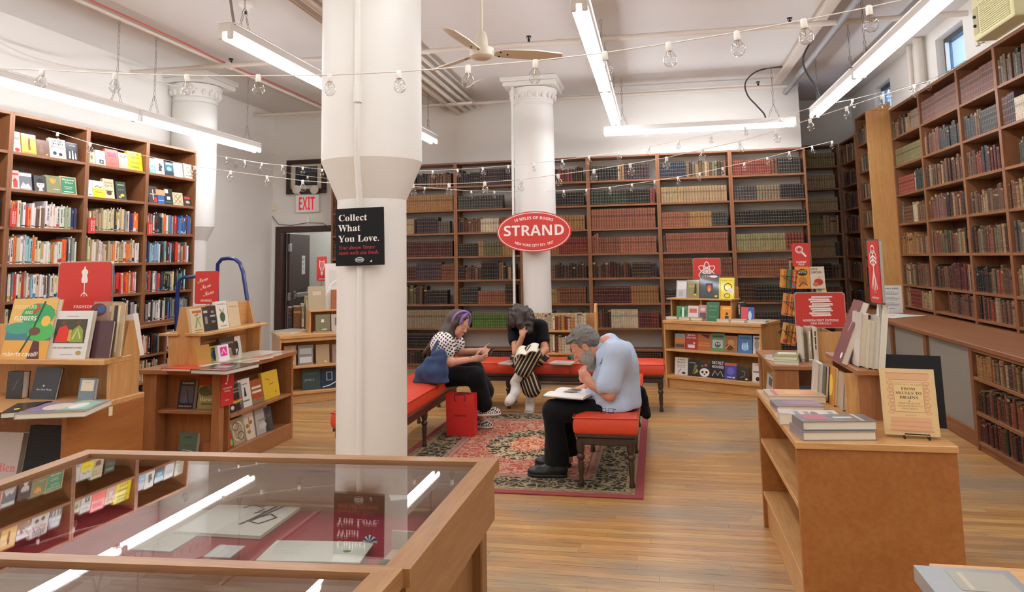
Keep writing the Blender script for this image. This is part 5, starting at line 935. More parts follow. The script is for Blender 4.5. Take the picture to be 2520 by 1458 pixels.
for x0, y0, x1, y1, yt, c, lb, pr in [
 (474, 816, 506, 812, 756, 'd9c7a0', 'cream book with green coral drawing on the stepped riser', [('r', .15, .8, .85, .9, 'b85a3a'), ('s', [(.3, .2), (.5, .6), (.35, .7), (.6, .75)], .08, '5a8a54'), ('s', [(.7, .2), (.55, .5), (.75, .65)], .07, '7aa86a'), ('r', .2, .08, .8, .12, '8a7a5a')]),
 (503, 811, 519, 809, 752, '38342f', 'slim black book beside the coral drawing book', [('r', .3, .3, .7, .6, '8a867e'), ('r', .2, .75, .8, .85, 'c8c4ba')]),
 (519, 809, 537, 806, 749, '2f2d2b', 'black book with grey title on the stepped riser', [('r', .15, .55, .85, .62, 'b0aca4'), ('r', .25, .3, .75, .4, '7a766e'), ('e', .5, .75, .2, .06, '8a867e')]),
 (538, 807, 565, 803, 739, 'e9e4d6', 'white book with a dark green plant drawing', [T('THE PEOPLE', .5, .86, .045, '6a665c', 'san', .8), ('e', .5, .42, .24, .18, '3f5a34'), ('s', [(.5, .2), (.45, .6), (.3, .72)], .06, '3f5a34'), ('s', [(.52, .5), (.65, .72)], .06, '5a7a48'), ('r', .2, .08, .8, .11, '8a867c')]),
 (566, 803, 593, 798, 740, 'd9c7a0', 'cream book with small type, last on the stepped riser', [T('POEMS', .5, .78, .035, '8a7a5a', 'san', .6), ('r', .35, .6, .65, .61, 'b0a494'), ('e', .5, .3, .1, .03, 'd8a898')])]:
    side_px(x0, y0, x1, y1, yt, XE(xc+.10), lb, c, pr, level=z1+.001)
for x0, y0, x1, y1, yt, c, lb, pr, xo in [
 (490, 893, 521, 889, 842, 'c99a52', 'plain tan book leaning low on the stepped riser', [('r', .1, .1, .9, .12, 'b08444')], .16),
 (519, 885, 547, 880, 842, 'b8a84e', 'yellow and blue illustrated book below the riser shelf', [('e', .4, .5, .28, .25, '4a6a9a'), ('e', .65, .6, .2, .18, 'e0d078'), ('r', .2, .82, .8, .9, '3a5a7a')], .15),
 (546, 879, 583, 872, 824, '4a3a34', 'dark brown book with a pale standing figure', [T('WARE I BEEN', .5, .7, .08, 'c8c0b4', 'san', .8), ('e', .62, .45, .1, .07, 'c8a084'), ('p', [(.5, .05), (.78, .05), (.72, .38), (.55, .38)], 'a88a6a')], .13),
 (578, 873, 597, 869, 822, 'e4e0d8', 'white book with black ink shapes below the riser shelf', [('e', .4, .6, .25, .2, BK), ('s', [(.3, .1), (.6, .4), (.5, .8)], .12, BK)], .12),
 (541, 887, 567, 884, 844, 'ece8ea', 'white card with a magenta print in front of the riser', [('r', .18, .38, .82, .88, 'd8309a'), ('s', [(.3, .5), (.5, .75), (.7, .5)], .07, 'f0e0a0')], .2)]:
    side_px(x0, y0, x1, y1, yt, XE(xc+xo), lb, c, pr, level=gz+.001)
for x0, y0, x1, y1, yt, c, lb, pr, z in [
 (567, 996, 601, 984, 930, '2f2c2a', 'black book with rainbow stripes on the table side', [T('Beneath', .5, .8, .06, 'd0ccc4', 'ser', .7), T('London', .5, .68, .06, 'd0ccc4', 'ser', .7), ('s', [(.1, .42), (.5, .36), (.95, .4)], .07, 'd8403a'), ('s', [(.1, .38), (.5, .32), (.95, .36)], .05, 'e8c83a'), ('s', [(.1, .33), (.5, .28), (.95, .32)], .05, '4a9a54'), ('e', .2, .15, .12, .08, 'e0dcd4')], .386),
 (594, 982, 622, 973, 913, 'ece9e4', 'white book with a small dark figure on the table side', [('p', [(.4, .38), (.62, .38), (.56, .62), (.46, .62)], '2a2a2e'), ('e', .51, .66, .06, .04, '2a2a2e'), ('r', .2, .2, .8, .25, '6a6e74'), ('r', .25, .8, .75, .84, '9a9a98')], .386),
 (622, 970, 650, 961, 912, 'a8552c', 'brick red book with white label bands on the table side', [('r', .1, .62, .9, .72, 'e6dcc8'), ('r', .1, .44, .9, .54, 'e6dcc8'), ('r', 0, 0, 1, .22, '8a7a5a'), ('e', .5, .2, .15, .08, 'd04a2a')], .386),
 (652, 961, 690, 949, 895, 'eac53a', 'yellow book with fine script on the table side', [('s', [(.2, .75), (.45, .7), (.4, .5), (.7, .55)], .025, '8a6a2a'), ('e', .75, .18, .07, .04, 'b8923a')], .386),
 (564, 1085, 577, 1080, 1045, 'c2362f', 'small red book at the corner of the lower table shelf', [('e', .6, .3, .25, .2, '9ac04a')], .126),
 (573, 1082, 608, 1068, 1018, 'b3a386', 'tan book with white scrollwork on the lower table shelf', [('o', .5, .5, .35, .35, .05, 'e0d6c0'), ('o', .35, .7, .2, .15, .04, '6a5a44'), ('o', .65, .3, .2, .15, .04, '6a5a44')], .126),
 (604, 1068, 630, 1057, 1001, 'e2dac8', 'white book with an ochre leaf on the lower table shelf', [('s', [(.5, .2), (.55, .8)], .05, '9a6a1e'), ('e', .35, .5, .14, .08, 'a8761e'), ('e', .7, .6, .14, .08, 'a8761e'), ('e', .45, .28, .16, .07, 'b0842a')], .126),
 (634, 1056, 665, 1044, 992, 'b9b7b3', 'silver grey book on the lower table shelf', [('r', .2, .5, .8, .56, '8a8884'), ('e', .5, .3, .3, .12, 'cfcdc9')], .126),
 (656, 1044, 674, 1036, 985, '4a4e52', 'slate book at the end of the lower table shelf', [('r', .2, .6, .8, .64, '7a7e82')], .126)]:
    side_px(x0, y0, x1, y1, yt, XE(gx1-.05), lb, c, pr, level=z)
for x0, x1, yt, yb, c, lb, pr, z in [
 (435, 474, 938, 1008, '2f2a33', 'black hardback with a blue grey scene, end shelf of the table', [T('PLAYERS', .55, .87, .06, 'd8d0c0', 'san', .75), ('r', .14, .2, .95, .8, '5a5a66'), ('s', [(.35, .2), (.6, .75)], .06, '8a5a3a'), ('s', [(.7, .2), (.5, .7)], .06, '2a2a30'), T('DON DELILLO', .5, .06, .045, 'd8d0c0', 'san', .8)], zg),
 (484, 532, 930, 1011, 'a09a62', 'olive hardback with a red sky, end shelf of the table', [('r', 0, .72, 1, 1, 'a8502f'), ('e', .4, .55, .4, .16, '5a5a3a'), ('e', .7, .66, .28, .12, '6a6848'), T('Havana', .5, .25, .11, 'eee8c8', 'scr' if False else 'ser', .8), ('r', .2, .14, .8, .17, '4a4a34')], zg),
 (436, 480, 1038, 1104, '5f7565', 'green cloth book in a clear sleeve, lower end shelf', [('r', .35, .8, .7, .85, '465a4a'), ('s', [(.05, .1), (.3, .35), (.8, .3), (.95, .15)], .03, 'e8f0ea'), ('s', [(.3, .55), (.7, .48)], .02, '4a5e50')], .076),  # green book: pale curve is sleeve sheen drawn in colour above
 (497, 531, 1064, 1107, 'a86a44', 'small reddish book on the lower end shelf', [('e', .4, .3, .3, .2, '6a4a2e'), ('e', .7, .5, .2, .15, 'c88a5a')], .076)]:
    M, w_, h_ = face_px(x0, yb, x1, yb, yt, (Vector((0, gy0+.08, 0)), Vector((0, -1, 0))), 9); M.translation.z = z+.001
    cover_book(lb, M, w_, h_, .045 if x0 in (435, 436) else .03, c, pr, group='books on the end shelves of the new arrivals table')
for pts, t, lb, c, pr in [
 (((396, 906), (480, 908), (402, 894)), .022, 'orange red book lying at the table corner', 'd8482c', [T('CONGO CARD', .5, .3, .15, 'a82a1c', 'san', .8)]),
 (((468, 910), (556, 913), (480, 890)), .03, 'dark book with a red spine lying on the table', '4a4440', [('r', 0, 0, 1, .12, '9a2f28'), ('r', .3, .3, .7, .6, '8a847a'), T('EARTH I', .5, .02, .08, 'd8c8b8')]),
 (((556, 905), (600, 897), (560, 886)), .028, 'white book with a yellow edge lying on the table', 'e6e0cc', [('r', 0, 0, .5, .3, 'e8d04a'), ('r', .2, .5, .8, .6, '9a947c')]),
 (((580, 893), (640, 882), (590, 872)), .024, 'pale book lying fourth along the table', 'dcd4c0', [('r', .1, .2, .9, .4, '8a9a6a')]),
 (((625, 882), (674, 873), (640, 864)), .026, 'cream book with a red edge lying along the table', 'd8ccb4', [('r', 0, 0, 1, .15, 'b04a3a')]),
 (((655, 872), (696, 865), (660, 858)), .028, 'white book lying at the far end of the table', 'e0dacc', [])]: lie(pts, gz, t, lb, c, pr)
# ---- fashion counter at the picture's edge
ex1, ey0, ey1, ez, exl = -3.10, 3.42, 4.02, .74, -5.0
et = empty('display_table', (ex1, ey0, 0), label='orange wood display counter of fashion books before the novels wall', category='table'); l = ey1-ey0
boards(et, [('top', (exl-ex1, -.01, ez-.03, .0, l, ez), 'x'), ('end_panel', (-.03, 0, 0, .0, l, ez-.03), 'z'), ('back_panel', (exl-ex1, l-.02, 0, -.03, l, ez-.03), 'z'), ('bottom_shelf', (exl-ex1, 0, .08, -.03, l-.02, .11), 'x'), ('plinth', (exl-ex1, .02, 0, -.03, .04, .08), 'x')], dict(x=OAKX, z=MAPLE))
sz = .975
P6 = [(-.235+.0, ez), (-.0+.0, ez), (0, ez+.24), (-.06, ez+.44), (-.10, ez+.44), (-.15, sz), (-.235, sz)]; P6 = [(a+ey1-ey0-.03, b) for a, b in P6]
er = empty('stepped_riser', (ex1-.02, ey0, 0), label='light wood riser carrying large fashion books on the orange counter', category='riser')
MB().prism(P6, -.025, 0, u=(0, 1, 0), v=(0, 0, 1), w=(1, 0, 0)).build('end_panel', OAK, er)
MB().box(exl-ex1, l-.33, sz-.03, .003, l-.10, sz+.001, ch=.003).build('shelf', OAKX, er); MB().box(exl-ex1, l-.11, ez, -.025, l-.09, ez+.42).build('back_panel', OAK, er)
EY = lambda y: (Vector((0, y, 0)), Vector((0, -1, 0)))
BIRD = [('r', 0, 0, 1, .32, 'd9a24e'), ('r', 0, .3, 1, .48, '4a7a86'), ('r', 0, .48, 1, 1, 'd8b066'), ('e', .62, .72, .38, .2, '3f9a5e'), ('e', .75, .45, .3, .16, '4fae5a'), ('e', .25, .5, .3, .1, '4a9a7a'), ('s', [(.4, .1), (.55, .4), (.72, .95)], .04, '2a4a34'), ('s', [(.5, .75), (.62, .85), (.55, .9)], .06, 'c8482f'), ('e', .82, .62, .1, .09, 'e8b85a'), ('p', [(.58, 0), (.85, 0), (.78, .28), (.64, .3)], '5a3434'), ('e', .62, .45, .13, .07, '6a4a40'),
        T('FIGHTERS', .3, .83, .06, 'e6cfa2', 'san', .5), T('AND', .4, .74, .05, 'e6cfa2'), T('FLOWERS', .35, .63, .075, 'f2efe6', 'san', .5), T('roberto cavalli', .42, .04, .07, 'f0e6d4', 'san', .78)]
FSH = [('r', .1, .32, .9, .82, '4a463c'), ('p', [(.14, .34), (.46, .34), (.44, .62), (.36, .7), (.2, .64)], 'd0392f'), ('e', .3, .74, .06, .05, '6a4434'), ('p', [(.52, .34), (.86, .34), (.82, .6), (.7, .7), (.56, .6)], '8a9a4a'), ('s', [(.58, .4), (.68, .62), (.78, .42)], .04, 'c8d07a'), ('e', .68, .75, .06, .05, '6a4434'), ('r', .46, .36, .54, .6, 'd0a050'), ('r', .35, .88, .65, .89, '7a7a7a'), T('THE ISAAC MIZRAHI PICTURES', .5, .21, .03, '5a5a58', 'fine', .75), ('e', .8, .12, .07, .045, 'a8924a'), ('r', .35, .08, .65, .09, '8a8a88')]
for x0, x1, yt, yb, c, lb, pr, y, t, tl in [
 (0, 112, 736, 884, 'd9a24e', 'big fashion book with tropical flowers in green and orange', BIRD, 3.70, .04, 13),
 (112, 209, 766, 884, 'd9d7d3', 'white fashion book with red and green jackets on its cover', FSH, 3.72, .03, 11),
 (209, 267, 792, 884, '4a2630', 'plain maroon cloth book on the fashion riser', [], 3.76, .02, 9),
 (214, 282, 748, 884, '9a7f6c', 'taupe photo book with a blue ring on the fashion riser', [('e', .2, .85, .3, .12, '6a3a3a'), ('e', .3, .86, .14, .07, '3f5a8a'), T('ES', .75, .82, .1, 'd0c4b0', 'ser')], 3.81, .02, 7),
 (262, 293, 748, 882, 'b59a72', 'tan photo book with a black sideways title on the riser', [('r', .2, .55, .5, .95, '3a3a38'), ('r', .55, .1, .7, .95, 'd8ccb0')], 3.80, .022, 6)]:
    M, w_, h_ = face_px(x0, yb, x1, yb, yt, EY(y), tl); M.translation.z = sz+.001; cover_book(lb, M, w_, h_, t, c, pr, group='large fashion books')
Mx = frame((-3.10, 4.1, 0.82), (0, 1, 0), (-.98, 0, -.2), (-.2, 0, .98))
cover_book('white book standing behind the fashion riser', frame((-3.12, 3.985, ez+.22), (0, 1, 0), Vector((-.97, 0, -.2)).normalized(), Vector((-.2, 0, .97)).normalized()), .045, .26, .22, 'e6e2d8', [], group='large fashion books')
for x0, y0, x1, y1, yt, c, lb, pr, t, tl in [
 (13, 990, 52, 989, 922, '232327', 'small black book with white page edge on the fashion counter', [('s', [(.4, .3), (.7, .7)], .05, '6a6a6e')], .05, 3),
 (72, 988, 134, 984, 907, '20232e', 'black hardback with silver script on the fashion counter', [T('Bon Bon Fancy', .5, .28, .05, 'd8d8da', 'fine', .6), ('e', .45, .42, .04, .03, 'c8c8ca')], .02, 14),
 (190, 984, 230, 981, 928, '6f8490', 'grey blue book with a cream label on the fashion counter', [('r', .12, .42, .9, .92, 'ded6c0'), ('r', .35, .8, .65, .82, '8a8478')], .025, 9)]:
    stand(x0, y0, x1, y1, yt, EY(3.73), lb, c, pr, tilt=tl, t=t, level=ez+.001, group='books on the fashion counter')
lie(((0, 1017), (96, 1010), (10, 994)), ez, .03, 'glossy black album lying on the fashion counter', '26262a', [('e', .3, .3, .08, .08, 'd8d04a')])
lie(((34, 1019), (210, 1012), (92, 990)), ez, .03, 'album with mottled pastel cover lying on the fashion counter', '9a9a96', [('r', .05, .1, .5, .9, '7a6a86'), ('r', .5, .15, .95, .85, '8ab0a4'), ('e', .4, .5, .2, .3, 'c8b8a8'), ('e', .7, .5, .12, .25, 'd8d4c8')])
for x0, x1, yt, yb, c, lb, pr, t in [(-30, 52, 1062, 1150, 'cfc8c4', 'pale art folio with pink lettering under the counter', [T('Ben', .7, .55, .1, 'e07a84', 'ser'), ('o', .3, .2, .12, .1, .03, '4a4a4a')], .04), (66, 160, 1046, 1140, '1e1f24', 'large black folio under the fashion counter', [], .05)]:
    p_, q_ = PY(x0, yt, 3.62), PY(x1, yt, 3.62); M = frame((p_.x, 3.56, .112), (1, 0, 0), (0, .985, -.17), (0, .17, .985)); cover_book(lb, M, q_.x-p_.x, p_.z-.112, t, c, pr, group='folios under the fashion counter', gloss=False)
tg = MB().box(0, 0, 0, .002, .03, .05).build('price_tag', plain('tag_card', 'e8dcb8', rough=.7), loc=PX(267, 1012, ex1+.003)-Vector((0, 0, .03))); tag(tg, 'small cream price tag hanging on the orange counter end', 'tag')
# ---- near oak counter with the tan book, and its riser
ax0, ax1, ay0, ay1, az = .527, 1.126, 3.225, 4.42, .74
at_ = empty('display_table', (ax0, ay0, 0), label='orange brown oak display table nearest the camera with a tan book on top', category='table'); w, l = ax1-ax0, ay1-ay0
boards(at_, [('top', (-.003, -.01, az-.028, w+.003, l, az), 'x'), ('end_panel', (0, 0, 0, w, .03, az-.028), 'z'), ('end_panel', (0, l-.03, 0, w, l, az-.028), 'z'), ('centre_panel', (w*.5, .03, 0, w*.5+.02, l-.03, az-.028), 'z'), ('shelf', (.004, .03, .455, w*.5, l-.03, .48), 'y'), ('shelf', (.004, .03, .17, w*.5, l-.03, .195), 'y'), ('side_panel', (w-.02, .03, 0, w, l-.03, az-.028), 'z'), ('plinth', (.02, .03, 0, .04, l-.03, .17), 'y')], dict(x=OAKX, y=OAKY, z=MAPLE))
ar = empty('stepped_riser', (0, 0, 0), label='brown riser with a plank shelf of large albums on the near oak table', category='riser')
xm = PY(2118, 1000, 3.66).x; MB().box(xm, 3.66, az, 1.03, 3.69, .945).build('end_panel', WALNUT, ar); MB().box(PY(2084, 1000, 3.68).x, 3.675, az, xm, 3.695, .945).build('end_panel', OAK, ar); MB().box(.9, 4.22, az, 1.02, 4.25, .945).build('end_panel', WALNUT, ar)
MB().box(1.0, 3.69, az, 1.02, 4.22, 1.2).build('centre_panel', WALNUT, ar); MB().box(.875, 3.62, .945, 1.0, 4.26, .97, ch=.003).build('shelf', WALNUTX, ar)
def side_book(lb, x, y, z, w, h, t, tilt, col, pr=(), yaw=0, **k):
    R = rotz(yaw).to_3x3(); T_ = math.radians(tilt); u_ = R @ Vector((0, -1, 0)); n_ = R @ Vector((1, 0, 0)); up = Vector((0, 0, 1))*math.cos(T_)+n_*math.sin(T_)
    return cover_book(lb, frame((x, y, z), u_, n_*math.cos(T_)-Vector((0, 0, 1))*math.sin(T_), up), w, h, t, col, pr, group='albums on the near riser', **k)
side_book('large mauve album leaning on the near riser', .845, 3.97, .973, .17, .32, .034, 22, '8a5a60', [('s', [(.6, .5), (.7, .7), (.68, .85)], .06, 'd8b8b8'), ('e', .8, .12, .1, .05, 'f0e8e8')])
for k, (x, y, w_, h_, t_, c, lb) in enumerate(((.90, 3.86, .16, .25, .03, 'dcd4c8', 'white album with grey marbled pages on the near riser'), (.925, 3.76, .12, .22, .026, 'c9bca4', 'cream album fourth along the near riser'), (.945, 3.72, .1, .24, .02, 'b8b0a6', 'grey album beside the drawing figure sign'), (.965, 3.70, .1, .29, .022, 'e0dcd4', 'tall white album in front of the drawing figure sign'))):
    side_book(lb, x, y, .973, w_, h_, t_, 7, c)
for x, y, w_, h_, t_, c, lb, pr in ((.795, 4.30, .15, .185, .024, 'd8d2c6', 'white book in clear sleeve leaning under the plank shelf', [('s', [(.2, .1), (.5, .8)], .05, 'f4f4f0')]), (.818, 4.22, .15, .18, .016, '2c2c30', 'black book leaning under the plank shelf', []), (.836, 4.12, .16, .185, .016, 'd8923a', 'orange and yellow picture book under the plank shelf', [('e', .5, .5, .3, .3, 'e8c04a')]), (.852, 4.0, .15, .175, .016, 'b8ae98', 'pale sleeved book under the plank shelf', [])):  # white book's pale streak is a sleeve highlight painted on
    side_book(lb, x, y, az+.002, w_, h_, t_, 6, c, pr)
# tan book on an easel before a black board
M, w_, h_ = face_px(2183, 1046, 2331, 1056, 872, az, 7); cover_book('large plain black board standing behind the tan book', M, w_, h_, .02, '131317', [], gloss=False, name='black_board', cat='board', group=None)
M, w_, h_ = face_px(2178, 1069, 2315, 1077, 906, az+.012, 9)
FL = 'c48a6c'
ORN = [('r', .05, .05, .95, .95, 'd9bb88'), ('r', .1, .84, .9, .93, 'd2a67e'), ('s', [(.1, .93), (.9, .93)], .02, FL), ('s', [(.14, .83), (.86, .83)], .015, FL)]
for k in range(9): ORN += [('o', .16+.03*(k % 2), .34+.055*k, .05, .022, .012, FL), ('o', .84-.03*(k % 2), .34+.055*k, .05, .022, .012, FL)]
ORN += [('r', .13, .06, .87, .27, 'd3a57e'), ('s', [(.1, .14), (.9, .13)], .012, FL), ('s', [(.13, .2), (.87, .2)], .01, FL), ('s', [(.1, .07), (.9, .07)], .02, FL), ('r', .23, .35, .77, .79, 'dcc08c'), ('s', [(.23, .35), (.77, .35), (.77, .79), (.23, .79), (.23, .35)], .012, 'b88a62'),
        T('EUGENE S. FLAMM', .5, .745, .026, 'a0805a', 'ser', .5), T('FROM', .5, .675, .042, '4a3a28', 'ser', .26), T('SKULLS TO', .5, .61, .042, '4a3a28', 'ser', .48), T('BRAINS', .5, .545, .042, '4a3a28', 'ser', .34), ('e', .5, .51, .012, .009, '4a3a28'), T('2500 YEARS OF', .5, .465, .024, '9a7a58', 'ser', .4), T('NEUROSURGICAL', .5, .425, .024, '9a7a58', 'ser', .46), T('PROGRESS', .5, .385, .024, '9a7a58', 'ser', .3), T('A.A.N.S', .5, .29, .018, '9a7a58', 'ser', .18)]
cover_book('tan book with an ornamental border, propped on a small wire easel', M, w_, h_, .022, 'dcc190', ORN, gloss=False, group=None)
es = empty('wire_easel', M=Matrix.Translation(M.translation), label='small black wire easel under the tan book', category='easel'); ang = math.atan2(M[1][0], M[0][0])
R = rotz(ang); q = [R @ Vector(p) for p in ((.07, .1, -.008), (.07, -.025, -.008), (.07, -.03, .012), (.16, -.03, .012), (.16, -.025, -.008), (.16, .1, -.008), (.16, .1, .12))]
MB().tube(q, .0028, 6).build('wire', DKMETAL, es)
for pts, z, t, lb, c, pr in [
 (((1975, 1063), (2157, 1062), (1958, 1040)), az, .036, 'lower grey hardback of the pair at the table corner', '8f8f90', []),
 (((1975, 1038), (2158, 1037), (1958, 1020)), az+.037, .036, 'upper grey hardback with a red print at the table corner', '7c7e80', [('r', .1, .2, .42, .9, 'a8606a'), ('r', .5, .4, .75, .6, 'c8c8c8'), ('r', .8, .0, .85, 1, 'b8b8b8')]),
 (((1956, 1030), (2080, 1032), (1950, 1009)), az, .05, 'white lettered book lying behind the grey pair', 'dcd8d0', [('r', .1, .2, .2, .8, '8a8a86'), ('r', .3, .2, .4, .8, '8a8a86'), ('e', .5, .5, .08, .3, '6a6a68'), ('r', .8, .2, .9, .8, '9a9a96')]),
 (((1918, 1017), (1952, 1018), (1912, 1004)), az, .05, 'white book lying at the table edge', 'dedad2', []),
 (((1912, 1000), (2030, 1001), (1906, 984)), az, .03, 'mauve grey sleeved book lying across the table', '8f8690', [('r', .2, .2, .9, .8, '9a7a8a')]),
 (((1892, 974), (2034, 976), (1882, 958)), az, .035, 'cream book with an orange panel lying at the far table end', 'dccfb8', [('r', .15, .15, .9, .85, 'd8a070'), ('r', .35, .3, .6, .7, 'e0b060'), ('r', .1, .1, .18, .9, 'c8686a')])]: lie(pts, z+.001, t, lb, c, pr)
# ---- red brown table behind it, its riser and books
bx0, bx1, by0, by1, bz = .80, 1.42, 5.62, 6.5, .705
bt = empty('display_table', (bx0, by0, 0), label='red brown wooden table of first editions behind the near oak table', category='table'); w, l = bx1-bx0, by1-by0
boards(bt, [('top', (-.015, -.02, bz-.03, w+.015, l+.02, bz), 'x'), ('end_panel', (0, 0, 0, .165, .03, bz-.03), 'z'), ('end_panel', (w-.1, 0, 0, w, .03, bz-.03), 'z'), ('side_panel', (.0, .03, 0, .02, .12, bz-.03), 'z'), ('side_panel', (0, l-.1, 0, .02, l, bz-.03), 'z'), ('back_panel', (.15, .3, 0, w-.05, .32, bz-.03), 'z'), ('shelf', (.165, .02, .35, w-.1, .3, .375), 'x'), ('shelf', (.004, .12, .36, .15, l-.1, .385), 'y'), ('plinth', (0, .03, 0, .02, l, .14), 'y'), ('centre_panel', (.15, .12, 0, .17, l-.1, bz-.03), 'z')], SETD)
br_ = empty('stepped_riser', (0, 0, 0), label='brown riser behind the first editions sign', category='riser')
MB().box(1.13, 5.85, bz, 1.38, 5.88, bz+.215).build('end_panel', OAK, br_); MB().box(1.24, 5.88, bz, 1.26, 6.4, bz+.215).build('centre_panel', WALNUT, br_)
stand(1968, 968, 2040, 970, 905, EY(5.66), 'black book with white slanted lettering in the table end', '25242a', [T('JAMES', .3, .75, .06, 'd0ccc4', 'san', .3), T('BARCLAY', .5, .62, .07, 'd0ccc4', 'san', .5), T('VICIOUS', .45, .3, .12, 'e4e0d8', 'san', .7), ('e', .68, .85, .14, .09, 'd8d4cc')], tilt=8, level=.377)
stand(1884, 955, 1901, 957, 898, XE(bx0+.03), 'white book hanging over the side shelf of the table', 'd8d4c4', [('r', .2, .1, .8, .3, 'b8b04a'), ('r', .3, .5, .7, .9, '4a5a5a')], tilt=8, level=.39)
for x, c, lb, t in ((1.075-.05, 'd6cfc0', 'white spine book leaning at the first editions riser', .02), (1.075, 'b8ac94', 'grey spine book leaning at the first editions riser', .025), (1.11, 'e0d8c4', 'cream thick book at the first editions riser', .035)):
    q = Matrix.Translation((x, 5.8, bz+.001)); tag(spine_book(t, .25, .17, lin(c), 'J').build('display_book', JACKET, M=q), lb, 'book', 'books at the first editions riser')
for pts, z, t, lb, c, pr in [
 (((1882, 874), (1905, 880), (1880, 862)), bz, .03, 'pale book lying at the far corner of the first editions table', 'd6d0c0', []),
 (((1900, 876), (1958, 878), (1890, 862)), bz, .035, 'grey book lying at the back of the first editions table', '8a8680', []),
 (((1904, 888), (1966, 890), (1898, 877)), bz, .028, 'lower cream book of the pair on the first editions table', 'd8d4c0', []),
 (((1904, 877), (1962, 879), (1898, 866)), bz+.029, .026, 'upper green edged book of the pair on the first editions table', 'a8b070', [('r', .1, .5, .9, .95, 'e0d8cc'), ('s', [(.2, .7), (.5, .6), (.8, .75)], .04, '4a3a2a')])]: lie(pts, z+.001, t, lb, c, pr)
# ---- table corner with a glazed grey book at the bottom of the picture
kt = empty('display_table', (.62, 1.6, 0), label='small oak table corner at the bottom edge of the picture', category='table')
boards(kt, [('top', (-.0, .0, .715, .6, .42, .745), 'x'), ('side_panel', (0, .01, 0, .03, .41, .715), 'y'), ('side_panel', (.57, .01, 0, .6, .41, .715), 'y')], SETL)
lie(((2302, 1460), (2560, 1478), (2276, 1393)), .745, .035, 'big grey picture book lying on the bottom table corner', '8e9294', [('r', .3, .15, .9, .85, 'a09c90'), ('r', .4, .2, .45, .8, 'b8b09a')])
# ------------------------------------------------------------------ rug
rx0, rx1, ry0, ry1 = -2.0, -.14, 4.76, 7.23; RW, RL = rx1-rx0, ry1-ry0
def rug_mat():
    m, t, b = newmat('rug_wool'); tc = N(t, 'ShaderNodeTexCoord'); sp = N(t, 'ShaderNodeSeparateXYZ'); t.links.new(tc.outputs['Object'], sp.inputs[0])
    def ma(op, a, b_=None, c=None):
        n = N(t, 'ShaderNodeMath', operation=op)
        for i, v in enumerate((a, b_, c)):
            if v is None: continue
            if hasattr(v, 'links'): t.links.new(v, n.inputs[i])
            else: n.inputs[i].default_value = v
        return n.outputs[0]
    ax, ay = ma('ABSOLUTE', sp.outputs[0]), ma('ABSOLUTE', sp.outputs[1])
    d = ma('MINIMUM', ma('SUBTRACT', RW/2, ax), ma('SUBTRACT', RL/2, ay))
    def steps(src, stops, mx):
        r = t.nodes.new('ShaderNodeValToRGB'); r.color_ramp.interpolation = 'CONSTANT'; t.links.new(ma('DIVIDE', src, mx), r.inputs[0]); e = r.color_ramp.elements
        while len(e) < len(stops): e.new(.5)
        for el, (p, c) in zip(e, stops): el.position = p/mx; el.color = (*lin(c), 1)
        return r.outputs[0]
    G = steps(d, [(0, '9a4a4c'), (.055, 'a08a6c'), (.072, '5a4a3a'), (.08, 'a8946f'), (.115, '34322a'), (.33, '94806a'), (.345, '8a5a4c'), (.37, 'a08a6c'), (.395, '7a4a40'), (.405, 'a84c42')], .6)
    Mo = steps(d, [(0, '9a4a4c'), (.055, '8a755a'), (.115, '9c8a6c'), (.33, '94806a'), (.345, 'a8746a'), (.395, '8a5a4c'), (.405, 'bb957a')], .6)
    ex, ey = ma('DIVIDE', sp.outputs[0], .36), ma('DIVIDE', sp.outputs[1], .5); e = ma('SQRT', ma('ADD', ma('MULTIPLY', ex, ex), ma('MULTIPLY', ey, ey)))
    ang = ma('ARCTAN2', ey, ex); e = ma('ADD', e, ma('MULTIPLY', ma('SINE', ma('MULTIPLY', ang, 16)), .035))
    inm = ma('LESS_THAN', e, 1.0)
    G = mixcol(t, inm, G, steps(e, [(0, 'c0564c'), (.44, 'c8a680'), (.47, '34302a'), (.95, 'c8a680')], 1.2)); Mo = mixcol(t, inm, Mo, steps(e, [(0, 'd8b088'), (.44, '7a3a34'), (.47, 'bfa885'), (.95, 'b0463f')], 1.2))
    no = N(t, 'ShaderNodeTexNoise', Scale=9.0, Detail=1.0); t.links.new(tc.outputs['Object'], no.inputs['Vector'])
    wv = N(t, 'ShaderNodeVectorMath', operation='MULTIPLY_ADD'); wv.inputs[1].default_value = (.11, .11, 0); t.links.new(no.outputs['Color'], wv.inputs[0]); t.links.new(tc.outputs['Object'], wv.inputs[2])
    v1 = N(t, 'ShaderNodeTexVoronoi', Scale=19.0, feature='DISTANCE_TO_EDGE'); t.links.new(wv.outputs[0], v1.inputs['Vector'])
    v2 = N(t, 'ShaderNodeTexVoronoi', Scale=8.5); t.links.new(wv.outputs[0], v2.inputs['Vector'])
    fl2 = ma('MULTIPLY', ma('GREATER_THAN', v2.outputs['Distance'], .13), ma('LESS_THAN', v2.outputs['Distance'], .30))
    v3 = N(t, 'ShaderNodeTexVoronoi', Scale=26.0); t.links.new(wv.outputs[0], v3.inputs['Vector'])
    mk = ma('MAXIMUM', ma('MAXIMUM', ma('LESS_THAN', v1.outputs['Distance'], .075), fl2), ma('LESS_THAN', v3.outputs['Distance'], .27))
    c = mixcol(t, mk, G, Mo); n4 = N(t, 'ShaderNodeTexNoise', Scale=220.0, Detail=2.0); t.links.new(tc.outputs['Object'], n4.inputs['Vector'])
    t.links.new(mixcol(t, ramp(t, n4.outputs[0], [(.3, .25), (.7, 0.)]), c, (.08, .05, .04)), b.inputs['Base Color'])
    b.inputs['Roughness'].default_value = .95; b.inputs['Specular IOR Level'].default_value = .1; bump(t, b, n4.outputs[0], .5, .003); return m
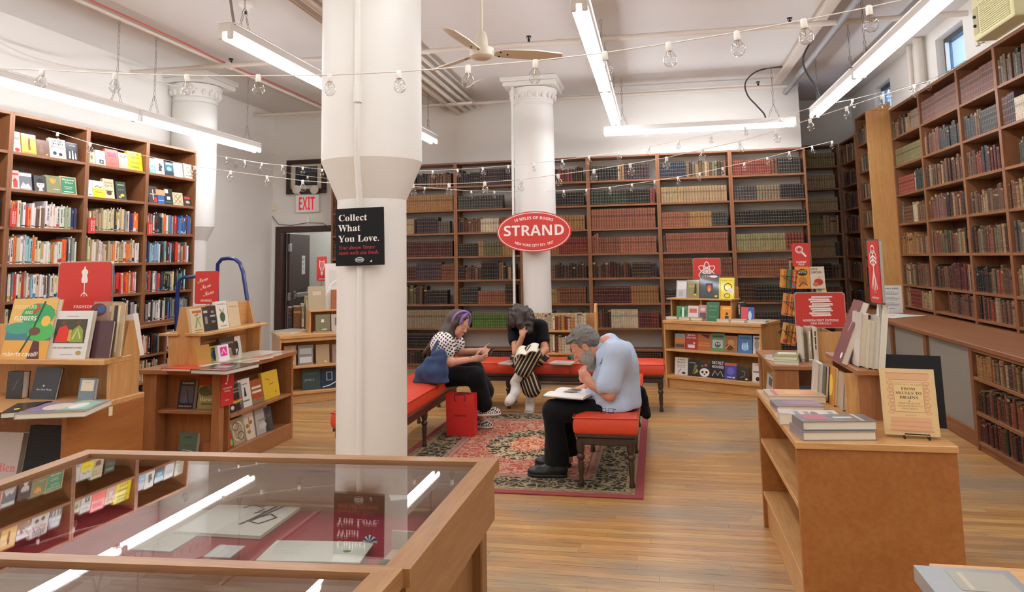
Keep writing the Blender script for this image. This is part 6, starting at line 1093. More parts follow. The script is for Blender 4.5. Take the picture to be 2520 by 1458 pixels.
tag(MB().box(-RW/2, -RL/2, 0, RW/2, RL/2, .011, ch=.004).build('rug', rug_mat(), loc=((rx0+rx1)/2, (ry0+ry1)/2, 0)), 'red oriental rug with dark floral border and a central medallion between the benches', 'rug')
# ------------------------------------------------------------------ benches
VINYL = plain('red_orange_vinyl', 'd9482c', rough=.36, noise=.06, nscale=6, bmp=.04, coat=.15)
DKWOOD = wood('dark_bench_wood', '33221b', '48322a', 'z', rough=.4, coat=.2)
LEGP = [(.0, 0), (.018, .0), (.021, .012), (.016, .035), (.014, .05), (.018, .09), (.021, .14), (.017, .165), (.026, .178), (.027, .195), (.018, .207), (.024, .222), (.028, .24), (.028, .29)]
def bench(x0, y0, x1, y1, legs, label, along='y'):
    r = empty('bench', (x0, y0, 0), label=label, category='bench', group='red upholstered benches'); W_, L_ = x1-x0, y1-y0
    nx, ny = max(4, int(W_/.06)), max(4, int(L_/.06)); mb = MB(); zt, zb = .472, .348; V = []
    for j in range(ny+1):
        for i in range(nx+1):
            a, c = i/nx, j/ny; ed = min(a*W_, (1-a)*W_, c*L_, (1-c)*L_); rnd = .016; dz = 0 if ed > rnd*3 else -(1-min(1, ed/(rnd*3)))**2*.018
            k = L_ if along == 'y' else W_; s = (c*L_ if along == 'y' else a*W_); q = abs((s/.31+.5) % 1-.5)*.31; m = (a*W_ if along == 'y' else c*L_); q2 = abs((m/.2) % 1-.5)*.2
            dz -= .006*math.exp(-(q/.02)**2)*math.exp(-(q2/.03)**2)
            V.append((a*W_, c*L_, zt+dz+.006*math.sin(math.pi*a)*math.sin(math.pi*c)))
    mb.add(V, [(j*(nx+1)+i, j*(nx+1)+i+1, (j+1)*(nx+1)+i+1, (j+1)*(nx+1)+i) for j in range(ny) for i in range(nx)])
    ring = [(i, 0) for i in range(nx+1)]+[(nx, j) for j in range(1, ny+1)]+[(i, ny) for i in range(nx-1, -1, -1)]+[(0, j) for j in range(ny-1, 0, -1)]
    rows = [[V[j*(nx+1)+i] for i, j in ring]]
    for z, o in ((zt-.05, .009), (zt-.085, .010), (zb+.012, .004), (zb, -.006)):
        rows.append([(x+(o if x > W_-1e-6 else -o if x < 1e-6 else 0), y+(o if y > L_-1e-6 else -o if y < 1e-6 else 0), z) for x, y, _ in rows[0]])
    n = len(ring); mb.add([p for rw_ in rows for p in rw_], [(k*n+i, (k+1)*n+i, (k+1)*n+(i+1) % n, k*n+(i+1) % n) for k in range(len(rows)-1) for i in range(n)]); mb.add(rows[-1], [tuple(range(n))[::-1]])
    mb.build('cushion', VINYL, r, smooth=50)
    pp = [(x, y, zt-.018) for x, y, _ in rows[1]]; MB().tube(pp, .0045, 5, closed=True).build('piping', VINYL, r, smooth=80)
    MB().box(.0, .0, .325, W_, L_, .348, ch=.004).box(.012, .012, .275, W_-.012, L_-.012, .325, ch=.006).build('apron', DKWOOD, r)
    me = MB().lathe(LEGP, 12).mesh('bench_leg', DKWOOD, 40)
    for (lx, ly) in legs: o = bpy.data.objects.new('leg', me); COL.objects.link(o); o.parent = r; o.location = (lx-x0, ly-y0, .011 if rx0 < lx < rx1 and ry0 < ly < ry1 else 0)
    return r
bench(-.578, 4.925, -.172, 6.76, [(x, y) for y in (4.96, 5.82, 6.70) for x in (-.545, -.215)], 'red bench with the reading man sitting on it')
bench(-2.275, 4.89, -1.868, 6.72, [(x, y) for y in (4.95, 5.80, 6.66) for x in (-2.235, -1.90)], 'red bench with the denim tote bag, running behind the near column')
bench(-2.30, 7.375, .022, 7.78, [(x, y) for x in (-2.27, -1.53, -.77, -.014) for y in (7.405, 7.745)], 'red bench in front of the back bookcase with the curly haired reader', along='x')
# ------------------------------------------------------------------ distance-field modelling of people
def _n(v): v = np.asarray(v, float); return v/np.linalg.norm(v)
def cap(a, b, ra, rb=None, k=.02): return ('c', np.array(a, float), np.array(b, float), ra, ra if rb is None else rb, k, 1)
def ellip(c, R, radii, k=.02): return ('e', np.array(c, float), np.array(R, float), np.array(radii, float), 0, k, 1)
def cut(p): return p[:-1]+(-1,)
I3 = np.eye(3)
def sdf_mesh(prims, h=.006, amp=0, freq=30, seed=0, aniso=(1, 1, 1), planes=()):
    los, his = [], []
    for p in prims:
        if p[-1] < 0: continue
        if p[0] == 'c': r = max(p[3], p[4]); los.append(np.minimum(p[1], p[2])-r); his.append(np.maximum(p[1], p[2])+r)
        else: r = p[3].max(); los.append(p[1]-r); his.append(p[1]+r)
    m = 4*h+amp; lo = np.min(los, 0)-m; hi = np.max(his, 0)+m; n = np.ceil((hi-lo)/h).astype(int)+1
    Fd = np.full(n, .5, np.float32)
    ax = [lo[i]+h*np.arange(n[i]) for i in range(3)]
    for p in prims:
        k = p[5]; mg = k+3*h+amp
        if p[0] == 'c': r = max(p[3], p[4]); a, b = np.minimum(p[1], p[2])-r-mg, np.maximum(p[1], p[2])+r+mg
        else: r = p[3].max(); a, b = p[1]-r-mg, p[1]+r+mg
        i0 = np.maximum(0, np.floor((a-lo)/h)).astype(int); i1 = np.minimum(n, np.ceil((b-lo)/h).astype(int)+1)
        if (i1 <= i0).any(): continue
        X, Y, Z = np.meshgrid(*[ax[i][i0[i]:i1[i]].astype(np.float32) for i in range(3)], indexing='ij')
        if p[0] == 'c':
            d = p[2]-p[1]; L2 = max(1e-9, d @ d); px, py, pz = X-p[1][0], Y-p[1][1], Z-p[1][2]
            t = np.clip((px*d[0]+py*d[1]+pz*d[2])/L2, 0, 1); D = np.sqrt((px-t*d[0])**2+(py-t*d[1])**2+(pz-t*d[2])**2)-(p[3]+(p[4]-p[3])*t)
        else:
            q = [(X-p[1][0])*p[2][i][0]+(Y-p[1][1])*p[2][i][1]+(Z-p[1][2])*p[2][i][2] for i in range(3)]; r = p[3]
            k0 = np.sqrt(sum((q[i]/r[i])**2 for i in range(3))); k1 = np.sqrt(sum((q[i]/r[i]**2)**2 for i in range(3)))+1e-9; D = k0*(k0-1)/k1
        sl = tuple(slice(i0[i], i1[i]) for i in range(3)); A = Fd[sl]
        if p[-1] > 0: hh = np.maximum(k-np.abs(A-D), 0)/max(k, 1e-6); Fd[sl] = np.minimum(A, D)-hh*hh*k*.25
        else: hh = np.maximum(k-np.abs(A+D), 0)/max(k, 1e-6); Fd[sl] = np.maximum(A, -D)+hh*hh*k*.25
    if amp or planes:
        X, Y, Z = np.meshgrid(*[a.astype(np.float32) for a in ax], indexing='ij')
        if amp:
            rs = np.random.RandomState(seed); q = [X*aniso[0], Y*aniso[1], Z*aniso[2]]; nz = np.zeros_like(X)
            w = .02*np.sin(31*q[0]+17*q[1]+3)+.02*np.sin(23*q[2]-19*q[0])
            for i in range(7): v = _n(rs.normal(size=3))*freq*(.6+rs.rand()*1.3); nz += np.sin((q[0]+w)*v[0]+(q[1]-w)*v[1]+(q[2]+w)*v[2]+rs.rand()*6)/7*1.6
            Fd += amp*nz
        for pt, nn in planes: Fd = np.maximum(Fd, (X-pt[0])*nn[0]+(Y-pt[1])*nn[1]+(Z-pt[2])*nn[2])
    return surface_nets(Fd, lo, h)
def surface_nets(Fd, lo, h):
    ins = Fd < 0; s = [slice(None, -1), slice(1, None)]
    cnt = sum(ins[s[i], s[j], s[k]].astype(np.int8) for i in (0, 1) for j in (0, 1) for k in (0, 1))
    cells = np.argwhere((cnt > 0) & (cnt < 8)); nc = len(cells); idx = -np.ones(cnt.shape, np.int32); idx[tuple(cells.T)] = np.arange(nc)
    C = {(i, j, k): Fd[cells[:, 0]+i, cells[:, 1]+j, cells[:, 2]+k] for i in (0, 1) for j in (0, 1) for k in (0, 1)}
    acc = np.zeros((nc, 3)); num = np.zeros(nc)
    for a in range(3):
        o = [i for i in range(3) if i != a]
        for u in (0, 1):
            for v in (0, 1):
                c0 = [0, 0, 0]; c0[o[0]] = u; c0[o[1]] = v; c1 = list(c0); c1[a] = 1; f0, f1 = C[tuple(c0)], C[tuple(c1)]
                mk = (f0 < 0) != (f1 < 0); t = np.where(mk, f0/(f0-f1+1e-12), 0)
                for d in range(3): acc[:, d] += np.where(mk, (t if d == a else c0[d]), 0)
                num += mk
    V = lo+h*(cells+acc/num[:, None]); Q = []
    for a in range(3):
        o = [(a+1) % 3, (a+2) % 3]; sl0 = [slice(1, -1)]*3; sl0[a] = slice(None, -1); sl1 = list(sl0); sl1[a] = slice(1, None)
        A, B = ins[tuple(sl0)], ins[tuple(sl1)]; e = np.argwhere(A != B); base = e+1; base[:, a] = e[:, a]
        flip = A[tuple(e.T)]
        def cell(du, dv): q = base.copy(); q[:, o[0]] -= du; q[:, o[1]] -= dv; return idx[tuple(q.T)]
        q = np.stack([cell(1, 1), cell(0, 1), cell(0, 0), cell(1, 0)], 1); q[~flip] = q[~flip][:, ::-1]; Q.append(q)
    Q = np.concatenate(Q); return V, Q[(Q >= 0).all(1)]
def smooth_mesh(V, Q, it=2):
    e = np.concatenate([Q[:, [0, 1]], Q[:, [1, 2]], Q[:, [2, 3]], Q[:, [3, 0]]]); n = len(V)
    for _ in range(it):
        acc = np.zeros((n, 3)); c = np.bincount(e[:, 0], minlength=n)+np.bincount(e[:, 1], minlength=n)
        for d in range(3): acc[:, d] = np.bincount(e[:, 0], V[e[:, 1], d], n)+np.bincount(e[:, 1], V[e[:, 0], d], n)
        V = .5*V+.5*acc/np.maximum(c, 1)[:, None]
    return V
def limb_coords(V, limbs):
    best = np.full(len(V), 9.); out = np.zeros((len(V), 3))
    for a, b, ref in limbs:
        a, b = np.array(a), np.array(b); d = b-a; L = np.linalg.norm(d); d = d/L; r = np.array(ref, float); e1 = _n(r-d*(r @ d)); e2 = np.cross(d, e1)
        t = (V-a) @ d; tc = np.clip(t, 0, L); w = V-a-tc[:, None]*d; D = np.linalg.norm(w, axis=1)+.6*np.maximum(0, t-L); an = np.arctan2(w @ e2, w @ e1)
        mk = D < best; best[mk] = D[mk]; out[mk, 0] = (w @ e2)[mk]; out[mk, 1] = t[mk]; out[mk, 2] = D[mk]
    return out
def skin_obj(name, prims, mat, root, origin, h=.006, sm=1, limbs=None, col=None, **k):
    V, Q = sdf_mesh(prims, h, **k); V = smooth_mesh(V, Q, sm); me = bpy.data.meshes.new(name); me.from_pydata((V-np.array(origin)).tolist(), [], Q.tolist())
    me.polygons.foreach_set('use_smooth', [True]*len(Q)); me.materials.append(mat)
    if limbs is not None:
        at = me.attributes.new('wrap', 'FLOAT_VECTOR', 'POINT'); at.data.foreach_set('vector', limb_coords(V, limbs).ravel().astype(np.float32))
    if col is not None:
        a = me.color_attributes.new('Col', 'FLOAT_COLOR', 'POINT'); c = np.ones((len(V), 4), np.float32); c[:, :3] = col(V); a.data.foreach_set('color', c.ravel())
    me.update(); o = bpy.data.objects.new(name, me); COL.objects.link(o); o.parent = root; return o
def head_frame(c, f, u):
    f, u = _n(f), _n(u); u = _n(u-f*(u @ f)); s = np.cross(u, f); return np.array(c, float), np.stack([f, s, u])
class Head:
    def __init__(s, c, f, u, k=1.0): s.c, s.R = head_frame(c, f, u); s.k = k
    def P(s, x, y, z): return s.c+s.k*(np.array([x, y, z]) @ s.R)
    def E(s, x, y, z, r, k=.012): return ellip(s.P(x, y, z), s.R, np.array(r)*s.k, k)
    def C(s, a, b, r0, r1=None, k=.01): return cap(s.P(*a), s.P(*b), r0*s.k, (r0 if r1 is None else r1)*s.k, k)
    def prims(s, nose=1.0, ears=True):
        p = [s.E(-.012, 0, .035, (.096, .076, .088)), s.E(.03, 0, -.04, (.062, .06, .078), .03), s.E(.066, 0, -.1, (.026, .03, .024), .025),
             s.E(.072, 0, .022, (.022, .052, .016), .02), s.E(.052, .037, -.032, (.032, .026, .03), .02), s.E(.052, -.037, -.032, (.032, .026, .03), .02),
             s.E(.02, .05, -.075, (.05, .018, .03), .025), s.E(.02, -.05, -.075, (.05, .018, .03), .025),
             cut(s.E(.101, .032, .004, (.016, .02, .012), .012)), cut(s.E(.101, -.032, .004, (.016, .02, .012), .012)),
             s.C((.088, 0, .012), (.108*nose, 0, -.03), .009, .0135, .012), s.E(.096, .011, -.036, (.014, .01, .009), .008), s.E(.096, -.011, -.036, (.014, .01, .009), .008),
             s.E(.088, 0, -.064, (.014, .024, .007), .008), s.E(.086, 0, -.075, (.014, .021, .0075), .006), cut(s.C((.101, .018, -.0695), (.101, -.018, -.0695), .002, .002, .003)),
             s.E(.083, .032, .003, (.013, .015, .009), .006), s.E(.083, -.032, .003, (.013, .015, .009), .006)]
        if ears:
            for y in (.077, -.077): p += [s.E(-.008, y, -.005, (.02, .009, .032), .008), cut(s.E(-.004, y*1.11, -.003, (.011, .006, .02), .006))]
        return p
def hand(wrist, d, nrm, thumb, curl=.5, s=1.0, spread=.012):
    """palm and five fingers: d points to the fingers, nrm is the palm side, thumb the side of the thumb"""
    w = np.array(wrist, float); d = _n(d); nrm = _n(np.array(nrm)-d*(np.array(nrm) @ d)); th = _n(thumb); th = _n(th-d*(th @ d)-nrm*(th @ nrm)); p = []
    R = np.stack([d, th, nrm]); c = w+d*.05*s; p.append(ellip(c, R, np.array((.056, .042, .019))*s, .012)); p.append(cap(w-d*.01, w+d*.02, .026*s, .03*s, .015))
    L = [(.03, .045, .027, .02), (.01, .05, .03, .022), (-.01, .047, .028, .021), (-.029, .036, .022, .018)]
    for off, *seg in L:
        b = w+d*.088*s+th*off*s*1.0; a = 0
        for i, l in enumerate(seg):
            a += curl*(.75, 1.0, .8)[i]; v = d*math.cos(a)+nrm*math.sin(a)+th*off*.35; v = _n(v); e = b+v*l*s*.85; r = (.0092, .0085, .0075)[i]*s; p.append(cap(b, e, r, r*.92, .004)); b = e
    b = w+d*.03*s+th*.03*s+nrm*.006; v = _n(d*.6+th*.75+nrm*.25)
    for i, l in enumerate((.038, .03, .024)):
        e = b+v*l*s; r = (.0125, .0105, .009)[i]*s; p.append(cap(b, e, r, r*.92, .006)); b = e; v = _n(v+d*.35+nrm*(.25+curl*.35)-th*.3)
    return p
def J(x, y, d): return np.array(PY(x, y, d))
def skin_mat(name, c):
    m, t, b = newmat(name); b.inputs['Subsurface Weight'].default_value = .12; b.inputs['Subsurface Radius'].default_value = (.012, .005, .003); b.inputs['Subsurface Scale'].default_value = 1.0
    n = N(t, 'ShaderNodeTexNoise', Scale=28.0, Detail=3.0); t.links.new(coords(t), n.inputs['Vector']); k = lin(c)
    t.links.new(mixcol(t, n.outputs[0], tuple(v*.86 for v in k), tuple(min(1, v*1.1) for v in k)), b.inputs['Base Color']); b.inputs['Roughness'].default_value = .5; return m
SK1, SK2, SK3 = skin_mat('skin_ruddy', 'd2957c'), skin_mat('skin_light', 'd9a088'), skin_mat('skin_warm', 'cf9678')
def hairm(name, c1, c2, sc=(60, 60, 8), rough=.5):
    m, t, b = newmat(name); n = N(t, 'ShaderNodeTexNoise', Scale=3.0, Detail=5.0, Roughness=.7); t.links.new(coords(t, sc), n.inputs['Vector'])
    t.links.new(mixcol(t, ramp(t, n.outputs[0], [(.3, 0.), (.7, 1.)]), lin(c1), lin(c2)), b.inputs['Base Color']); b.inputs['Roughness'].default_value = rough; bump(t, b, n.outputs[0], .8, .006); return m
def shoe(toe, heel, z, hgt=.07, wd=.046, k=.02):
    t, h = np.array(toe, float), np.array(heel, float); t[2] = h[2] = z; d = _n(t-h); L = np.linalg.norm(t-h); s = np.array((-d[1], d[0], 0)); R = np.stack([d, s, np.array((0, 0, 1.))])
    up = [ellip(h+d*L*.3+np.array((0, 0, hgt*.55)), R, (L*.33, wd*.85, hgt*.72), k), ellip(h+d*L*.68+np.array((0, 0, hgt*.36)), R, (L*.33, wd, hgt*.5), k)]
    so = [ellip(h+d*L*.28+np.array((0, 0, .012)), R, (L*.31, wd*.9, .022), .02), ellip(h+d*L*.68+np.array((0, 0, .012)), R, (L*.34, wd*1.1, .02), .02)]
    return up, so, R, (h, d, L, s)
def eyes(root, H, o, iris='3a2a1e'):
    W_ = plain('eye_white', 'e8e2da', rough=.2); I_ = plain('eye_iris_'+iris, iris, rough=.2)
    for y in (.032, -.032):
        mb = MB(); c = Vector(H.P(.0825, y, .002))-Vector(o); mb.lathe([(.0001, -.011), (.006, -.0092), (.0098, -.005), (.011, 0), (.0098, .005), (.006, .0092), (.0001, .011)], 10, c, axis=tuple(H.R[0]), mi=0)
        e = mb.build('eye', W_, root, smooth=180); MB().lathe([(.0045, .0096), (.003, .0108), (.0001, .0112)], 10, c, axis=tuple(H.R[0])).build('iris', I_, e, smooth=180)
# ---- the man with the book
o = J(1530, 1030, 5.22); o[2] = 0; man_ = empty('person', tuple(o), label='grey bearded man in a pale blue shirt reading a book on the near bench', category='person')
H = Head(J(1440, 852, 5.22), (-.74, .0, -.67), (-.67, 0, .74), 1.04)
shN, shF = J(1520, 868, 5.06), J(1516, 866, 5.40); elN, elF = J(1500, 972, 5.0), J(1486, 965, 5.43); wrN, wrF = J(1453, 945, 5.02), J(1448, 953, 5.38)
hipN, hipF = J(1524, 1012, 5.12), J(1524, 1008, 5.34); knN, knF = J(1362, 1012, 5.1), J(1378, 1006, 5.36); anN, anF = J(1370, 1150, 5.13), J(1398, 1130, 5.38)
nk = J(1500, 852, 5.22)
body = H.prims(1.06)+[cap(H.P(-.03, 0, -.06), nk, .056, .064, .03), cap(nk, J(1515, 880, 5.23), .07, .1, .05), ellip(J(1520, 900, 5.23), I3, (.11, .15, .12), .05), ellip(J(1515, 960, 5.23), I3, (.13, .14, .13), .05),
        cap(shN, elN, .05, .042, .03), cap(elN, wrN, .041, .03, .02), cap(shF, elF, .05, .042, .03), cap(elF, wrF, .041, .03, .02), cap(hipN, knN, .06, .05, .03), cap(hipF, knF, .06, .05, .03), cap(knN, anN, .05, .035, .02), cap(knF, anF, .05, .035, .02)]
body += hand(wrN, (-.5, .12, .7), (.5, .6, -.2), (.3, .9, .1), .95, .98)+hand(wrF, (-.9, -.1, -.12), (0, 0, -1), (.1, -1, .2), .35, .95)
def face_col(base, H, red=.35):
    b = np.array(lin(base))
    def f(V):
        q = (V-H.c) @ H.R.T/H.k; out = np.tile(b, (len(V), 1)); m = np.exp(-(((q[:, 0]-.095)/.03)**2+(q[:, 1]/.03)**2+((q[:, 2]+.07)/.012)**2)); out = out*(1-m[:, None]*.5)+m[:, None]*.5*np.array(lin('a85a52')); return out
    return f
skin_obj('body', body, SK1, man_, o, .0052, 1)
eyes(man_, H, o)
GREYH = hairm('grey_hair', '4a4744', '8e8b86', (40, 40, 40), .6); BEARD = hairm('grey_beard', '7a736b', 'beb7ae', (60, 60, 60), .7)
skin_obj('hair', [H.E(-.03, 0, .055, (.09, .085, .082), .02), H.E(-.07, 0, .0, (.05, .08, .07), .03), H.E(.045, 0, .095, (.04, .06, .03), .02), H.E(-.03, .07, .03, (.05, .02, .045), .02), H.E(-.03, -.07, .03, (.05, .02, .045), .02), cut(H.E(-.006, .085, -.012, (.03, .026, .036), .005)), cut(H.E(-.006, -.085, -.012, (.03, .026, .036), .005)), cut(H.E(.09, 0, .035, (.04, .07, .055), .01))], GREYH, man_, o, .005, 1, amp=.006, freq=120, seed=4)
skin_obj('beard', [H.E(.055, 0, -.108, (.052, .056, .044), .02), H.E(.035, .056, -.068, (.048, .022, .052), .02), H.E(.035, -.056, -.068, (.048, .022, .052), .02), H.E(.094, 0, -.053, (.017, .034, .010), .01), H.E(.002, .066, -.035, (.022, .016, .048), .015), H.E(.002, -.066, -.035, (.022, .016, .048), .015), H.E(.05, 0, -.14, (.04, .045, .036), .02), cut(H.E(.108, 0, -.071, (.02, .02, .006), .004))], BEARD, man_, o, .005, 1, amp=.006, freq=140, seed=9)
def cloth_mat(name, c, sc=6.0, st=.6, dist=.025):
    m = plain(name, c, rough=.85, spec=.2, sheen=.05); t = m.node_tree; n = N(t, 'ShaderNodeTexNoise', Scale=sc, Detail=2.5, Roughness=.5, Distortion=1.8); t.links.new(coords(t, (1, 1, .6)), n.inputs['Vector']); bump(t, t.nodes['Principled BSDF'], n.outputs[0], st, dist); return m
SHIRT = cloth_mat('pale_blue_shirt', 'bacbe4')
shirt = [ellip(J(1518, 882, 5.23), I3, (.108, .165, .1), .05), ellip(J(1512, 922, 5.23), I3, (.138, .175, .12), .05), ellip(J(1505, 962, 5.23), I3, (.162, .18, .135), .05), ellip(J(1512, 1002, 5.23), I3, (.152, .195, .08), .05), ellip(J(1508, 1006, 5.1), I3, (.13, .11, .085), .04), cap(shN, J(1530, 905, 5.15), .08, .085, .05), cap(J(1532, 890, 5.23), J(1540, 985, 5.23), .10, .115, .05),
         cap(shN, J(1498, 948, 5.01), .07, .083, .035), cap(shF, J(1488, 950, 5.42), .07, .085, .035), cap(J(1500, 850, 5.23), J(1518, 870, 5.23), .08, .115, .04), cap(J(1468, 985, 5.2), J(1500, 1002, 5.2), .07, .09, .05),
         cut(cap(J(1488, 985, 4.98), J(1452, 1010, 4.97), .052, .10, .006)), cut(cap(elF+np.array((-.06, 0, -.01)), wrF, .06, .1, .004)), cut(cap(nk*.45+H.P(-.03, 0, -.06)*.55, H.P(-.02, 0, -.04), .064, .075, .004)), cap(nk, nk*.6+H.P(-.03, 0, -.06)*.4, .074, .07, .02)]
skin_obj('shirt', shirt, SHIRT, man_, o, .0065, 1, amp=.010, freq=30, seed=3, aniso=(1, .8, .55), planes=[((0, 0, .474), (0, 0, -1))])
col_ = MB(); cN = [J(x, y, d)-o for x, y, d in ((1468, 900, 5.2), (1466, 868, 5.13), (1488, 842, 5.12), (1513, 823, 5.22), (1492, 840, 5.34), (1470, 866, 5.32))]
lo_ = [J(x, y, d)-o for x, y, d in ((1468, 915, 5.18), (1484, 880, 5.06), (1510, 852, 5.05), (1521, 832, 5.23), (1508, 850, 5.41), (1482, 878, 5.4))]
col_.add([tuple(p) for p in cN]+[tuple(p) for p in lo_], [(i, i+1, 7+i, 6+i) for i in range(5)]+[(6+i, 7+i, i+1, i) for i in range(5)]).build('collar', SHIRT, man_, smooth=60)
TROU = cloth_mat('black_trousers', '0e0f12')
tr = [cap(hipN, knN, .088, .074, .04), cap(hipF, knF, .088, .074, .04), cap(knN, anN+np.array((0, 0, .03)), .072, .086, .03), cap(knF, anF+np.array((0, 0, .03)), .07, .08, .03), ellip(J(1528, 1004, 5.23), I3, (.11, .16, .08), .04)]
skin_obj('trousers', tr, TROU, man_, o, .007, 1, amp=.007, freq=26, seed=6, aniso=(1, 1, .4), planes=[((0, 0, .10), (0, 0, -1))])
BLKSH = plain('black_shoe_leather', '111113', rough=.4); SOLEB = plain('black_sole', '111112', rough=.7)
for tx, hx, zz in (((1299, 1168, 5.13), (1395, 1168, 5.13), .011), ((1317, 1152, 5.38), (1405, 1147, 5.38), .011)):
    u_, s_, R, _ = shoe(J(*tx), J(*hx), zz, .085, .047); skin_obj('shoe', u_, BLKSH, man_, o, .006, 1, planes=[((0, 0, zz+.012), (0, 0, -1))]); skin_obj('shoe_sole', s_, SOLEB, man_, o, .006, 1, planes=[((0, 0, zz), (0, 0, -1))])
# his open book
q = [PZ(1337, 967, .585), PZ(1434, 975, .585), PZ(1436, 951, .585), PZ(1347, 945, .585)]
uu = (q[1]-q[0]).normalized(); vv = Vector((-uu.y, uu.x, 0)); wd, dp = (q[1]-q[0]).length, min(.42, (q[3]-q[0]).dot(vv))
bk = empty('open_book', M=frame((q[0].x, q[0].y, .556), uu, vv, (0, 0, 1)), label='open picture book lying across the knees of the bearded man', category='book')
MB().box(-.004, -.004, 0, wd+.004, dp+.004, .004).build('cover', plain('book_board', '4a4038', rough=.6), bk)
for a, b_ in ((0, dp*.49), (dp*.51, dp)):
    mb = MB(); n = 8; V = []
    for i in range(n+1):
        y = a+(b_-a)*i/n; t_ = i/n if a == 0 else 1-i/n; z = .012+.014*math.sin(math.pi*min(1, t_*1.05))**.7*(.6+.4*t_); V += [(0, y, z), (wd, y, z), (0, y, .004), (wd, y, .004)]
    mb.add(V, [f for i in range(n) for f in ((4*i, 4*i+1, 4*i+5, 4*i+4), (4*i+2, 4*i, 4*i+4, 4*i+6), (4*i+1, 4*i+3, 4*i+7, 4*i+5))]+[(2, 3, 1, 0), (4*n, 4*n+1, 4*n+3, 4*n+2)]); mb.build('page_block', plain('white_pages', 'efece6', rough=.6), bk, smooth=40)
f = Flat(0)
for x0, x1, y0, y1, c in ((.36, .62, .62, .74, '8a7a5a'), (.36, .62, .44, .58, '5a4434'), (.36, .62, .28, .40, '7a6448')): f.rect(wd*x0, dp*y0, wd*x1, dp*y1, c)
for k in range(6): f.rect(wd*.12, dp*(.30+.06*k), wd*.28, dp*(.305+.06*k), '8a8a88')
f.xf(Matrix(((1, 0, 0, 0), (0, 0, 1, 0), (0, -1, 0, .0285), (0, 0, 0, 1)))); f.build('page_print', ink(), bk)
gl = MB(); c0 = J(1478, 1017, 4.97); cc = [Vector((x, 0, z)) for x, z in ((0, 0), (.035, 0), (.035, .028), (0, .028))]
for k in (0, .05): gl.tube([tuple(Vector(c0)+p+Vector((k, 0, 0))) for p in cc], .0022, 5, closed=True)
gl.tube([tuple(Vector(c0)+Vector(p)) for p in ((0, 0, .026), (-.02, .01, .03), (-.03, .03, -.0))], .002, 5).tube([tuple(Vector(c0)+Vector(p)) for p in ((.085, 0, .026), (.1, .02, .02))], .002, 5)
tag(gl.build('reading_glasses', BLACKP), 'black framed reading glasses tucked at the hem of the blue shirt', 'glasses')
# ---- the woman with the phone
o = J(1080, 940, 6.42); o[2] = 0; w1 = empty('person', tuple(o), label='long haired woman in a polka dot blouse looking at her phone', category='person')
H = Head(J(1127, 797, 6.42), (.88, -.18, -.42), (.42, 0, .9), .93)
shN, shF = J(1088, 838, 6.27), J(1110, 836, 6.58); elN, elF = J(1108, 893, 6.2), J(1132, 868, 6.6); wrN, wrF = J(1165, 884, 6.3), J(1184, 864, 6.52)
hipN, hipF = J(1088, 928, 6.34), J(1092, 924, 6.52); knN, knF = J(1170, 926, 6.32), J(1166, 908, 6.54); anN, anF = J(1190, 1000, 6.36), J(1186, 1028, 6.5)
nk = J(1110, 828, 6.43)
body = H.prims(.95)+[cap(H.P(-.03, 0, -.06), nk, .045, .05, .03), ellip(J(1098, 850, 6.43), I3, (.08, .13, .1), .05), ellip(J(1085, 890, 6.43), I3, (.08, .11, .12), .05), ellip(J(1080, 928, 6.43), I3, (.11, .14, .1), .05),
        cap(shN, elN, .042, .036, .03), cap(elN, wrN, .036, .024, .02), cap(shF, elF, .042, .036, .03), cap(elF, wrF, .036, .024, .02), cap(hipN, knN, .06, .05, .03), cap(hipF, knF, .06, .05, .03), cap(knN, anN, .05, .034, .02), cap(knF, anF, .045, .034, .02)]
body += hand(wrN, (.9, .12, .06), (0, .8, .5), (.1, .2, 1), .55, .86)+hand(wrF, (.85, -.2, -.1), (0, -.8, .5), (.1, -.2, 1), .55, .86)
skin_obj('body', body, SK2, w1, o, .0052, 1); eyes(w1, H, o, '4a3322')
BRH = hairm('long_brown_hair', '2c201a', '57443a', (30, 30, 4), .42)
hb = [H.E(-.02, 0, .045, (.1, .088, .09), .03), cap(H.P(-.06, 0, .0), J(1100, 825, 6.4), .08, .075, .04), cap(J(1100, 822, 6.36), J(1070, 850, 6.33), .07, .045, .04), cap(J(1070, 848, 6.33), J(1044, 868, 6.32), .042, .016, .03), cap(H.P(-.0, -.075, .0), H.P(-.01, -.08, -.11), .03, .024, .02), cap(H.P(-.0, -.078, -.1), J(1112, 842, 6.3), .024, .02, .02), cap(H.P(0, .075, 0), H.P(-.02, .08, -.12), .03, .02, .02), cut(H.E(.085, 0, -.03, (.052, .075, .105), .012))]
skin_obj('hair', hb, BRH, w1, o, .0055, 1, amp=.004, freq=60, seed=2, aniso=(1.6, 1.6, .35))
PURP = plain('lilac_scarf', '8a6fb0', rough=.7, noise=.35, nscale=50)
mb = MB(); ring = [H.P(-.028+.112*math.cos(t)*.42+.05, .095*math.cos(t), .042+.096*math.sin(t)) for t in np.linspace(-.35, math.pi+.35, 18)]
mb.tube([tuple(p-o) for p in ring], .013, 6); kx = H.P(.045, -.07, .075); sx = H.R[1]; mb.tube([tuple(kx-o), tuple(kx-o+H.R[2]*.04+H.R[0]*.02), tuple(kx-o+H.R[2]*.075+H.R[0]*.035)], [.012, .018, .004], 6); mb.tube([tuple(kx-o), tuple(kx-o-H.R[2]*.03+H.R[0]*.012), tuple(kx-o-H.R[2]*.055)], [.014, .02, .006], 6); mb.build('headscarf', PURP, w1, smooth=80)
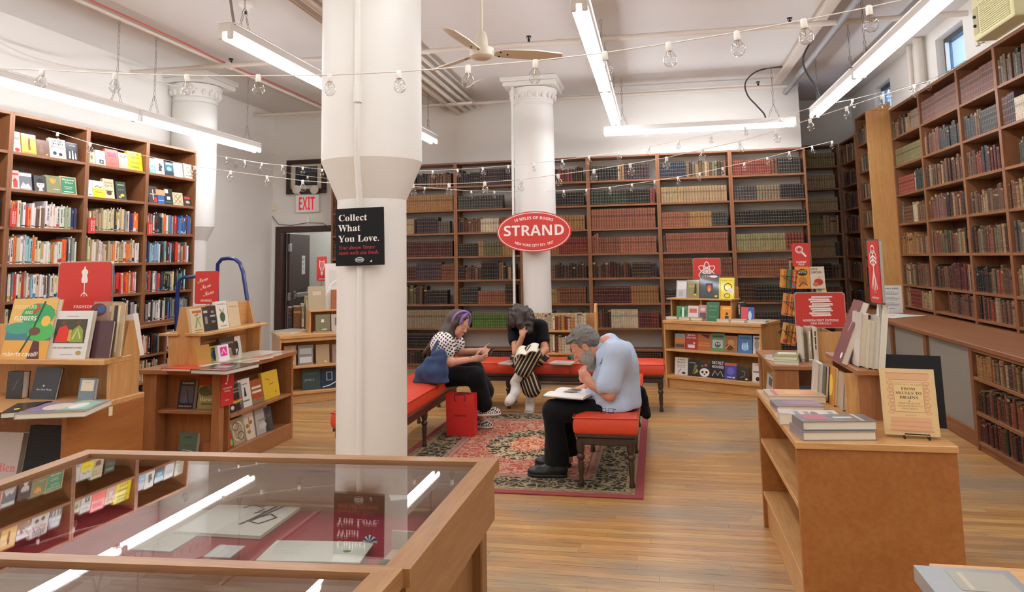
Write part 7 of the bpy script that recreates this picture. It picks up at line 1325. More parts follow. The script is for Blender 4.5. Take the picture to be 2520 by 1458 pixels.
def dots_mat():
    m, t, b = newmat('polka_dot_cotton'); a = N(t, 'ShaderNodeTexCoord'); sp = N(t, 'ShaderNodeSeparateXYZ'); t.links.new(a.outputs['Object'], sp.inputs[0]); cb = N(t, 'ShaderNodeCombineXYZ'); t.links.new(sp.outputs[0], cb.inputs[0]); t.links.new(sp.outputs[2], cb.inputs[1])
    v = N(t, 'ShaderNodeTexVoronoi', Scale=42.0, Randomness=.18); v.voronoi_dimensions = '2D'; mp = N(t, 'ShaderNodeMapping'); mp.inputs['Rotation'].default_value = (0, 0, .6); t.links.new(cb.outputs[0], mp.inputs[0]); t.links.new(mp.outputs[0], v.inputs['Vector'])
    t.links.new(mixcol(t, ramp(t, v.outputs['Distance'], [(.27, 1.), (.33, 0.)]), lin('ece4e2'), lin('1e1c22')), b.inputs['Base Color']); b.inputs['Roughness'].default_value = .8; return m
DOT = dots_mat()
bl = [ellip(J(1100, 850, 6.43), I3, (.1, .155, .11), .05), ellip(J(1086, 890, 6.43), I3, (.1, .14, .12), .05), ellip(J(1084, 918, 6.43), I3, (.11, .15, .07), .04), ellip(J(1090, 850, 6.24), I3, (.112, .095, .115), .03), ellip(J(1097, 868, 6.22), I3, (.075, .065, .055), .03), ellip(J(1118, 848, 6.6), I3, (.1, .09, .09), .03), cap(J(1104, 832, 6.43), J(1110, 826, 6.43), .075, .07, .03),
      cut(cap(J(1112, 900, 6.2), J(1135, 906, 6.2), .032, .07, .005)), cut(cap(J(1142, 873, 6.62), J(1165, 873, 6.6), .03, .08, .005)), cut(cap(nk, H.P(-.01, 0, -.05), .056, .07, .004))]
skin_obj('blouse', bl, DOT, w1, o, .0065, 1, amp=.006, freq=34, seed=8)
pn = [cap(hipN, knN, .095, .078, .04), cap(hipF, knF, .095, .078, .04), cap(knN, anN+np.array((0, 0, .02)), .078, .075, .03), cap(knF, J(1190, 962, 6.5), .075, .095, .03), ellip(J(1082, 926, 6.43), I3, (.13, .165, .085), .04)]
skin_obj('trousers', pn, TROU, w1, o, .007, 1, amp=.005, freq=24, seed=5, aniso=(1, 1, .4))
def check_mat():
    m, t, b = newmat('checked_canvas'); ck = N(t, 'ShaderNodeTexChecker', Scale=72.0); tc = N(t, 'ShaderNodeTexCoord'); mp = N(t, 'ShaderNodeMapping'); mp.inputs['Rotation'].default_value = (.5, .4, .785); t.links.new(tc.outputs['Object'], mp.inputs[0]); t.links.new(mp.outputs[0], ck.inputs['Vector']); ck.inputs[1].default_value = (*lin('e8e2d8'), 1); ck.inputs[2].default_value = (*lin('1e1c1e'), 1)
    t.links.new(ck.outputs[0], b.inputs['Base Color']); b.inputs['Roughness'].default_value = .8; return m
CHK, SOLW = check_mat(), plain('white_rubber', 'e4ded4', rough=.5)
zf = J(1205, 1022, 6.40)[2]
for tx, hx, zz in (((1232, 1020, 6.42), (1172, 1020, 6.34), zf), ((1212, 1055, 6.49), (1155, 1050, 6.52), .011)):
    u_, s_, R, _ = shoe(J(*tx), J(*hx), zz, .08, .043); skin_obj('shoe', u_, CHK, w1, o, .006, 1, planes=[((0, 0, zz+.015), (0, 0, -1))]); skin_obj('shoe_sole', s_, SOLW, w1, o, .006, 1, planes=[((0, 0, zz), (0, 0, -1))])
c0 = Vector(wrN)-Vector(o); MB().tube([tuple(Vector(elN*.1+wrN*.9)-Vector(o)+Vector((.006*math.cos(t), .03*math.cos(t+1.2), .03*math.sin(t)))) for t in np.linspace(0, 6.28, 13)[:-1]], .0035, 5, closed=True).build('bracelet', plain('silver', 'c8c4bc', rough=.25, metal=1), w1, smooth=80)
a = J(1202, 872, 6.40); ph = MB().box(-.036, -.004, -.07, .036, .004, .07, ch=.003).build('phone', BLACKP, M=frame(a, (.1, .99, 0), (.8, -.08, -.6), (.6, -.06, .8))); tag(ph, 'dark phone held in both hands by the long haired woman', 'phone')
MB().box(-.032, -.0046, -.065, .032, -.0042, .065).build('screen', plain('dim_screen', '4a5560', rough=.15), ph)
# tote bag beside her
tb = empty('tote_bag', tuple(PX(1060, 945, -2.0)*1 if False else (-1.98, 6.06, .472)), label='blue denim tote bag slumped on the red bench beside the woman with the phone', category='bag')
ob = np.array((-1.98, 6.06, .472)); DEN = plain('dark_denim', '2f4468', rough=.85, noise=.45, nscale=14, bmp=.25)
B = lambda x, y: J(x, y, 6.05)
tp = [cap(B(1028, 940), B(1094, 940), .045, .045, .03), cap(B(1042, 915), B(1088, 913), .05, .052, .04), cap(B(1055, 890), B(1088, 884), .036, .045, .04), ellip(B(1062, 920), I3, (.135, .07, .085), .05), cap(B(1066, 872), B(1086, 868), .018, .024, .03)]
skin_obj('bag_body', tp, DEN, tb, ob, .007, 1, amp=.012, freq=36, seed=12, aniso=(1, 1, .6), planes=[((0, 0, .474), (0, 0, -1))])
mb = MB(); pts = [B(1060, 893), J(1066, 865, 6.09), J(1074, 846, 6.14), J(1086, 826, 6.22), J(1092, 828, 6.3)]
for dx in (-.006, .006): mb.tube([tuple(p-ob+np.array((dx, 0, 0))) for p in pts], .008, 6)
mb.build('strap', DEN, tb, smooth=80)
# ---- the woman with the striped trousers
o = J(1300, 905, 7.58); o[2] = 0; w2 = empty('person', tuple(o), label='curly haired woman in striped trousers bent over a book, chin on hand', category='person')
H = Head(J(1286, 786, 7.42), (.02, -.62, -.78), (-.02, -.78, .62), .94)
shN, shF = J(1262, 806, 7.52), J(1334, 803, 7.52); elN, elF = J(1270, 868, 7.28), J(1341, 862, 7.42); wrN, wrF = J(1286, 826, 7.26), J(1331, 872, 7.22)
hipN, hipF = J(1273, 892, 7.6), J(1333, 890, 7.6); knN, knF = J(1285, 893, 7.18), J(1308, 872, 7.12); anN, anF = J(1306, 982, 7.22), J(1266, 942, 7.12)
nk = J(1290, 800, 7.5)
body = H.prims(.95)+[cap(H.P(-.03, 0, -.06), nk, .045, .05, .03), ellip(J(1298, 826, 7.55), I3, (.14, .08, .11), .05), ellip(J(1300, 868, 7.58), I3, (.12, .09, .12), .05), ellip(J(1302, 890, 7.6), I3, (.15, .11, .09), .05),
        cap(shN, elN, .042, .035, .03), cap(elN, wrN, .035, .025, .02), cap(shF, elF, .042, .036, .03), cap(elF, wrF, .036, .025, .02), cap(hipN, knN, .06, .05, .03), cap(hipF, knF, .06, .05, .03), cap(knN, anN, .048, .034, .02), cap(knF, anF, .048, .034, .02)]
body += hand(wrN, (-.06, .25, .9), (.1, .9, -.2), (.9, .1, 0), .5, .86)+hand(wrF, (-.7, -.25, .1), (-.3, .8, .3), (0, .2, 1), .55, .86)
skin_obj('body', body, SK3, w2, o, .0052, 1); eyes(w2, H, o, '32241c')
CUR = hairm('dark_curly_hair', '17110f', '3c2b24', (22, 22, 22), .4)
hb = [H.E(-.02, 0, .05, (.115, .11, .105), .03), cap(J(1262, 790, 7.42), J(1258, 800, 7.42), .055, .045, .04), cap(J(1280, 775, 7.36), J(1280, 798, 7.28), .075, .05, .04), cap(J(1300, 780, 7.36), J(1304, 815, 7.3), .065, .03, .04), cap(J(1272, 770, 7.4), J(1262, 796, 7.34), .08, .05, .04)]
skin_obj('hair', hb, CUR, w2, o, .006, 1, amp=.012, freq=75, seed=13)
TEE = cloth_mat('black_tee', '101014', 9.0, .4)
te = [ellip(J(1298, 822, 7.54), I3, (.155, .1, .11), .05), ellip(J(1300, 850, 7.57), I3, (.13, .105, .12), .05), cap(shN, J(1266, 840, 7.4), .06, .062, .03), cap(shF, J(1338, 838, 7.47), .06, .058, .03), cap(J(1275, 803, 7.51), J(1325, 800, 7.51), .055, .055, .03), cut(cap(J(1270, 856, 7.33), elN+np.array((0, -.05, -.05)), .045, .09, .004)), cut(cap(J(1341, 850, 7.44), elF+np.array((0.01, -.02, -.06)), .045, .08, .004)), cut(cap(nk, H.P(-.0, 0, -.06), .055, .07, .004))]
skin_obj('tee_shirt', te, TEE, w2, o, .0065, 1, amp=.004, freq=28, seed=15)
def stripe_mat():
    m, t, b = newmat('striped_cotton'); a = N(t, 'ShaderNodeAttribute', attribute_name='wrap'); sp = N(t, 'ShaderNodeSeparateXYZ'); t.links.new(a.outputs['Vector'], sp.inputs[0])
    fr = N(t, 'ShaderNodeMath', operation='MULTIPLY'); fr.inputs[1].default_value = 30.0; t.links.new(sp.outputs[0], fr.inputs[0]); f2 = N(t, 'ShaderNodeMath', operation='FRACT'); t.links.new(fr.outputs[0], f2.inputs[0])
    r = t.nodes.new('ShaderNodeValToRGB'); r.color_ramp.interpolation = 'CONSTANT'; e = r.color_ramp.elements
    st = [(0, '1c1b1d'), (.58, 'e0d8c4'), (.68, 'c8a032'), (.82, 'e0d8c4'), (.9, '1c1b1d')]
    while len(e) < len(st): e.new(.5)
    for el, (p, c) in zip(e, st): el.position = p; el.color = (*lin(c), 1)
    t.links.new(f2.outputs[0], r.inputs[0]); t.links.new(r.outputs[0], b.inputs['Base Color']); b.inputs['Roughness'].default_value = .8; return m
hemN, hemF = J(1308, 955, 7.2), J(1288, 908, 7.1)
pn = [cap(hipN, knN, .09, .082, .03), cap(hipF, knF, .09, .085, .03), cap(knN, hemN, .08, .098, .03), cap(knF, hemF, .085, .088, .03), ellip(J(1302, 892, 7.6), I3, (.17, .13, .085), .04), cut(cap(J(1286, 912, 7.1), anF, .05, .07, .004)), cut(cap(J(1309, 966, 7.2), anN, .05, .08, .004))]
skin_obj('striped_trousers', pn, stripe_mat(), w2, o, .007, 1, limbs=[(hipN, knN, (0, 0, 1)), (hipF, knF, (0, 0, 1)), (knN, hemN, (0, -1, 0)), (knF, hemF, (0, -1, 0))], amp=.003, freq=24, seed=16)
SOCK = plain('white_sock', 'e6e2dc', rough=.85, noise=.05, nscale=90); CANV = plain('white_canvas', 'e8e5df', rough=.8, noise=.06, nscale=40)
for an, up_, tx, hx, zz in ((anN, hemN, (1301, 1012, 7.16), (1306, 1000, 7.33), .0), (anF, hemF, (1254, 985, 7.02), (1266, 960, 7.17), None)):
    skin_obj('sock', [cap(an+(up_-an)*.45, an, .045, .045, .02)], SOCK, w2, o, .006, 1)
    if zz is not None:
        u_, s_, R, (h_, d, L, s) = shoe(J(*tx), J(*hx), zz, .075, .045); u_.append(cap(h_+d*L*.25+np.array((0, 0, .05)), an+np.array((0, 0, .03)), .046, .046, .03)); pl = [((0, 0, zz+.02), (0, 0, -1))]; pl2 = [((0, 0, zz+.0005), (0, 0, -1))]
        skin_obj('shoe', u_, CANV, w2, o, .006, 1, planes=pl); skin_obj('shoe_sole', s_, SOLW, w2, o, .006, 1, planes=pl2)
    else:
        t_, h_ = J(1256, 984, 7.03), J(1270, 966, 7.16); d = _n(t_-h_); L = .24; n_ = _n(an+(up_-an)*.5-an); s = np.cross(n_, d); s = _n(s); n_ = np.cross(d, s); R = np.stack([d, s, n_])
        skin_obj('shoe', [ellip(h_+d*.07+n_*.03, R, (.085, .042, .055), .02), ellip(h_+d*.16+n_*.018, R, (.08, .045, .036), .02), cap(h_+d*.05+n_*.03, an+(up_-an)*.1, .045, .045, .03)], CANV, w2, o, .006, 1)
        skin_obj('shoe_sole', [ellip(h_+d*.1-n_*.012, R, (.14, .05, .016), .02)], SOLW, w2, o, .006, 1)
q = J(1296, 864, 7.06); ob_ = empty('open_book', M=frame(tuple(q), (.98, .0, .2), (0, .94, .34), Vector((.98, 0, .2)).cross(Vector((0, .94, .34))).normalized()), label='paperback held open on the knee of the woman in striped trousers', category='book')
for sg in (-1, 1):
    mb = MB(); n = 6; V = []
    for i in range(n+1): t_ = i/n; x = sg*.115*t_; z = .03*math.sin(math.pi*t_*.9)+(.0 if sg > 0 else -.02*t_*t_); V += [(x, -.085, z), (x, .085, z), (x, -.085, z-.008), (x, .085, z-.008)]
    fs = [fc for i in range(n) for fc in ((4*i, 4*i+4, 4*i+5, 4*i+1), (4*i+2, 4*i+3, 4*i+7, 4*i+6), (4*i, 4*i+2, 4*i+6, 4*i+4), (4*i+1, 4*i+5, 4*i+7, 4*i+3))]+[(4*n, 4*n+2, 4*n+3, 4*n+1)]
    mb.add(V, fs if sg > 0 else [x[::-1] for x in fs]).build('page_block', PAGES, ob_, smooth=60)
# ---- small things on and round the benches
bg = empty('paper_bag', (-1.70, 6.165, .011), label='red paper carrier bag standing on the rug beside the bench', category='bag'); bw, bd, bh = .245, .1, .35
RBAG = plain('red_paper', 'd02a26', rough=.5, noise=.03, nscale=8)
mb = MB(); V = [(-bw/2, 0, 0), (bw/2, 0, 0), (bw/2, bd, 0), (-bw/2, bd, 0), (-bw/2-.004, -.004, bh), (bw/2+.004, -.004, bh), (bw/2+.002, bd, bh), (-bw/2-.002, bd, bh), (bw/2-.012, bd/2, bh*.55), (-bw/2+.012, bd/2, bh*.55)]
mb.add(V, [(3, 2, 1, 0), (0, 1, 5, 4), (2, 3, 7, 6), (1, 2, 8), (1, 8, 5), (2, 6, 8), (5, 8, 6), (3, 0, 9), (0, 4, 9), (3, 9, 7), (4, 7, 9)]); mb.build('bag_body', RBAG, bg); bg.rotation_euler = (0, 0, -.03)
for y in (0, bd):
    MB().tube([(-.03, y-.018, bh-.055), (-.047, y-.012, bh-.035), (-.045, y-.004, bh-.003), (.045, y-.004, bh-.003), (.05, y-.012, bh-.03), (.04, y-.018, bh-.058)], .003, 6).build('handle', BLACKP, bg, smooth=80)
f = Flat(-.0025); f.text('ASSOULINE', 0, .165, .014, '5a1614', width=.105); f.build('lettering', ink(), bg)
lie(((1225, 894), (1258, 896), (1232, 884)), .474, .012, 'picture book lying on the bench beside the striped trousers', 'e4e0d8', [('r', .3, .3, .9, .8, '5a5048'), ('r', .35, .35, .6, .75, 'b8964a')], group=None)
lie(((1350, 894), (1405, 896), (1352, 887)), .474, .012, 'pale magazine lying on the back bench beside the man', 'd8d4cc', [], group=None)
ob = np.array(J(1425, 888, 7.5)); ob[2] = .474; hb_ = empty('handbag', tuple(ob), label='dark green handbag with a chain strap lying on the back bench', category='bag')
skin_obj('bag_body', [cap(J(1410, 886, 7.55), J(1440, 885, 7.55), .05, .05, .03), ellip(J(1420, 882, 7.55), I3, (.1, .06, .04), .03)], plain('green_leather', '14423c', rough=.4), hb_, ob, .007, 1, amp=.005, freq=40, seed=3, planes=[((0, 0, .475), (0, 0, -1))])
mb = MB(); cp = [J(1410, 884, 7.42), J(1404, 888, 7.37), J(1403, 905, 7.36), J(1404, 925, 7.36)]
for i in range(22):
    t_ = i/21*3; k = min(2, int(t_)); p = cp[k]+(cp[k+1]-cp[k])*(t_-k)-ob; a = i*1.5; mb.lathe([(.0035, -.003), (.006, 0), (.0035, .003)], 6, tuple(p))
mb.build('chain_strap', plain('brass', 'b89a5a', rough=.3, metal=1), hb_)
o = np.array(J(1582, 985, 5.7)); o[2] = .36; jk = empty('jacket', tuple(J(1578, 960, 5.72)*0+o), label='black jacket or bag hanging over the far side of the man\'s bench', category='clothing')
skin_obj('cloth', [cap(J(1574, 965, 5.7), J(1580, 1005, 5.72), .045, .05, .03), cap(J(1580, 1000, 5.72), J(1588, 1020, 5.74), .05, .035, .03)], TEE, jk, o, .008, 1, amp=.01, freq=40, seed=21)
for k, (x, y, yy) in enumerate(((1290, 955, 7.65), (1350, 962, 7.65))):
    pass
# ------------------------------------------------------------------ fluorescent fixtures
TUBE = emit('lamp_tube_light', 'fbfcff', TUBE_STR)
def chain(mb, p0, p1, link=.062, w=.009):
    p0, p1 = Vector(p0), Vector(p1); d = p1-p0; L = d.length; n = max(2, int(L/(link*.86))); d.normalize()
    q = Vector((1, 0, 0)) if abs(d.x) < .9 else Vector((0, 1, 0)); a = (q-d*q.dot(d)).normalized(); b = d.cross(a)
    for i in range(n):
        c = p0+d*(L*(i+.5)/n); e = a if i % 2 else b; h = link*.5
        pts = [c+d*(h*.62)+e*w*.6, c+d*h, c+d*(h*.62)-e*w*.6, c-d*(h*.62)-e*w*.6, c-d*h, c-d*(h*.62)+e*w*.6]
        pts = [c+d*(h*.7)+e*w, c+d*h, c+d*(h*.7)-e*w, c-d*(h*.7)-e*w, c-d*h, c-d*(h*.7)+e*w]
        mb.tube(pts, .0022, 4, closed=True)
CHAINM = plain('chain_steel', '8d8a84', rough=.4, metal=.7)
def fixture(x0, y0, x1, y1, z, label, zc=ZC, chains=True):
    d = Vector((x1-x0, y1-y0, 0)); L = d.length; M = frame((x0, y0, z), d.normalized(), Vector((-d.y, d.x, 0)).normalized(), (0, 0, 1))
    r = empty('fluorescent_light', M=M, label=label, category='light', group='fluorescent strip lights on chains')
    MB().box(0, -.055, .045, L, .055, .11, ch=.006).box(.02, -.07, .105, L-.02, .07, .112).build('housing', ENAMEL, r)
    for s in (-.038, .038):
        MB().tube([(.035, s, .018), (L-.035, s, .018)], .017, 10, caps=True).build('lamp_tube', TUBE, r, smooth=60)
        for a in (0, L-.03): MB().box(a, s-.02, -.006, a+.03, s+.02, .05, ch=.006).build('socket', ENAMEL, r)
    if chains:
        for a in (.25, L-.25):
            mb = MB(); top = zc-z
            chain(mb, (a, 0, top), (a, 0, .3)); chain(mb, (a, 0, .3), (a-.07, 0, .11)); chain(mb, (a, 0, .3), (a+.07, 0, .11)); mb.build('chain', CHAINM, r)
    return r
ZL = 3.17
fixture(-2.9, 4.45, -2.9, 6.88, 3.08, 'white strip light nearest above the left of the near column')
fixture(-2.9, 6.9, -2.9, 9.34, 3.08, 'white strip light reappearing at the right of the near column')
fixture(-4.9, 3.63, -4.9, 6.08, 2.91, 'white strip light at the picture edge above the left bookcase')
fixture(-4.9, 6.10, -4.9, 8.30, 2.91, 'white strip light ending above the ladder')
fixture(-4.9, 1.1, -4.9, 3.6, 2.91, 'white strip light beyond the frame above the left bookcase')
fixture(-.45, 4.75, -.45, 7.24, ZL, 'white strip light running away beside the ceiling fan')
fixture(-.45, 7.26, -.45, 9.36, ZL, 'white strip light at the far end of the centre row')
fixture(-.62, 9.45, 1.76, 9.45, 3.09, 'white strip light parallel to the back wall')
fixture(1.97, 7.36, 1.97, 9.37, ZL, 'white strip light at the far end of the right row')
fixture(1.97, 4.88, 1.97, 7.34, ZL, 'white strip light cut by the top of the picture at right')
NB = list(range(8))
for x in (-4.6, -2.9, -.45, 1.97):
    for y in ((-2.2, .9) if x > -3 else (-2.2,)): fixture(x, y, x, y+2.44, ZL, 'white strip light behind the camera, %s of the unseen rows' % ['first', 'second', 'third', 'fourth', 'fifth', 'sixth', 'seventh', 'eighth'][NB.pop(0)], chains=False)
# ------------------------------------------------------------------ glass display cases
OAKB = wood('brown_oak', '8f633c', 'a97d50', 'x', rough=.42, coat=.15); OAKBY = wood('brown_oak_side', '8f633c', 'a97d50', 'y', rough=.42, coat=.15); OAKBZ = wood('brown_oak_post', '7f5632', '9a7046', 'z', rough=.45)
CGLASS = clear_glass('case_glass', (.98, .995, .985), 1.5, boost=1.35); FELT = plain('burgundy_felt', '8e2230', rough=.95, noise=.1, nscale=60)
def glass_case(A, B, C, D, z, label, ws=(.05, .05, .05, .05), leg=True):
    """A near-right, B far-right, C far-left, D near-left corners"""
    r = empty('glass_display_case', (A.x, A.y, 0), label=label, category='display case'); P = [Vector((p.x-A.x, p.y-A.y, 0)) for p in (A, B, C, D)]; cen = sum(P, Vector())/4
    def inset(i, d0, d1=None):                                         # corner i moved in by d0 from the side before it and d1 from the side after it
        d1 = d0 if d1 is None else d1; p, a, b = P[i], P[i-1], P[(i+1) % 4]; e1, e2 = (p-a).normalized(), (b-p).normalized(); n1, n2 = Vector((-e1.y, e1.x, 0)), Vector((-e2.y, e2.x, 0))
        k = n1.dot(n2); D = 1-k*k; return p+n1*((d0-k*d1)/D)+n2*((d1-k*d0)/D)
    Q = [inset(i, ws[i-1], ws[i]) for i in range(4)]; Q2 = [inset(i, .012) for i in range(4)]; Q3 = [inset(i, .028) for i in range(4)]
    for i in range(4):
        a, b, c, d = P[i], P[(i+1) % 4], Q[(i+1) % 4], Q[i]; m = OAKBY if i in (0, 2) else OAKB
        MB().prism([(p.x, p.y) for p in (a, b, c, d)], z-.032, z).build('top_rail', m, r)
        a, b, c, d = Q2[i], Q2[(i+1) % 4], Q3[(i+1) % 4], Q3[i]; MB().prism([(p.x, p.y) for p in (a, b, c, d)], z-.16, z-.032).build('fascia', m, r)
    g = [inset(i, ws[i-1]-.006, ws[i]-.006) for i in range(4)]; MB().prism([(p.x, p.y) for p in g], z-.012, z-.007).build('glass_top', CGLASS, r)
    MB().prism([(p.x, p.y) for p in Q3], z-.165, z-.15).build('bottom_panel', FELT, r)
    if leg:
        for i in (0, 1, 2, 3):
            a = inset(i, .06); MB().box(a.x-.03, a.y-.03, 0, a.x+.03, a.y+.03, z-.165, ch=.004).build('leg', OAKBZ, r)
        a, b = inset(0, .06), inset(1, .06); MB().box(a.x-.012, a.y, 0.05, a.x+.006, b.y, z-.165).build('side_panel', OAKBZ, r)
    return r
ZG = .95
B1, C1 = PZ(1228, 1128, ZG), PZ(215, 1107, ZG); A1 = PZ(1009, 1402, ZG); e_ = PZ(0, 1357, ZG)-PZ(960, 1391, ZG); D1 = A1+e_*((-1.705-A1.x)/e_.x)
glass_case(A1, B1, C1, D1, ZG, 'oak framed glass case of handwritten papers nearest the column', (.05, .045, .045, .012))
B2 = A1+Vector((-.012, -.002, 0)); C2 = D1+Vector((0, -.002, 0)); A2 = B2+Vector((-.02, -.62, 0)); D2 = C2+Vector((.02, -.6, 0))
glass_case(A2, B2, C2, D2, ZG+.002, 'oak framed glass case cut off by the bottom of the picture', (.05, .024, .05, .05))
zb = ZG-.15
def sheet(lb, pts, z, c, t=.002, prints=(), name='paper', cat='paper'):
    a, b, d = [PZ(x, y, z+t) for x, y in pts]; u = b-a; w = u.length; u.normalize(); v = Vector((-u.y, u.x, 0)); h = (d-a).dot(v); r = empty(name, M=frame((a.x, a.y, z+t), u, (0, 0, -1), v), label=lb, category=cat, group=None)
    MB().box(0, 0, 0, w, t, h).build('sheet', plain('paper_'+c, c, rough=.6), r)
    if prints: draw(prints, w, h).build('ink_marks', ink(), r)
    return r
sheet('large white sheet with black brush lettering under glass', ((425, 1308), (640, 1320), (560, 1215)), zb+.003, 'dedad2', .008, [('s', [(.62, .9), (.5, .82), (.44, .7), (.56, .66), (.6, .78), (.42, .74), (.36, .62)], .035, '38342e'), ('s', [(.62, .62), (.58, .5), (.7, .58), (.72, .72), (.66, .4), (.6, .22)], .035, '38342e'), ('s', [(.98, .82), (.8, .72), (.66, .3), (.8, .26), (.9, .42), (.78, .5), (.72, .42)], .035, '38342e')])
lt = [('r', .06, .9-.075*k, .06+.36*(.8+.2*((k*7) % 3)/3), .905-.075*k, '6a6a66') for k in range(9)]+[('e', .8, .5, .04, .05, '8a9a5a')]
sheet('open letter with handwriting in a dark mount', ((628, 1380), (885, 1385), (650, 1330)), zb+.012, 'dcdad0', .003, lt)
sheet('small white caption card near the case corner', ((962, 1232), (1019, 1226), (955, 1200)), zb+.05, 'e0e0de', .002, [])
sheet('small grey caption card at the near edge of the case', ((500, 1370), (566, 1373), (510, 1340)), zb+.02, 'c4c2c4', .002, [])
sheet('long pale page at the near edge of the case', ((320, 1352), (420, 1358), (400, 1250)), zb+.002, 'c8c2ba', .002, [])
bx = empty('mount_box', M=Matrix.Translation((-.66, 1.56, zb)), label='open pale box with a black tray in the glass case', category='box')
boards(bx, [('base', (0, 0, 0, .13, .2, .006), 'x'), ('box_side', (.125, 0, .006, .13, .2, .05), 'x'), ('box_side', (0, .195, .006, .125, .2, .05), 'x')], dict(x=plain('box_card', 'b8a58c', rough=.7)))
MB().box(.005, .005, .006, .12, .12, .012).build('tray', BLACKP, bx)
sl = empty('shell_ornament', M=Matrix.Translation((-.70, 1.72, zb+.03)), label='small blue and white striped shell in the glass case', category='ornament')
for k in range(9):
    t0, t1 = math.pi*k/9, math.pi*(k+1)/9; MB().prism([(0, 0), (.017*math.cos(t0), .016*math.sin(t0)), (.017*math.cos(t1), .016*math.sin(t1))], 0, .01+.004*math.sin(math.pi*k/8), u=(1, 0, 0), v=(0, .5, .85), w=(0, -.85, .5)).build('rib', plain('shell_'+('blue' if k % 2 else 'white'), '2c3f6e' if k % 2 else 'e4e4e0', rough=.3), sl)
# ------------------------------------------------------------------ signs
SIGNW = 'f2ece6'
def sign(name, label, M, w, h, draws, cap_=None, pole=0, back=RED, rim=METAL, thick=.004):
    r = empty(name, M=M, label=label, category='sign', group=None); c = min(w, h)*.06
    oct_ = lambda d: [(d+c, d), (w-d-c, d), (w-d, d+c), (w-d, h-d-c), (w-d-c, h-d), (d+c, h-d), (d, h-d-c), (d, d+c)]
    if rim: MB().prism(oct_(-.006), .0, .012, u=(1, 0, 0), v=(0, 0, 1), w=(0, 1, 0)).build('frame', rim, r)
    MB().prism(oct_(0), -.003, .001, u=(1, 0, 0), v=(0, 0, 1), w=(0, 1, 0)).build('panel', back, r)
    f = Flat(-.0036); draws(f, w, h); f.build('emblem', ink(), r)
    if cap_: g = Flat(-.0036); [g.text(s_, w/2, z*h, hh*h, SIGNW, 'san', ww*w if ww else None) for s_, z, hh, ww in cap_]; g.build('lettering', ink(), r)
    if pole: MB().tube([(w*.5, .012, -pole), (w*.5, .012, .02)], .006, 8).build('pole', METAL, r, smooth=80)
    return r
def mannequin(f, w, h):
    X = lambda a: w*(.5+a); Zz = lambda a: h*a; f.stroke([(X(0), Zz(.92)), (X(0), Zz(.3))], w*.014, SIGNW)
    f.poly([(X(a), Zz(b)) for a, b in ((-.012, .9), (.012, .9), (.022, .86), (.055, .83), (.065, .8), (.042, .73), (.06, .66), (.058, .6), (.04, .58), (-.04, .58), (-.058, .6), (-.06, .66), (-.042, .73), (-.065, .8), (-.055, .83), (-.022, .86))], SIGNW)
    for a in (-.06, .06): f.stroke([(X(0), Zz(.39)), (X(a*.7), Zz(.35)), (X(a), Zz(.31))], w*.016, SIGNW)
a, b = PY(141, 768, 4.0), PY(272, 765, 4.0)
sign('sign', 'red sign with a white dressmaker dummy above the fashion books', frame((a.x, 4.0, a.z), (1, 0, 0), (0, 1, 0), (0, 0, 1)), b.x-a.x, PY(205, 646, 4.0).z-a.z, mannequin, [('FASHION', .07, .06, .38)], pole=.35)
def newnew(f, w, h):
    for k in range(3): f.text('New', w*(.36+.13*k), h*(.68-.2*k), h*.15, SIGNW, 'scr', w*.46, rot=.3)
Rn = rotz(math.radians(10)).to_3x3(); a = PY(479, 749, 5.55); b = PY(537, 740, 5.55)
sign('sign', 'red sign with three white script words above the new arrivals', frame(a, (b-a).normalized().xy.to_3d() if hasattr((b-a).xy, 'to_3d') else (1, 0, 0), (0, 1, 0), (0, 0, 1)), (b-a).length, PY(479, 668, 5.55).z-a.z, newnew, [('NEW ARRIVALS', .07, .07, .48)], pole=.12, rim=None)
def atom(f, w, h):
    for k in range(3): f.ring(w*.5, h*.5, w*.33, h*.13, w*.03, SIGNW, rot=math.pi*k/3+.5)
    f.ell(w*.5, h*.5, w*.06, w*.06, SIGNW); f.ring(w*.5, h*.5, w*.09, w*.09, w*.02, SIGNW)
pz = MD.translation+Vector(MD.col[1][:3])*.44
a, b = PN(1708, 700, pz, Vector(MD.col[1][:3])), PN(1775, 700, pz, Vector(MD.col[1][:3]))
sign('sign', 'red sign with a white atom above the far oak cabinet', frame(a, MD.col[0][:3], MD.col[1][:3], (0, 0, 1)), (b-a).length, PN(1708, 637, pz, Vector(MD.col[1][:3])).z-a.z, atom, None, pole=.25)
def stack(f, w, h):
    for k in range(8):
        x0 = w*(.28+.03*((k*5) % 3)); z0 = h*(.38+.067*k); f.poly([(x0, z0), (x0+w*.42, z0+h*.02*((k % 2)*2-1)), (x0+w*.42, z0+h*.055), (x0, z0+h*.055)], SIGNW); f.stroke([(x0+w*.04, z0+h*.006), (x0+w*.4, z0+h*.008)], w*.006, 'b0302a')
    f.poly([(w*.27, h*.44), (w*.34, h*.32), (w*.72, h*.33), (w*.72, h*.37), (w*.34, h*.37)], SIGNW)
a, b = PY(1968, 806, 6.0), PY(2072, 812, 6.0); q = PY(1957, 722, 6.0)
sign('sign', 'red sign with a white stack of books, modern first editions', frame((PY(1960, 806, 6).x, 6.0, a.z), (1, 0, 0), (0, 1, 0), (0, 0, 1)), PY(2082, 806, 6).x-PY(1960, 806, 6).x, q.z-a.z, stack, [('MODERN FIRST EDITIONS', .17, .06, .72), ('NEW ARRIVALS', .08, .06, .42)], pole=.24)
def lens(f, w, h):
    f.ring(w*.42, h*.72, w*.2, w*.2, w*.05, SIGNW); f.ring(w*.42, h*.72, w*.13, w*.13, w*.025, SIGNW); f.stroke([(w*.58, h*.6), (w*.8, h*.42)], w*.11, SIGNW); f.stroke([(w*.04, h*.27), (w*.96, h*.27)], w*.012, 'e08078')
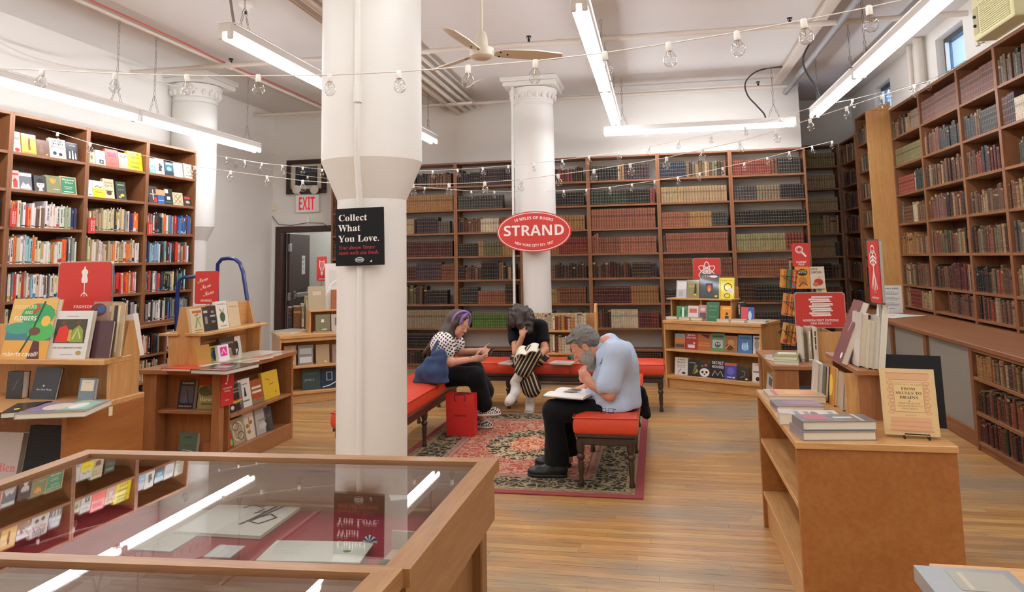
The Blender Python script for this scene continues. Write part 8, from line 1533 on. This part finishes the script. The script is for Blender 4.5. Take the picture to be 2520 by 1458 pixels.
a, b = PY(1951, 657, 7.1), PY(1994, 657, 7.1)
sign('sign', 'red sign with a white magnifying glass on the paperback spinner', frame((a.x, 7.1, a.z), (1, 0, 0), (0, 1, 0), (0, 0, 1)), b.x-a.x, PY(1951, 599, 7.1).z-a.z, lens, [('CLASSIC', .15, .08, .6), ('PULP', .05, .08, .36)], rim=None)
def figure(f, w, h):
    c = w/2
    f.ring(c, h*.86, w*.16, h*.06, w*.04, SIGNW); f.ring(c, h*.72, w*.3, h*.12, w*.03, SIGNW); f.stroke([(c, h*.8), (c, h*.5)], w*.07, SIGNW)
    for s in (-1, 1): f.stroke([(c, h*.76), (c+s*w*.28, h*.7)], w*.05, SIGNW); f.stroke([(c, h*.7), (c+s*w*.3, h*.64)], w*.05, SIGNW); f.stroke([(c, h*.52), (c+s*w*.09, h*.35), (c+s*w*.07, h*.2)], w*.06, SIGNW); f.stroke([(c, h*.52), (c+s*w*.26, h*.22)], w*.05, SIGNW)
    f.ring(c, h*.5, w*.36, h*.34, w*.02, 'e09088')
a, b = PX(2144, 737, .98), PX(2172, 748, .98)
M = frame((.98, a.y, PX(2172, 748, .98).z), (.0, -1, 0), (1, 0, 0), (0, 0, 1)); hh = PX(2158, 592, .98).z-M.translation.z
sign('sign', 'tall red sign with a white outlined human figure seen edge on', M, abs(a.y-b.y), hh, figure, [('ANATOMY', .06, .03, .6)], pole=.1)
def lyre(f, w, h):
    f.stroke([(w*.3, h*.85), (w*.28, h*.6), (w*.42, h*.42), (w*.5, h*.3), (w*.5, h*.22)], w*.06, SIGNW); f.stroke([(w*.7, h*.85), (w*.72, h*.6), (w*.58, h*.42), (w*.5, h*.3)], w*.06, SIGNW); f.ring(w*.5, h*.3, w*.1, h*.06, w*.04, SIGNW)
    for k in (.43, .5, .57): f.stroke([(w*k, h*.8), (w*k, h*.42)], w*.015, SIGNW)
    f.stroke([(w*.3, h*.8), (w*.7, h*.8)], w*.03, SIGNW)
hn = Vector(MH.col[1][:3]); hp = HP+hn*.5; a, b = PN(779, 688, hp, hn), PN(803, 695, hp, hn)
sign('sign', 'red sign with a white lyre above the cabinet by the door', frame((a.x, a.y, (a.z+b.z)/2), (b-a).xy.to_3d().normalized(), hn, (0, 0, 1)), (b-a).length, PN(791, 632, hp, hn).z-(a.z+b.z)/2, lyre, [('RARE BOOKS', .05, .05, .6)], pole=.2)
def quill(f, w, h): f.poly([(w*.62, h*.92), (w*.66, h*.8), (w*.52, h*.58), (w*.44, h*.58), (w*.5, h*.82)], SIGNW); f.stroke([(w*.5, h*.6), (w*.42, h*.52)], w*.04, SIGNW); f.ell(w*.4, h*.53, w*.08, h*.02, SIGNW)
a, b = PX(541, 999, gx1+.012), PX(568, 985, gx1+.012)
sign('sign', 'red card with a white quill fixed on the corner post of the new arrivals table', frame((gx1+.006, gy0+.0, PY(550, 999, 4.95).z), (0.25, .968, 0), (-.968, .25, 0), (0, 0, 1)), .12, .3, quill, [('INDEPENDENT', .4, .035, .7), ('PRESSES', .33, .035, .45), ('NEW', .12, .025, .3)], rim=None)
# the oval shop sign on the back column
cs = PY(1313.5, 570.5, 8.96); rx, rz = (PY(1405, 570, 8.96).x-PY(1222, 570, 8.96).x)/2, (PY(1313, 520, 8.96).z-PY(1313, 621, 8.96).z)/2
ov = empty('oval_sign', tuple(cs), label='large oval red sign with white block lettering on the back column', category='sign')
E_ = lambda a, b, n=48: [(a*math.cos(2*math.pi*i/n), b*math.sin(2*math.pi*i/n)) for i in range(n)]
MB().prism(E_(rx, rz), 0, .03, u=(1, 0, 0), v=(0, 0, 1), w=(0, 1, 0)).build('panel', RED, ov)
f = Flat(-.001).ring(0, 0, rx*.955, rz*.93, rz*.035, SIGNW, n=56); f.build('rim_line', ink(), ov)
f = Flat(-.001); f.text('STRAND', 0, -rz*.19, rz*.50, SIGNW, 'san', rx*1.66); f.build('lettering', ink(), ov)
f = Flat(-.001); f.text('18 MILES OF BOOKS', 0, 0, rz*.14, SIGNW, 'san', arc=(0, -rz*.25, rx*.95, rz*.86, 90, 66, 1)); f.build('lettering', ink(), ov)
f = Flat(-.001); f.text('NEW YORK CITY EST. 1927', 0, 0, rz*.12, SIGNW, 'san', arc=(0, rz*.25, rx*.95, rz*.98, 270, 68, -1)); f.build('lettering', ink(), ov)
MB().box(-.05, .03, -.05, .05, .13, .05).build('bracket', METAL, ov)
# black board on the near column
a, b, c, d = PY(826, 656, 3.405), PY(945, 652, 3.405), PY(942, 511, 3.405), PY(823, 515, 3.405)
u = (b-a).normalized(); w, h = (b-a).length, (d-a).length; bb = empty('black_sign', M=frame(a, u, (0, 1, 0), u.cross(Vector((0, 1, 0)))), label='square black sign with white serif lettering on the near column', category='sign')
MB().box(0, 0, 0, w, .012, h, ch=.001).build('panel', plain('black_panel', '0d0d12', rough=.6, spec=.25), bb)
for s_, z, ww in (('Collect', .78, .60), ('What', .60, .46), ('You Love.', .415, .86)): f = Flat(); f.text(s_, w*.065, h*z, h*.115, 'efece6', 'ser', w*ww, 'l'); f.build('lettering', ink(), bb)
for s_, z, ww in (('Your dream library', .285, .75), ('starts with one book.', .195, .84)): f = Flat(); f.text(s_, w*.07, h*z, h*.062, 'c8444c', 'ita', w*ww, 'l'); f.build('lettering', ink(), bb)
f = Flat().ell(w*.5, h*.1, w*.095, h*.045, 'd8d8d4').ell(w*.5, h*.1, w*.085, h*.036, '2a2a2e'); f.text('STRAND', w*.5, h*.082, h*.034, 'f0eeea', width=w*.15); f.poly([(w*.71, h*.055), (w*.76, h*.06), (w*.755, h*.095), (w*.735, h*.085)], 'e8e6e2'); f.build('emblem', ink(), bb)
# exit sign, emergency lamps, framed picture, switch box over the door
a, b = PY(728, 524, 10.2), PY(785, 522, 10.2); zt = PY(726, 481, 10.2).z; w, h = b.x-a.x, zt-a.z
ex = empty('exit_sign', (a.x, 10.19, a.z), label='white exit sign with red capitals over the passage door', category='sign')
MB().box(0, 0, 0, w, .06, h, ch=.006).build('housing', ENAMEL, ex); f = Flat(); f.text('EXIT', w*.47, h*.14, h*.72, 'd8303a', width=w*.72); f.build('lettering', emit('exit_letters', 'e0303a', .9), ex); MB().tube([(w*.85, 0, h*.16), (w*.85, .001, h*.16)], .008, 8).build('test_button', BLACKP, ex)
el = empty('emergency_light', (a.x, 10.18, zt+.005), label='twin round emergency lamps on top of the exit sign', category='light')
for px in (729, 773):
    q = PY(px, 467, 10.15)-Vector((a.x, 10.18, zt+.005)); MB().lathe([(.03, .05), (.062, .03), (.068, 0), (.06, -.006), (.0, -.008)], 18, q, axis=(0, 1, 0)).build('lamp_head', plain('lamp_lens', 'd8d2c2', rough=.2), el, smooth=40); MB().tube([tuple(q+Vector((0, .03, -.05))), (q.x*.8+.05, .03, 0)], .012, 6).build('arm', ENAMEL, el)
a, b = PY(706, 479, 10.23), PY(803, 477, 10.23); zt = PY(706, 396, 10.23).z; w, h = b.x-a.x, zt-a.z
fp = empty('framed_picture', (a.x, 10.22, a.z), label='dark framed photograph high on the wall behind the exit sign', category='picture'); t = .07
FRM = plain('dark_frame', '33221e', rough=.4)
for q in ((0, 0, w, t), (0, h-t, w, h), (0, t, t, h-t), (w-t, t, w, h-t)): MB().box(q[0], -.02, q[1], q[2], .02, q[3], ch=.004).build('frame_side', FRM, fp)
MB().box(t, .0, t, w-t, .015, h-t).build('mat_board', plain('mat_board', 'd0c8b8', rough=.8), fp)
f = Flat(-.0006).rect(w*.22, h*.24, w*.78, h*.8, '2f333c').rect(w*.25, h*.62, w*.75, h*.78, '565a60').rect(w*.3, h*.3, w*.5, h*.55, '1e222c').rect(w*.55, h*.28, w*.72, h*.58, '4a4440')
for k in range(6): f.rect(w*(.27+.08*k), h*.66, w*(.3+.08*k), h*.75, '2a2a30')
f.build('photograph', ink(), fp)
a = PY(666, 519, 10.24); tag(MB().box(0, -.03, 0, .1, 0, .095, ch=.006).build('switch_box', CREAMP, loc=(a.x, 10.25, a.z)), 'cream switch box on the wall beside the exit sign', 'switch')
tag(MB().tube([tuple(PY(*q)) for q in ((672, 380, 10.24), (662, 505, 10.24), (668, 530, 10.24), (685, 552, 10.23), (715, 555, 10.23), (760, 548, 10.22), (795, 550, 10.22), (812, 560, 10.22))], .006, 5).build('cable', plain('grey_cable', '7a766e', rough=.6), smooth=80), 'thin grey cable looping over the door frame', 'cable')
a = PY(757, 552, 10.22); tag(MB().box(-.03, -.03, 0, .03, 0, .11, ch=.004).build('door_sensor', ENAMEL, loc=(a.x, 10.25, a.z)), 'small white sensor above the door frame', 'sensor')
# notice standing on the counter by the pine panel
a = PZ(2196, 771, .80); yv = a.y; a, b, c = PY(2175, 771, yv), PY(2223, 771, yv), PY(2222, 703, yv); a.z = .801
ap = empty('notice', tuple(a), label='white printed notice standing on the counter before the pine panel', category='notice'); w, h = b.x-a.x, c.z-.8
MB().box(0, 0, 0, w, .004, h).build('sheet', plain('white_sheet', 'ecebe8', rough=.5), ap); f = Flat(); f.text('APPLY HERE', w*.45, h*.86, h*.055, '5a5058', width=w*.8)
for k in range(13):
    if k in (3, 7, 11): continue
    f.rect(w*.12, h*(.76-.05*k), w*(.6+.25*((k*3) % 4)/3), h*(.775-.05*k), '8a8888')
f.build('lettering', ink(), ap)
cl = empty('clutter_shelf', (0, 0, 0), label='brown side shelf before the counter end holding papers', category='shelf'); zz = .79
MB().box(2.03, yv-.5, zz-.03, 2.305, yv+.2, zz, ch=.003).build('board', CASEX, cl); MB().box(2.06, yv-.47, 0, 2.09, yv+.17, zz-.03).build('leg_panel', CASE, cl)
sheet('white sheet lying on the counter end', ((2200, 783), (2278, 777), (2215, 770)), .80, 'e6e4e0', .003)
a = PZ(2190, 778, zz); cover_book('pale picture book hanging over the counter edge', frame((a.x+.04, a.y-.14, zz-.30), (.35, -.94, 0), (.9, .33, .28), Vector((-.26, -.1, .95)).normalized()), .06, .33, .02, 'c9c4ba', [('s', [(.5, .1), (.5, .9)], .2, '8a867e')], group=None)
# ------------------------------------------------------------------ paperback spinner with banded bundles
sp_ = empty('spinner_rack', (1.24, 7.2, 0), label='black wire spinner rack of pulp paperbacks', category='rack')
MB().tube([(0, 0, .02), (0, 0, 1.42)], .014, 10).build('pole', DKMETAL, sp_, smooth=80); MB().lathe([(.2, 0), (.2, .02), (.03, .04)], 20).build('base', DKMETAL, sp_, smooth=40)
for z in (.5, .78, 1.06, 1.30): MB().tube([(.16*math.cos(t), .16*math.sin(t), z) for t in np.linspace(0, 6.28, 17)[:-1]], .004, 5, closed=True).build('wire_ring', DKMETAL, sp_)
BAND = plain('black_elastic', '1a1a1a', rough=.7)
for k, (px, py0, py1, ws, cs_, rot) in enumerate(((1942, 708, 662, 38, ('d08a3a', '3a7a54', 'c8503a'), .1), (1944, 776, 722, 34, ('c87838', 'd88a44', 'b84a34'), .16), (1942, 846, 795, 34, ('c08a3e', 'a8682c', 'd0924a'), .2))):
    a = PY(px-ws/2, py0, 7.0); b = PY(px+ws/2, py0, 7.0); hh = PY(px, py1, 7.0).z-a.z; w = b.x-a.x
    r = empty('paperback_bundle', M=Matrix.Translation(a) @ Matrix.Rotation(rot, 4, 'Y'), label=('%s bundle of old paperbacks tied with black elastic on the spinner' % ('top', 'middle', 'bottom')[k]), category='book bundle', group='banded paperback bundles')
    for i, c in enumerate(cs_): spine_book(w/3-.001, hh, .11, lin(c), 'J').xf(Matrix.Translation((i*w/3, 0, 0))).build('paperback', JACKET, r)
    MB().box(-.002, -.003, hh*.62, w+.002, .112, hh*.64).build('elastic', BAND, r); mb = MB().tube([(-.002, -.003, hh*.6), (w*.5, -.004, hh*.42), (w+.002, -.003, hh*.3)], .002, 5); mb.build('elastic', BAND, r)
g = (Vector((0, 7.0, 0)), Vector((0, -1, 0)))
stand(1960, 711, 1995, 711, 657, g, 'yellow orange paperback with a black round title on the spinner', 'e0962a', [('e', .5, .74, .36, .16, '26241f'), T('The Black', .5, .8, .05, 'e8c86a', 'ser', .5), T('BOTTLE', .5, .7, .08, 'e8dcc0', 'ser', .6), ('e', .5, .35, .3, .2, 'b87a3a'), ('s', [(.2, .1), (.5, .3), (.8, .15)], .1, '7a4420')], tilt=4, t=.02)
stand(1996, 710, 2032, 712, 657, g, 'cream thriller paperback with red figures on the spinner', 'd9cdb8', [T('NICK', .3, .84, .09, '6a3a30', 'san', .5), T('CARTER', .42, .7, .09, '6a3a30', 'san', .75), ('e', .55, .3, .32, .16, 'b83a34'), ('e', .35, .2, .2, .1, 'c86a54'), ('e', .6, .5, .1, .06, 'd8a88a')], tilt=4, t=.02)
stand(2011, 724, 2035, 724, 700, g, 'small yellow paperback lying low on the spinner', 'd8c46a', [('r', .1, .1, .5, .9, '8a9ab0')], tilt=20, t=.04)
# ------------------------------------------------------------------ blue rolling ladder
BLUE = plain('blue_enamel', '1d2f6e', rough=.3, coat=.3)
ld = empty('step_ladder', (-5.2, 8.2, 0), label='blue tubular library steps behind the new arrivals table', category='ladder'); L0_ = Vector((-5.2, 8.2, 0))
def lp_(l): return [tuple(PY(x, y, d)-L0_) for x, y, d in l]
ra_ = lp_(((528, 900, 7.15), (534, 760, 7.25), (534, 690, 7.25), (536, 650, 7.25), (546, 638, 7.25), (562, 636, 7.25), (578, 638, 7.25), (590, 648, 7.25), (598, 670, 7.25), (630, 858, 7.25))); ra_[-1] = (ra_[-1][0]+.1, ra_[-1][1], .02); ra_[0] = (ra_[0][0], ra_[0][1], .02)
MB().tube(ra_, .021, 10).build('hand_rail', BLUE, ld, smooth=80)
rb_ = lp_(((434, 960, 6.85), (434, 800, 6.85), (437, 720, 6.85), (442, 690, 6.85), (452, 683, 6.85), (478, 681, 6.88), (500, 684, 6.95), (512, 700, 7.0), (545, 860, 7.1))); rb_[0] = (rb_[0][0], rb_[0][1], .02); rb_[-1] = (rb_[-1][0]+.1, rb_[-1][1], .02)
MB().tube(rb_, .02, 10).build('hand_rail', BLUE, ld, smooth=80)
for k in range(4):
    z = .24*(k+1); t_ = 1-k*.22; a, b = Vector(ra_[-1]), Vector(rb_[-1]); c, d = Vector(ra_[3]), Vector(rb_[3]); p, q = a.lerp(c, k*.2), b.lerp(d, k*.2); p.z = q.z = z
    MB().box(min(p.x, q.x)-.05, min(p.y, q.y), z-.02, min(p.x, q.x)+.2, max(p.y, q.y), z).build('step', DKMETAL, ld)
tube2 = lp_(((600, 800, 7.35), (616, 858, 7.35))); MB().tube([tube2[0], (tube2[1][0]+.1, tube2[1][1], .02)], .018, 8).build('brace', BLUE, ld)
# ------------------------------------------------------------------ pipes, fan, sprinklers under the ceiling
PIPE = plain('painted_pipe', 'dcd4ca', rough=.5)
def pipe(lb, pts, r, m=PIPE, n=10, name='pipe', sm=60): return tag(MB().tube([tuple(p) for p in (curve_pts(pts) if len(pts) > 4 else pts)], r, n).build(name, m, smooth=sm), lb, name.split('_')[-1])
zp = 3.70
pipe('white sprinkler pipe crossing the ceiling from wall to wall', [(-5.78, 7.09, zp), (2.92, 7.25, zp)], .028, name='sprinkler_pipe')
pipe('white pipe along the top of the back wall', [(-5.78, 9.66, zp), (1.9, 9.86, zp)], .024, name='sprinkler_pipe')
pipe('white pipe running down the ceiling beside the red wire', [(-4.70, 1.0, 3.74), (-4.68, 9.9, 3.74)], .018, name='conduit_pipe')
pipe('thin red wire running along the ceiling pipe', [(-4.66, 1.0, 3.775), (-4.645, 3.5, 3.765), (-4.65, 5.0, 3.77), (-4.64, 6.2, 3.765), (-4.63, 7.2, 3.74), (-4.65, 8.2, 3.77), (-4.66, 9.7, 3.77)], .007, plain('red_wire', 'd4534e', rough=.5), 6, name='red_wire')
MB().tube([(-4.565, 7.09, zp-.0), (-4.565, 7.14, zp)], .045, 10).build('pipe_collar', PIPE, bpy.data.objects['sprinkler_pipe'])
for k, (x, y) in enumerate(((-4.55, 7.12), (-1.2, 7.15), (1.35, 7.22), (1.4, 9.85), (-.3, 7.2))):
    if k == 4: continue
    r = empty('fire_sprinkler', (x, y, zp+.02), label='dark sprinkler head %s' % ('above the ladder side light', 'behind the ceiling fan', 'near the window end of the cross pipe', 'on the back wall pipe')[k], category='sprinkler', group='ceiling sprinklers')
    MB().lathe([(.012, 0), (.014, .03), (.007, .035), (.007, .05), (.026, .052), (.026, .058)], 10).build('nozzle', DKMETAL, r); MB().tube([(.018, 0, .03), (.022, 0, .045), (.008, 0, .058)], .003, 5).tube([(-.018, 0, .03), (-.022, 0, .045), (-.008, 0, .058)], .003, 5).build('yoke', DKMETAL, r)
for k, (x0, z, r_, y1) in enumerate(((-2.48, 3.74, .02, 10.2), (-2.58, 3.72, .022, 10.2), (-2.68, 3.70, .03, 10.23), (-2.80, 3.69, .045, 10.24), (-2.92, 3.70, .02, 10.1), (-2.98, 3.72, .018, 10.2), (-2.53, 3.69, .012, 9.9), (-2.63, 3.66, .014, 9.9))): pipe('%s painted conduit of the bundle beside the near column' % ordn(k+1), [(x0+.05, 3.0, z), (x0, y1, z)], r_, name='conduit_pipe')
tag(MB().box(-3.02, 9.5, 3.64, -2.40, 9.56, 3.67).build('pipe_bracket', PIPE), 'flat bracket carrying the conduit bundle near the back wall', 'bracket')
tag(MB().box(1.62, 2.0, 3.785, 1.74, 10.24, 3.84, ch=.008).build('ceiling_raceway', PIPE), 'flat white raceway along the ceiling toward the back corner', 'raceway')
pipe('grey pipe beside the ceiling raceway', [(1.80, 2.0, 3.69), (1.80, 10.24, 3.69)], .034, plain('grey_pipe_paint', '9a9ca2', rough=.45), name='drain_pipe')
pipe('dark thin pipe above the far end of the window row', [(2.38, 4.0, 3.71), (2.38, 10.0, 3.71)], .018, plain('dark_pipe_paint', '4a4e52', rough=.5), name='thin_pipe')
BLKC = plain('black_cord', '3a3c40', rough=.6)
pipe('black cord hanging from the raceway to the light by the back wall', [PY(*q) for q in ((1960, 150, 9.2), (1935, 163, 9.3), (1890, 168, 9.4), (1855, 180, 9.4), (1834, 205, 9.4), (1840, 235, 9.4), (1862, 260, 9.4), (1880, 280, 9.4), (1884, 292, 9.4))], .010, BLKC, 6, name='power_cord')
pipe('black cord hanging from the raceway to the long light in the window row', [PY(*q) for q in ((2008, 62, 8.2), (2005, 90, 8.2), (1985, 120, 8.2), (1976, 150, 8.2), (1985, 180, 8.2), (2005, 210, 8.2), (2017, 240, 8.2))], .011, BLKC, 6, name='power_cord')
pipe('grey cord hanging to the light left of the near column', [PY(*q) for q in ((567, 0, 4.4), (572, 35, 4.45), (577, 64, 4.5))], .010, plain('grey_cord', '9a968e', rough=.6), 6, name='power_cord').__setitem__('label', 'grey cord hanging to the light before the near column')
pipe('loose white wires drooping along the novels wall', [PX(*q, -5.6) for q in ((0, 105, ), (40, 125), (100, 148), (200, 170), (300, 178), (400, 205), (470, 208), (560, 180))], .008, PIPE, 5, name='loose_wire')
r = empty('ceiling_sprinkler', (0, 0, 0), label='white ceiling sprinkler dish near the top of the picture', category='sprinkler'); a = PZ(606, 14, 3.82); r.location = (a.x, a.y, 3.84)
MB().lathe([(.07, 0), (.066, -.025), (.035, -.05), (.03, -.07), (.0, -.071)], 18).build('dish', ENAMEL, r, smooth=40); MB().tube([(0, 0, -.07), (0, 0, -.1)], .01, 6).build('nozzle', DKMETAL, r)
# vertical pipes, air conditioner on the window wall
for k, (px, py, r_) in enumerate(((2262, 150, .05), (2240, 160, .03), (2402, 60, .02), (2413, 60, .02), (2424, 60, .02))): q = PX(px, py, 2.90); pipe('%s white upright pipe on the window wall' % ordn(k+1), [(2.90, q.y, 3.33), (2.90, q.y, 3.83)], r_, name='riser_pipe')
ac = empty('air_conditioner', (2.80, 6.15, 3.32), label='cream window air conditioner above the antique bookcases', category='air conditioner'); CRA = plain('aged_cream_plastic', 'd8d2a6', rough=.5)
MB().box(.0, 0, 0, .2, .72, .45, ch=.01).build('housing', CRA, ac)
for k in range(15): MB().box(-.012, .04, .03+.018*k, -.0, .56, .04+.018*k).build('slat', CRA, ac)
for k in range(8): MB().box(-.012, .04, .32+.013*k, -.0, .56, .327+.013*k).build('slat', CRA, ac)
MB().box(-.006, .60, .05, 0, .69, .28).build('control_panel', plain('ac_panel', 'b8b08a', rough=.5), ac)
for z in (.12, .2): MB().tube([(-.006, .645, z), (-.022, .645, z)], .014, 8).build('knob', BLACKP, ac)
# ceiling fan
fn = empty('ceiling_fan', (-1.235, 5.2, ZC), label='cream three bladed ceiling fan on a long rod', category='fan'); hz = PY(1185, 130, 5.2).z-ZC
FANM = plain('fan_enamel', 'e6e0cc', rough=.35); MB().tube([(0, 0, 0), (0, 0, hz+.1)], .013, 10).build('rod', FANM, fn, smooth=80); MB().lathe([(.05, 0), (.045, -.05), (.02, -.07)], 16).build('canopy', FANM, fn, smooth=40)
MB().lathe([(.03, hz+.16), (.045, hz+.12), (.05, hz+.05), (.06, hz+.035), (.092, hz+.03), (.096, hz-.01), (.09, hz-.03), (.07, hz-.045), (.03, hz-.052), (0, hz-.052)], 24).build('motor_housing', FANM, fn, smooth=35)
for a in (math.radians(25), math.radians(142), math.radians(262)):
    R = Matrix.Rotation(a, 4, 'Z') @ Matrix.Rotation(math.radians(-15), 4, 'X'); mb = MB(); pts = [(.10, -.03), (.16, -.06), (.4, -.075), (.62, -.05), (.64, .0), (.60, .045), (.4, .06), (.16, .05), (.10, .03)]
    mb.prism(pts, -.004, .004); mb.xf(Matrix.Translation((0, 0, hz+.0)) @ R); mb.build('blade', FANM, fn)
    mb = MB()
    for px, py in ((.14, -.03), (.14, .03), (.2, 0)): mb.lathe([(.007, .004), (.007, .009)], 8, (px, py, -.0135))
    mb.xf(Matrix.Translation((0, 0, hz+.0)) @ R).build('screw', DKMETAL, fn)
# ------------------------------------------------------------------ strings of globe lamps
BULB = clear_glass('bulb_glass', (.95, .95, .95), 1.5, .0, boost=2.2); FIL = plain('filament_wire', '8a7a5a', rough=.3, metal=1); SOCK_ = plain('lamp_socket', 'efece4', rough=.4); CORD = plain('white_cord', 'e4e0d8', rough=.5)
def lamp_meshes():
    g = MB().lathe([(.011, -.030), (.014, -.036), (.0215, -.046), (.0265, -.060), (.0265, -.070), (.0215, -.084), (.013, -.092), (.0005, -.095)], 14, caps=False).mesh('lamp_globe', BULB, 180)
    s = MB().lathe([(.0, .006), (.009, .006), (.0125, .0), (.0125, -.028), (.011, -.031)], 10).mesh('lamp_socket', SOCK_, 40)
    f = MB().tube([(-.003, 0, -.03), (-.006, 0, -.055), (0, .005, -.062), (.006, 0, -.055), (.003, 0, -.03)], .0008, 4).mesh('filament', FIL, 80); return g, s, f
GM_, SM_, FM_ = lamp_meshes(); nb = 0
SNAME = ['front string across the top of the picture', 'second string sagging across the middle', 'third string from ladder to window wall', 'lowest string before the back bookcase']
def string(si, pts, bulbs):
    """pts: picture points with depth y; bulbs: fractions along it"""
    global nb
    P = [PY(*p) for p in pts]; mb = MB().tube([tuple(p) for p in P], .0028, 5); tag(mb.build('lamp_cord', CORD, smooth=80), 'white cord of the '+SNAME[si], 'cord')
    for i, (px, yy) in enumerate(bulbs):
        k = max([j for j in range(len(pts)-1) if pts[j][0] <= px] or [0]); t_ = (px-pts[k][0])/(pts[k+1][0]-pts[k][0]); p = P[k].lerp(P[k+1], max(0, min(1, t_)))
        r = empty('globe_lamp', tuple(p), label='clear globe lamp, %s of the %s' % (ordn(i+1), SNAME[si]), category='lamp', group='clear globe lamps'); sw = RND.uniform(-.14, .14); r.rotation_euler = (RND.uniform(-.1, .1), sw, RND.random()*6)
        for nm, me in (('globe', GM_), ('socket', SM_), ('filament', FM_)): o = bpy.data.objects.new(nm, me); COL.objects.link(o); o.parent = r
        nb += 1
Y1 = lambda x: 3.25-(x-400)/2200*.7*0+(.35 if x < 300 else 0)
s1 = [(-60, 166), (98, 172), (283, 181), (459, 186), (634, 187), (812, 185), (981, 177), (1152, 164), (1318, 150), (1488, 130), (1645, 107), (1813, 80), (1977, 50), (2138, 18), (2290, -15)]
dep = lambda x, y0, y1: y0+(y1-y0)*x/2520
string(0, [(x, y, dep(x, 3.05, 2.75)) for x, y in s1], [(x, 0) for x in (104, 284, 460, 636, 812, 981, 1152, 1318, 1488, 1645, 1813, 1977, 2138)])
s2 = [(-30, 268), (58, 303), (142, 327), (222, 352), (350, 382), (480, 410), (568, 422), (657, 434), (745, 445), (830, 452), (925, 454), (1016, 454), (1105, 453), (1193, 449), (1283, 442), (1373, 430), (1462, 418), (1551, 404), (1641, 388), (1729, 368), (1819, 348), (1910, 322), (1993, 294), (2083, 264), (2170, 235), (2250, 210), (2300, 196)]
string(1, [(x, y, dep(x, 5.6, 5.9)) for x, y in s2], [(x, 0) for x in (58, 142, 222, 480, 568, 657, 745, 1016, 1105, 1193, 1283, 1373, 1462, 1551, 1641, 1729, 1819, 1910, 1993, 2083, 2170, 2250)])
s3 = [(515, 380), (557, 387), (602, 395), (645, 402), (695, 407), (745, 412), (793, 417), (880, 422), (970, 423), (1065, 420), (1126, 417), (1188, 413), (1251, 408), (1314, 402), (1383, 394), (1449, 385), (1523, 375), (1597, 361), (1670, 346), (1750, 331), (1833, 312), (1920, 290), (2005, 262), (2098, 245), (2188, 222), (2285, 200), (2335, 172)]
string(2, [(x, y, dep(x, 8.3, 8.0)) for x, y in s3], [(x, 0) for x in (515, 557, 602, 645, 695, 745, 793, 1065, 1126, 1188, 1251, 1314, 1383, 1449, 1523, 1597, 1670, 1750, 1833, 1920, 2098, 2188, 2285)])
s4 = [(525, 383), (582, 399), (640, 412), (698, 424), (757, 434), (880, 448), (1000, 458), (1045, 461), (1100, 466), (1160, 470), (1217, 471), (1300, 472), (1387, 469), (1443, 466), (1500, 461), (1555, 453), (1611, 445), (1668, 436), (1722, 426), (1778, 413), (1832, 401), (1888, 388), (1942, 374), (1998, 360), (2048, 348)]
string(3, [(x, y, dep(x, 9.0, 9.2)) for x, y in s4], [(x, 0) for x in (582, 640, 698, 757, 1045, 1160, 1217, 1387, 1443, 1500, 1555, 1611, 1668, 1722, 1778, 1832, 1888, 1942, 1998, 2048)])
# ------------------------------------------------------------------ the passage beyond the door
fixture(-5.9, 11.6, -4.6, 11.6, 2.45, 'added unseen strip light on the passage ceiling beyond the open door', chains=False)  # lamp out of view, added to brighten the passage
rk = empty('folding_rack', (-4.98, 11.3, 0), label='black metal rods of a folded rack standing in the passage', category='rack')
for k in range(5): MB().tube([(.06*k, .05*(k % 2), 0), (.06*k+.02, .05*(k % 2), 1.72+.05*(k % 3))], .009, 6).build('upright', BLACKP, rk)
for k in range(5): MB().tube([(-.25, 0, 1.45+.06*k), (.3, .02, 1.47+.06*k)], .006, 6).build('rod', BLACKP, rk)
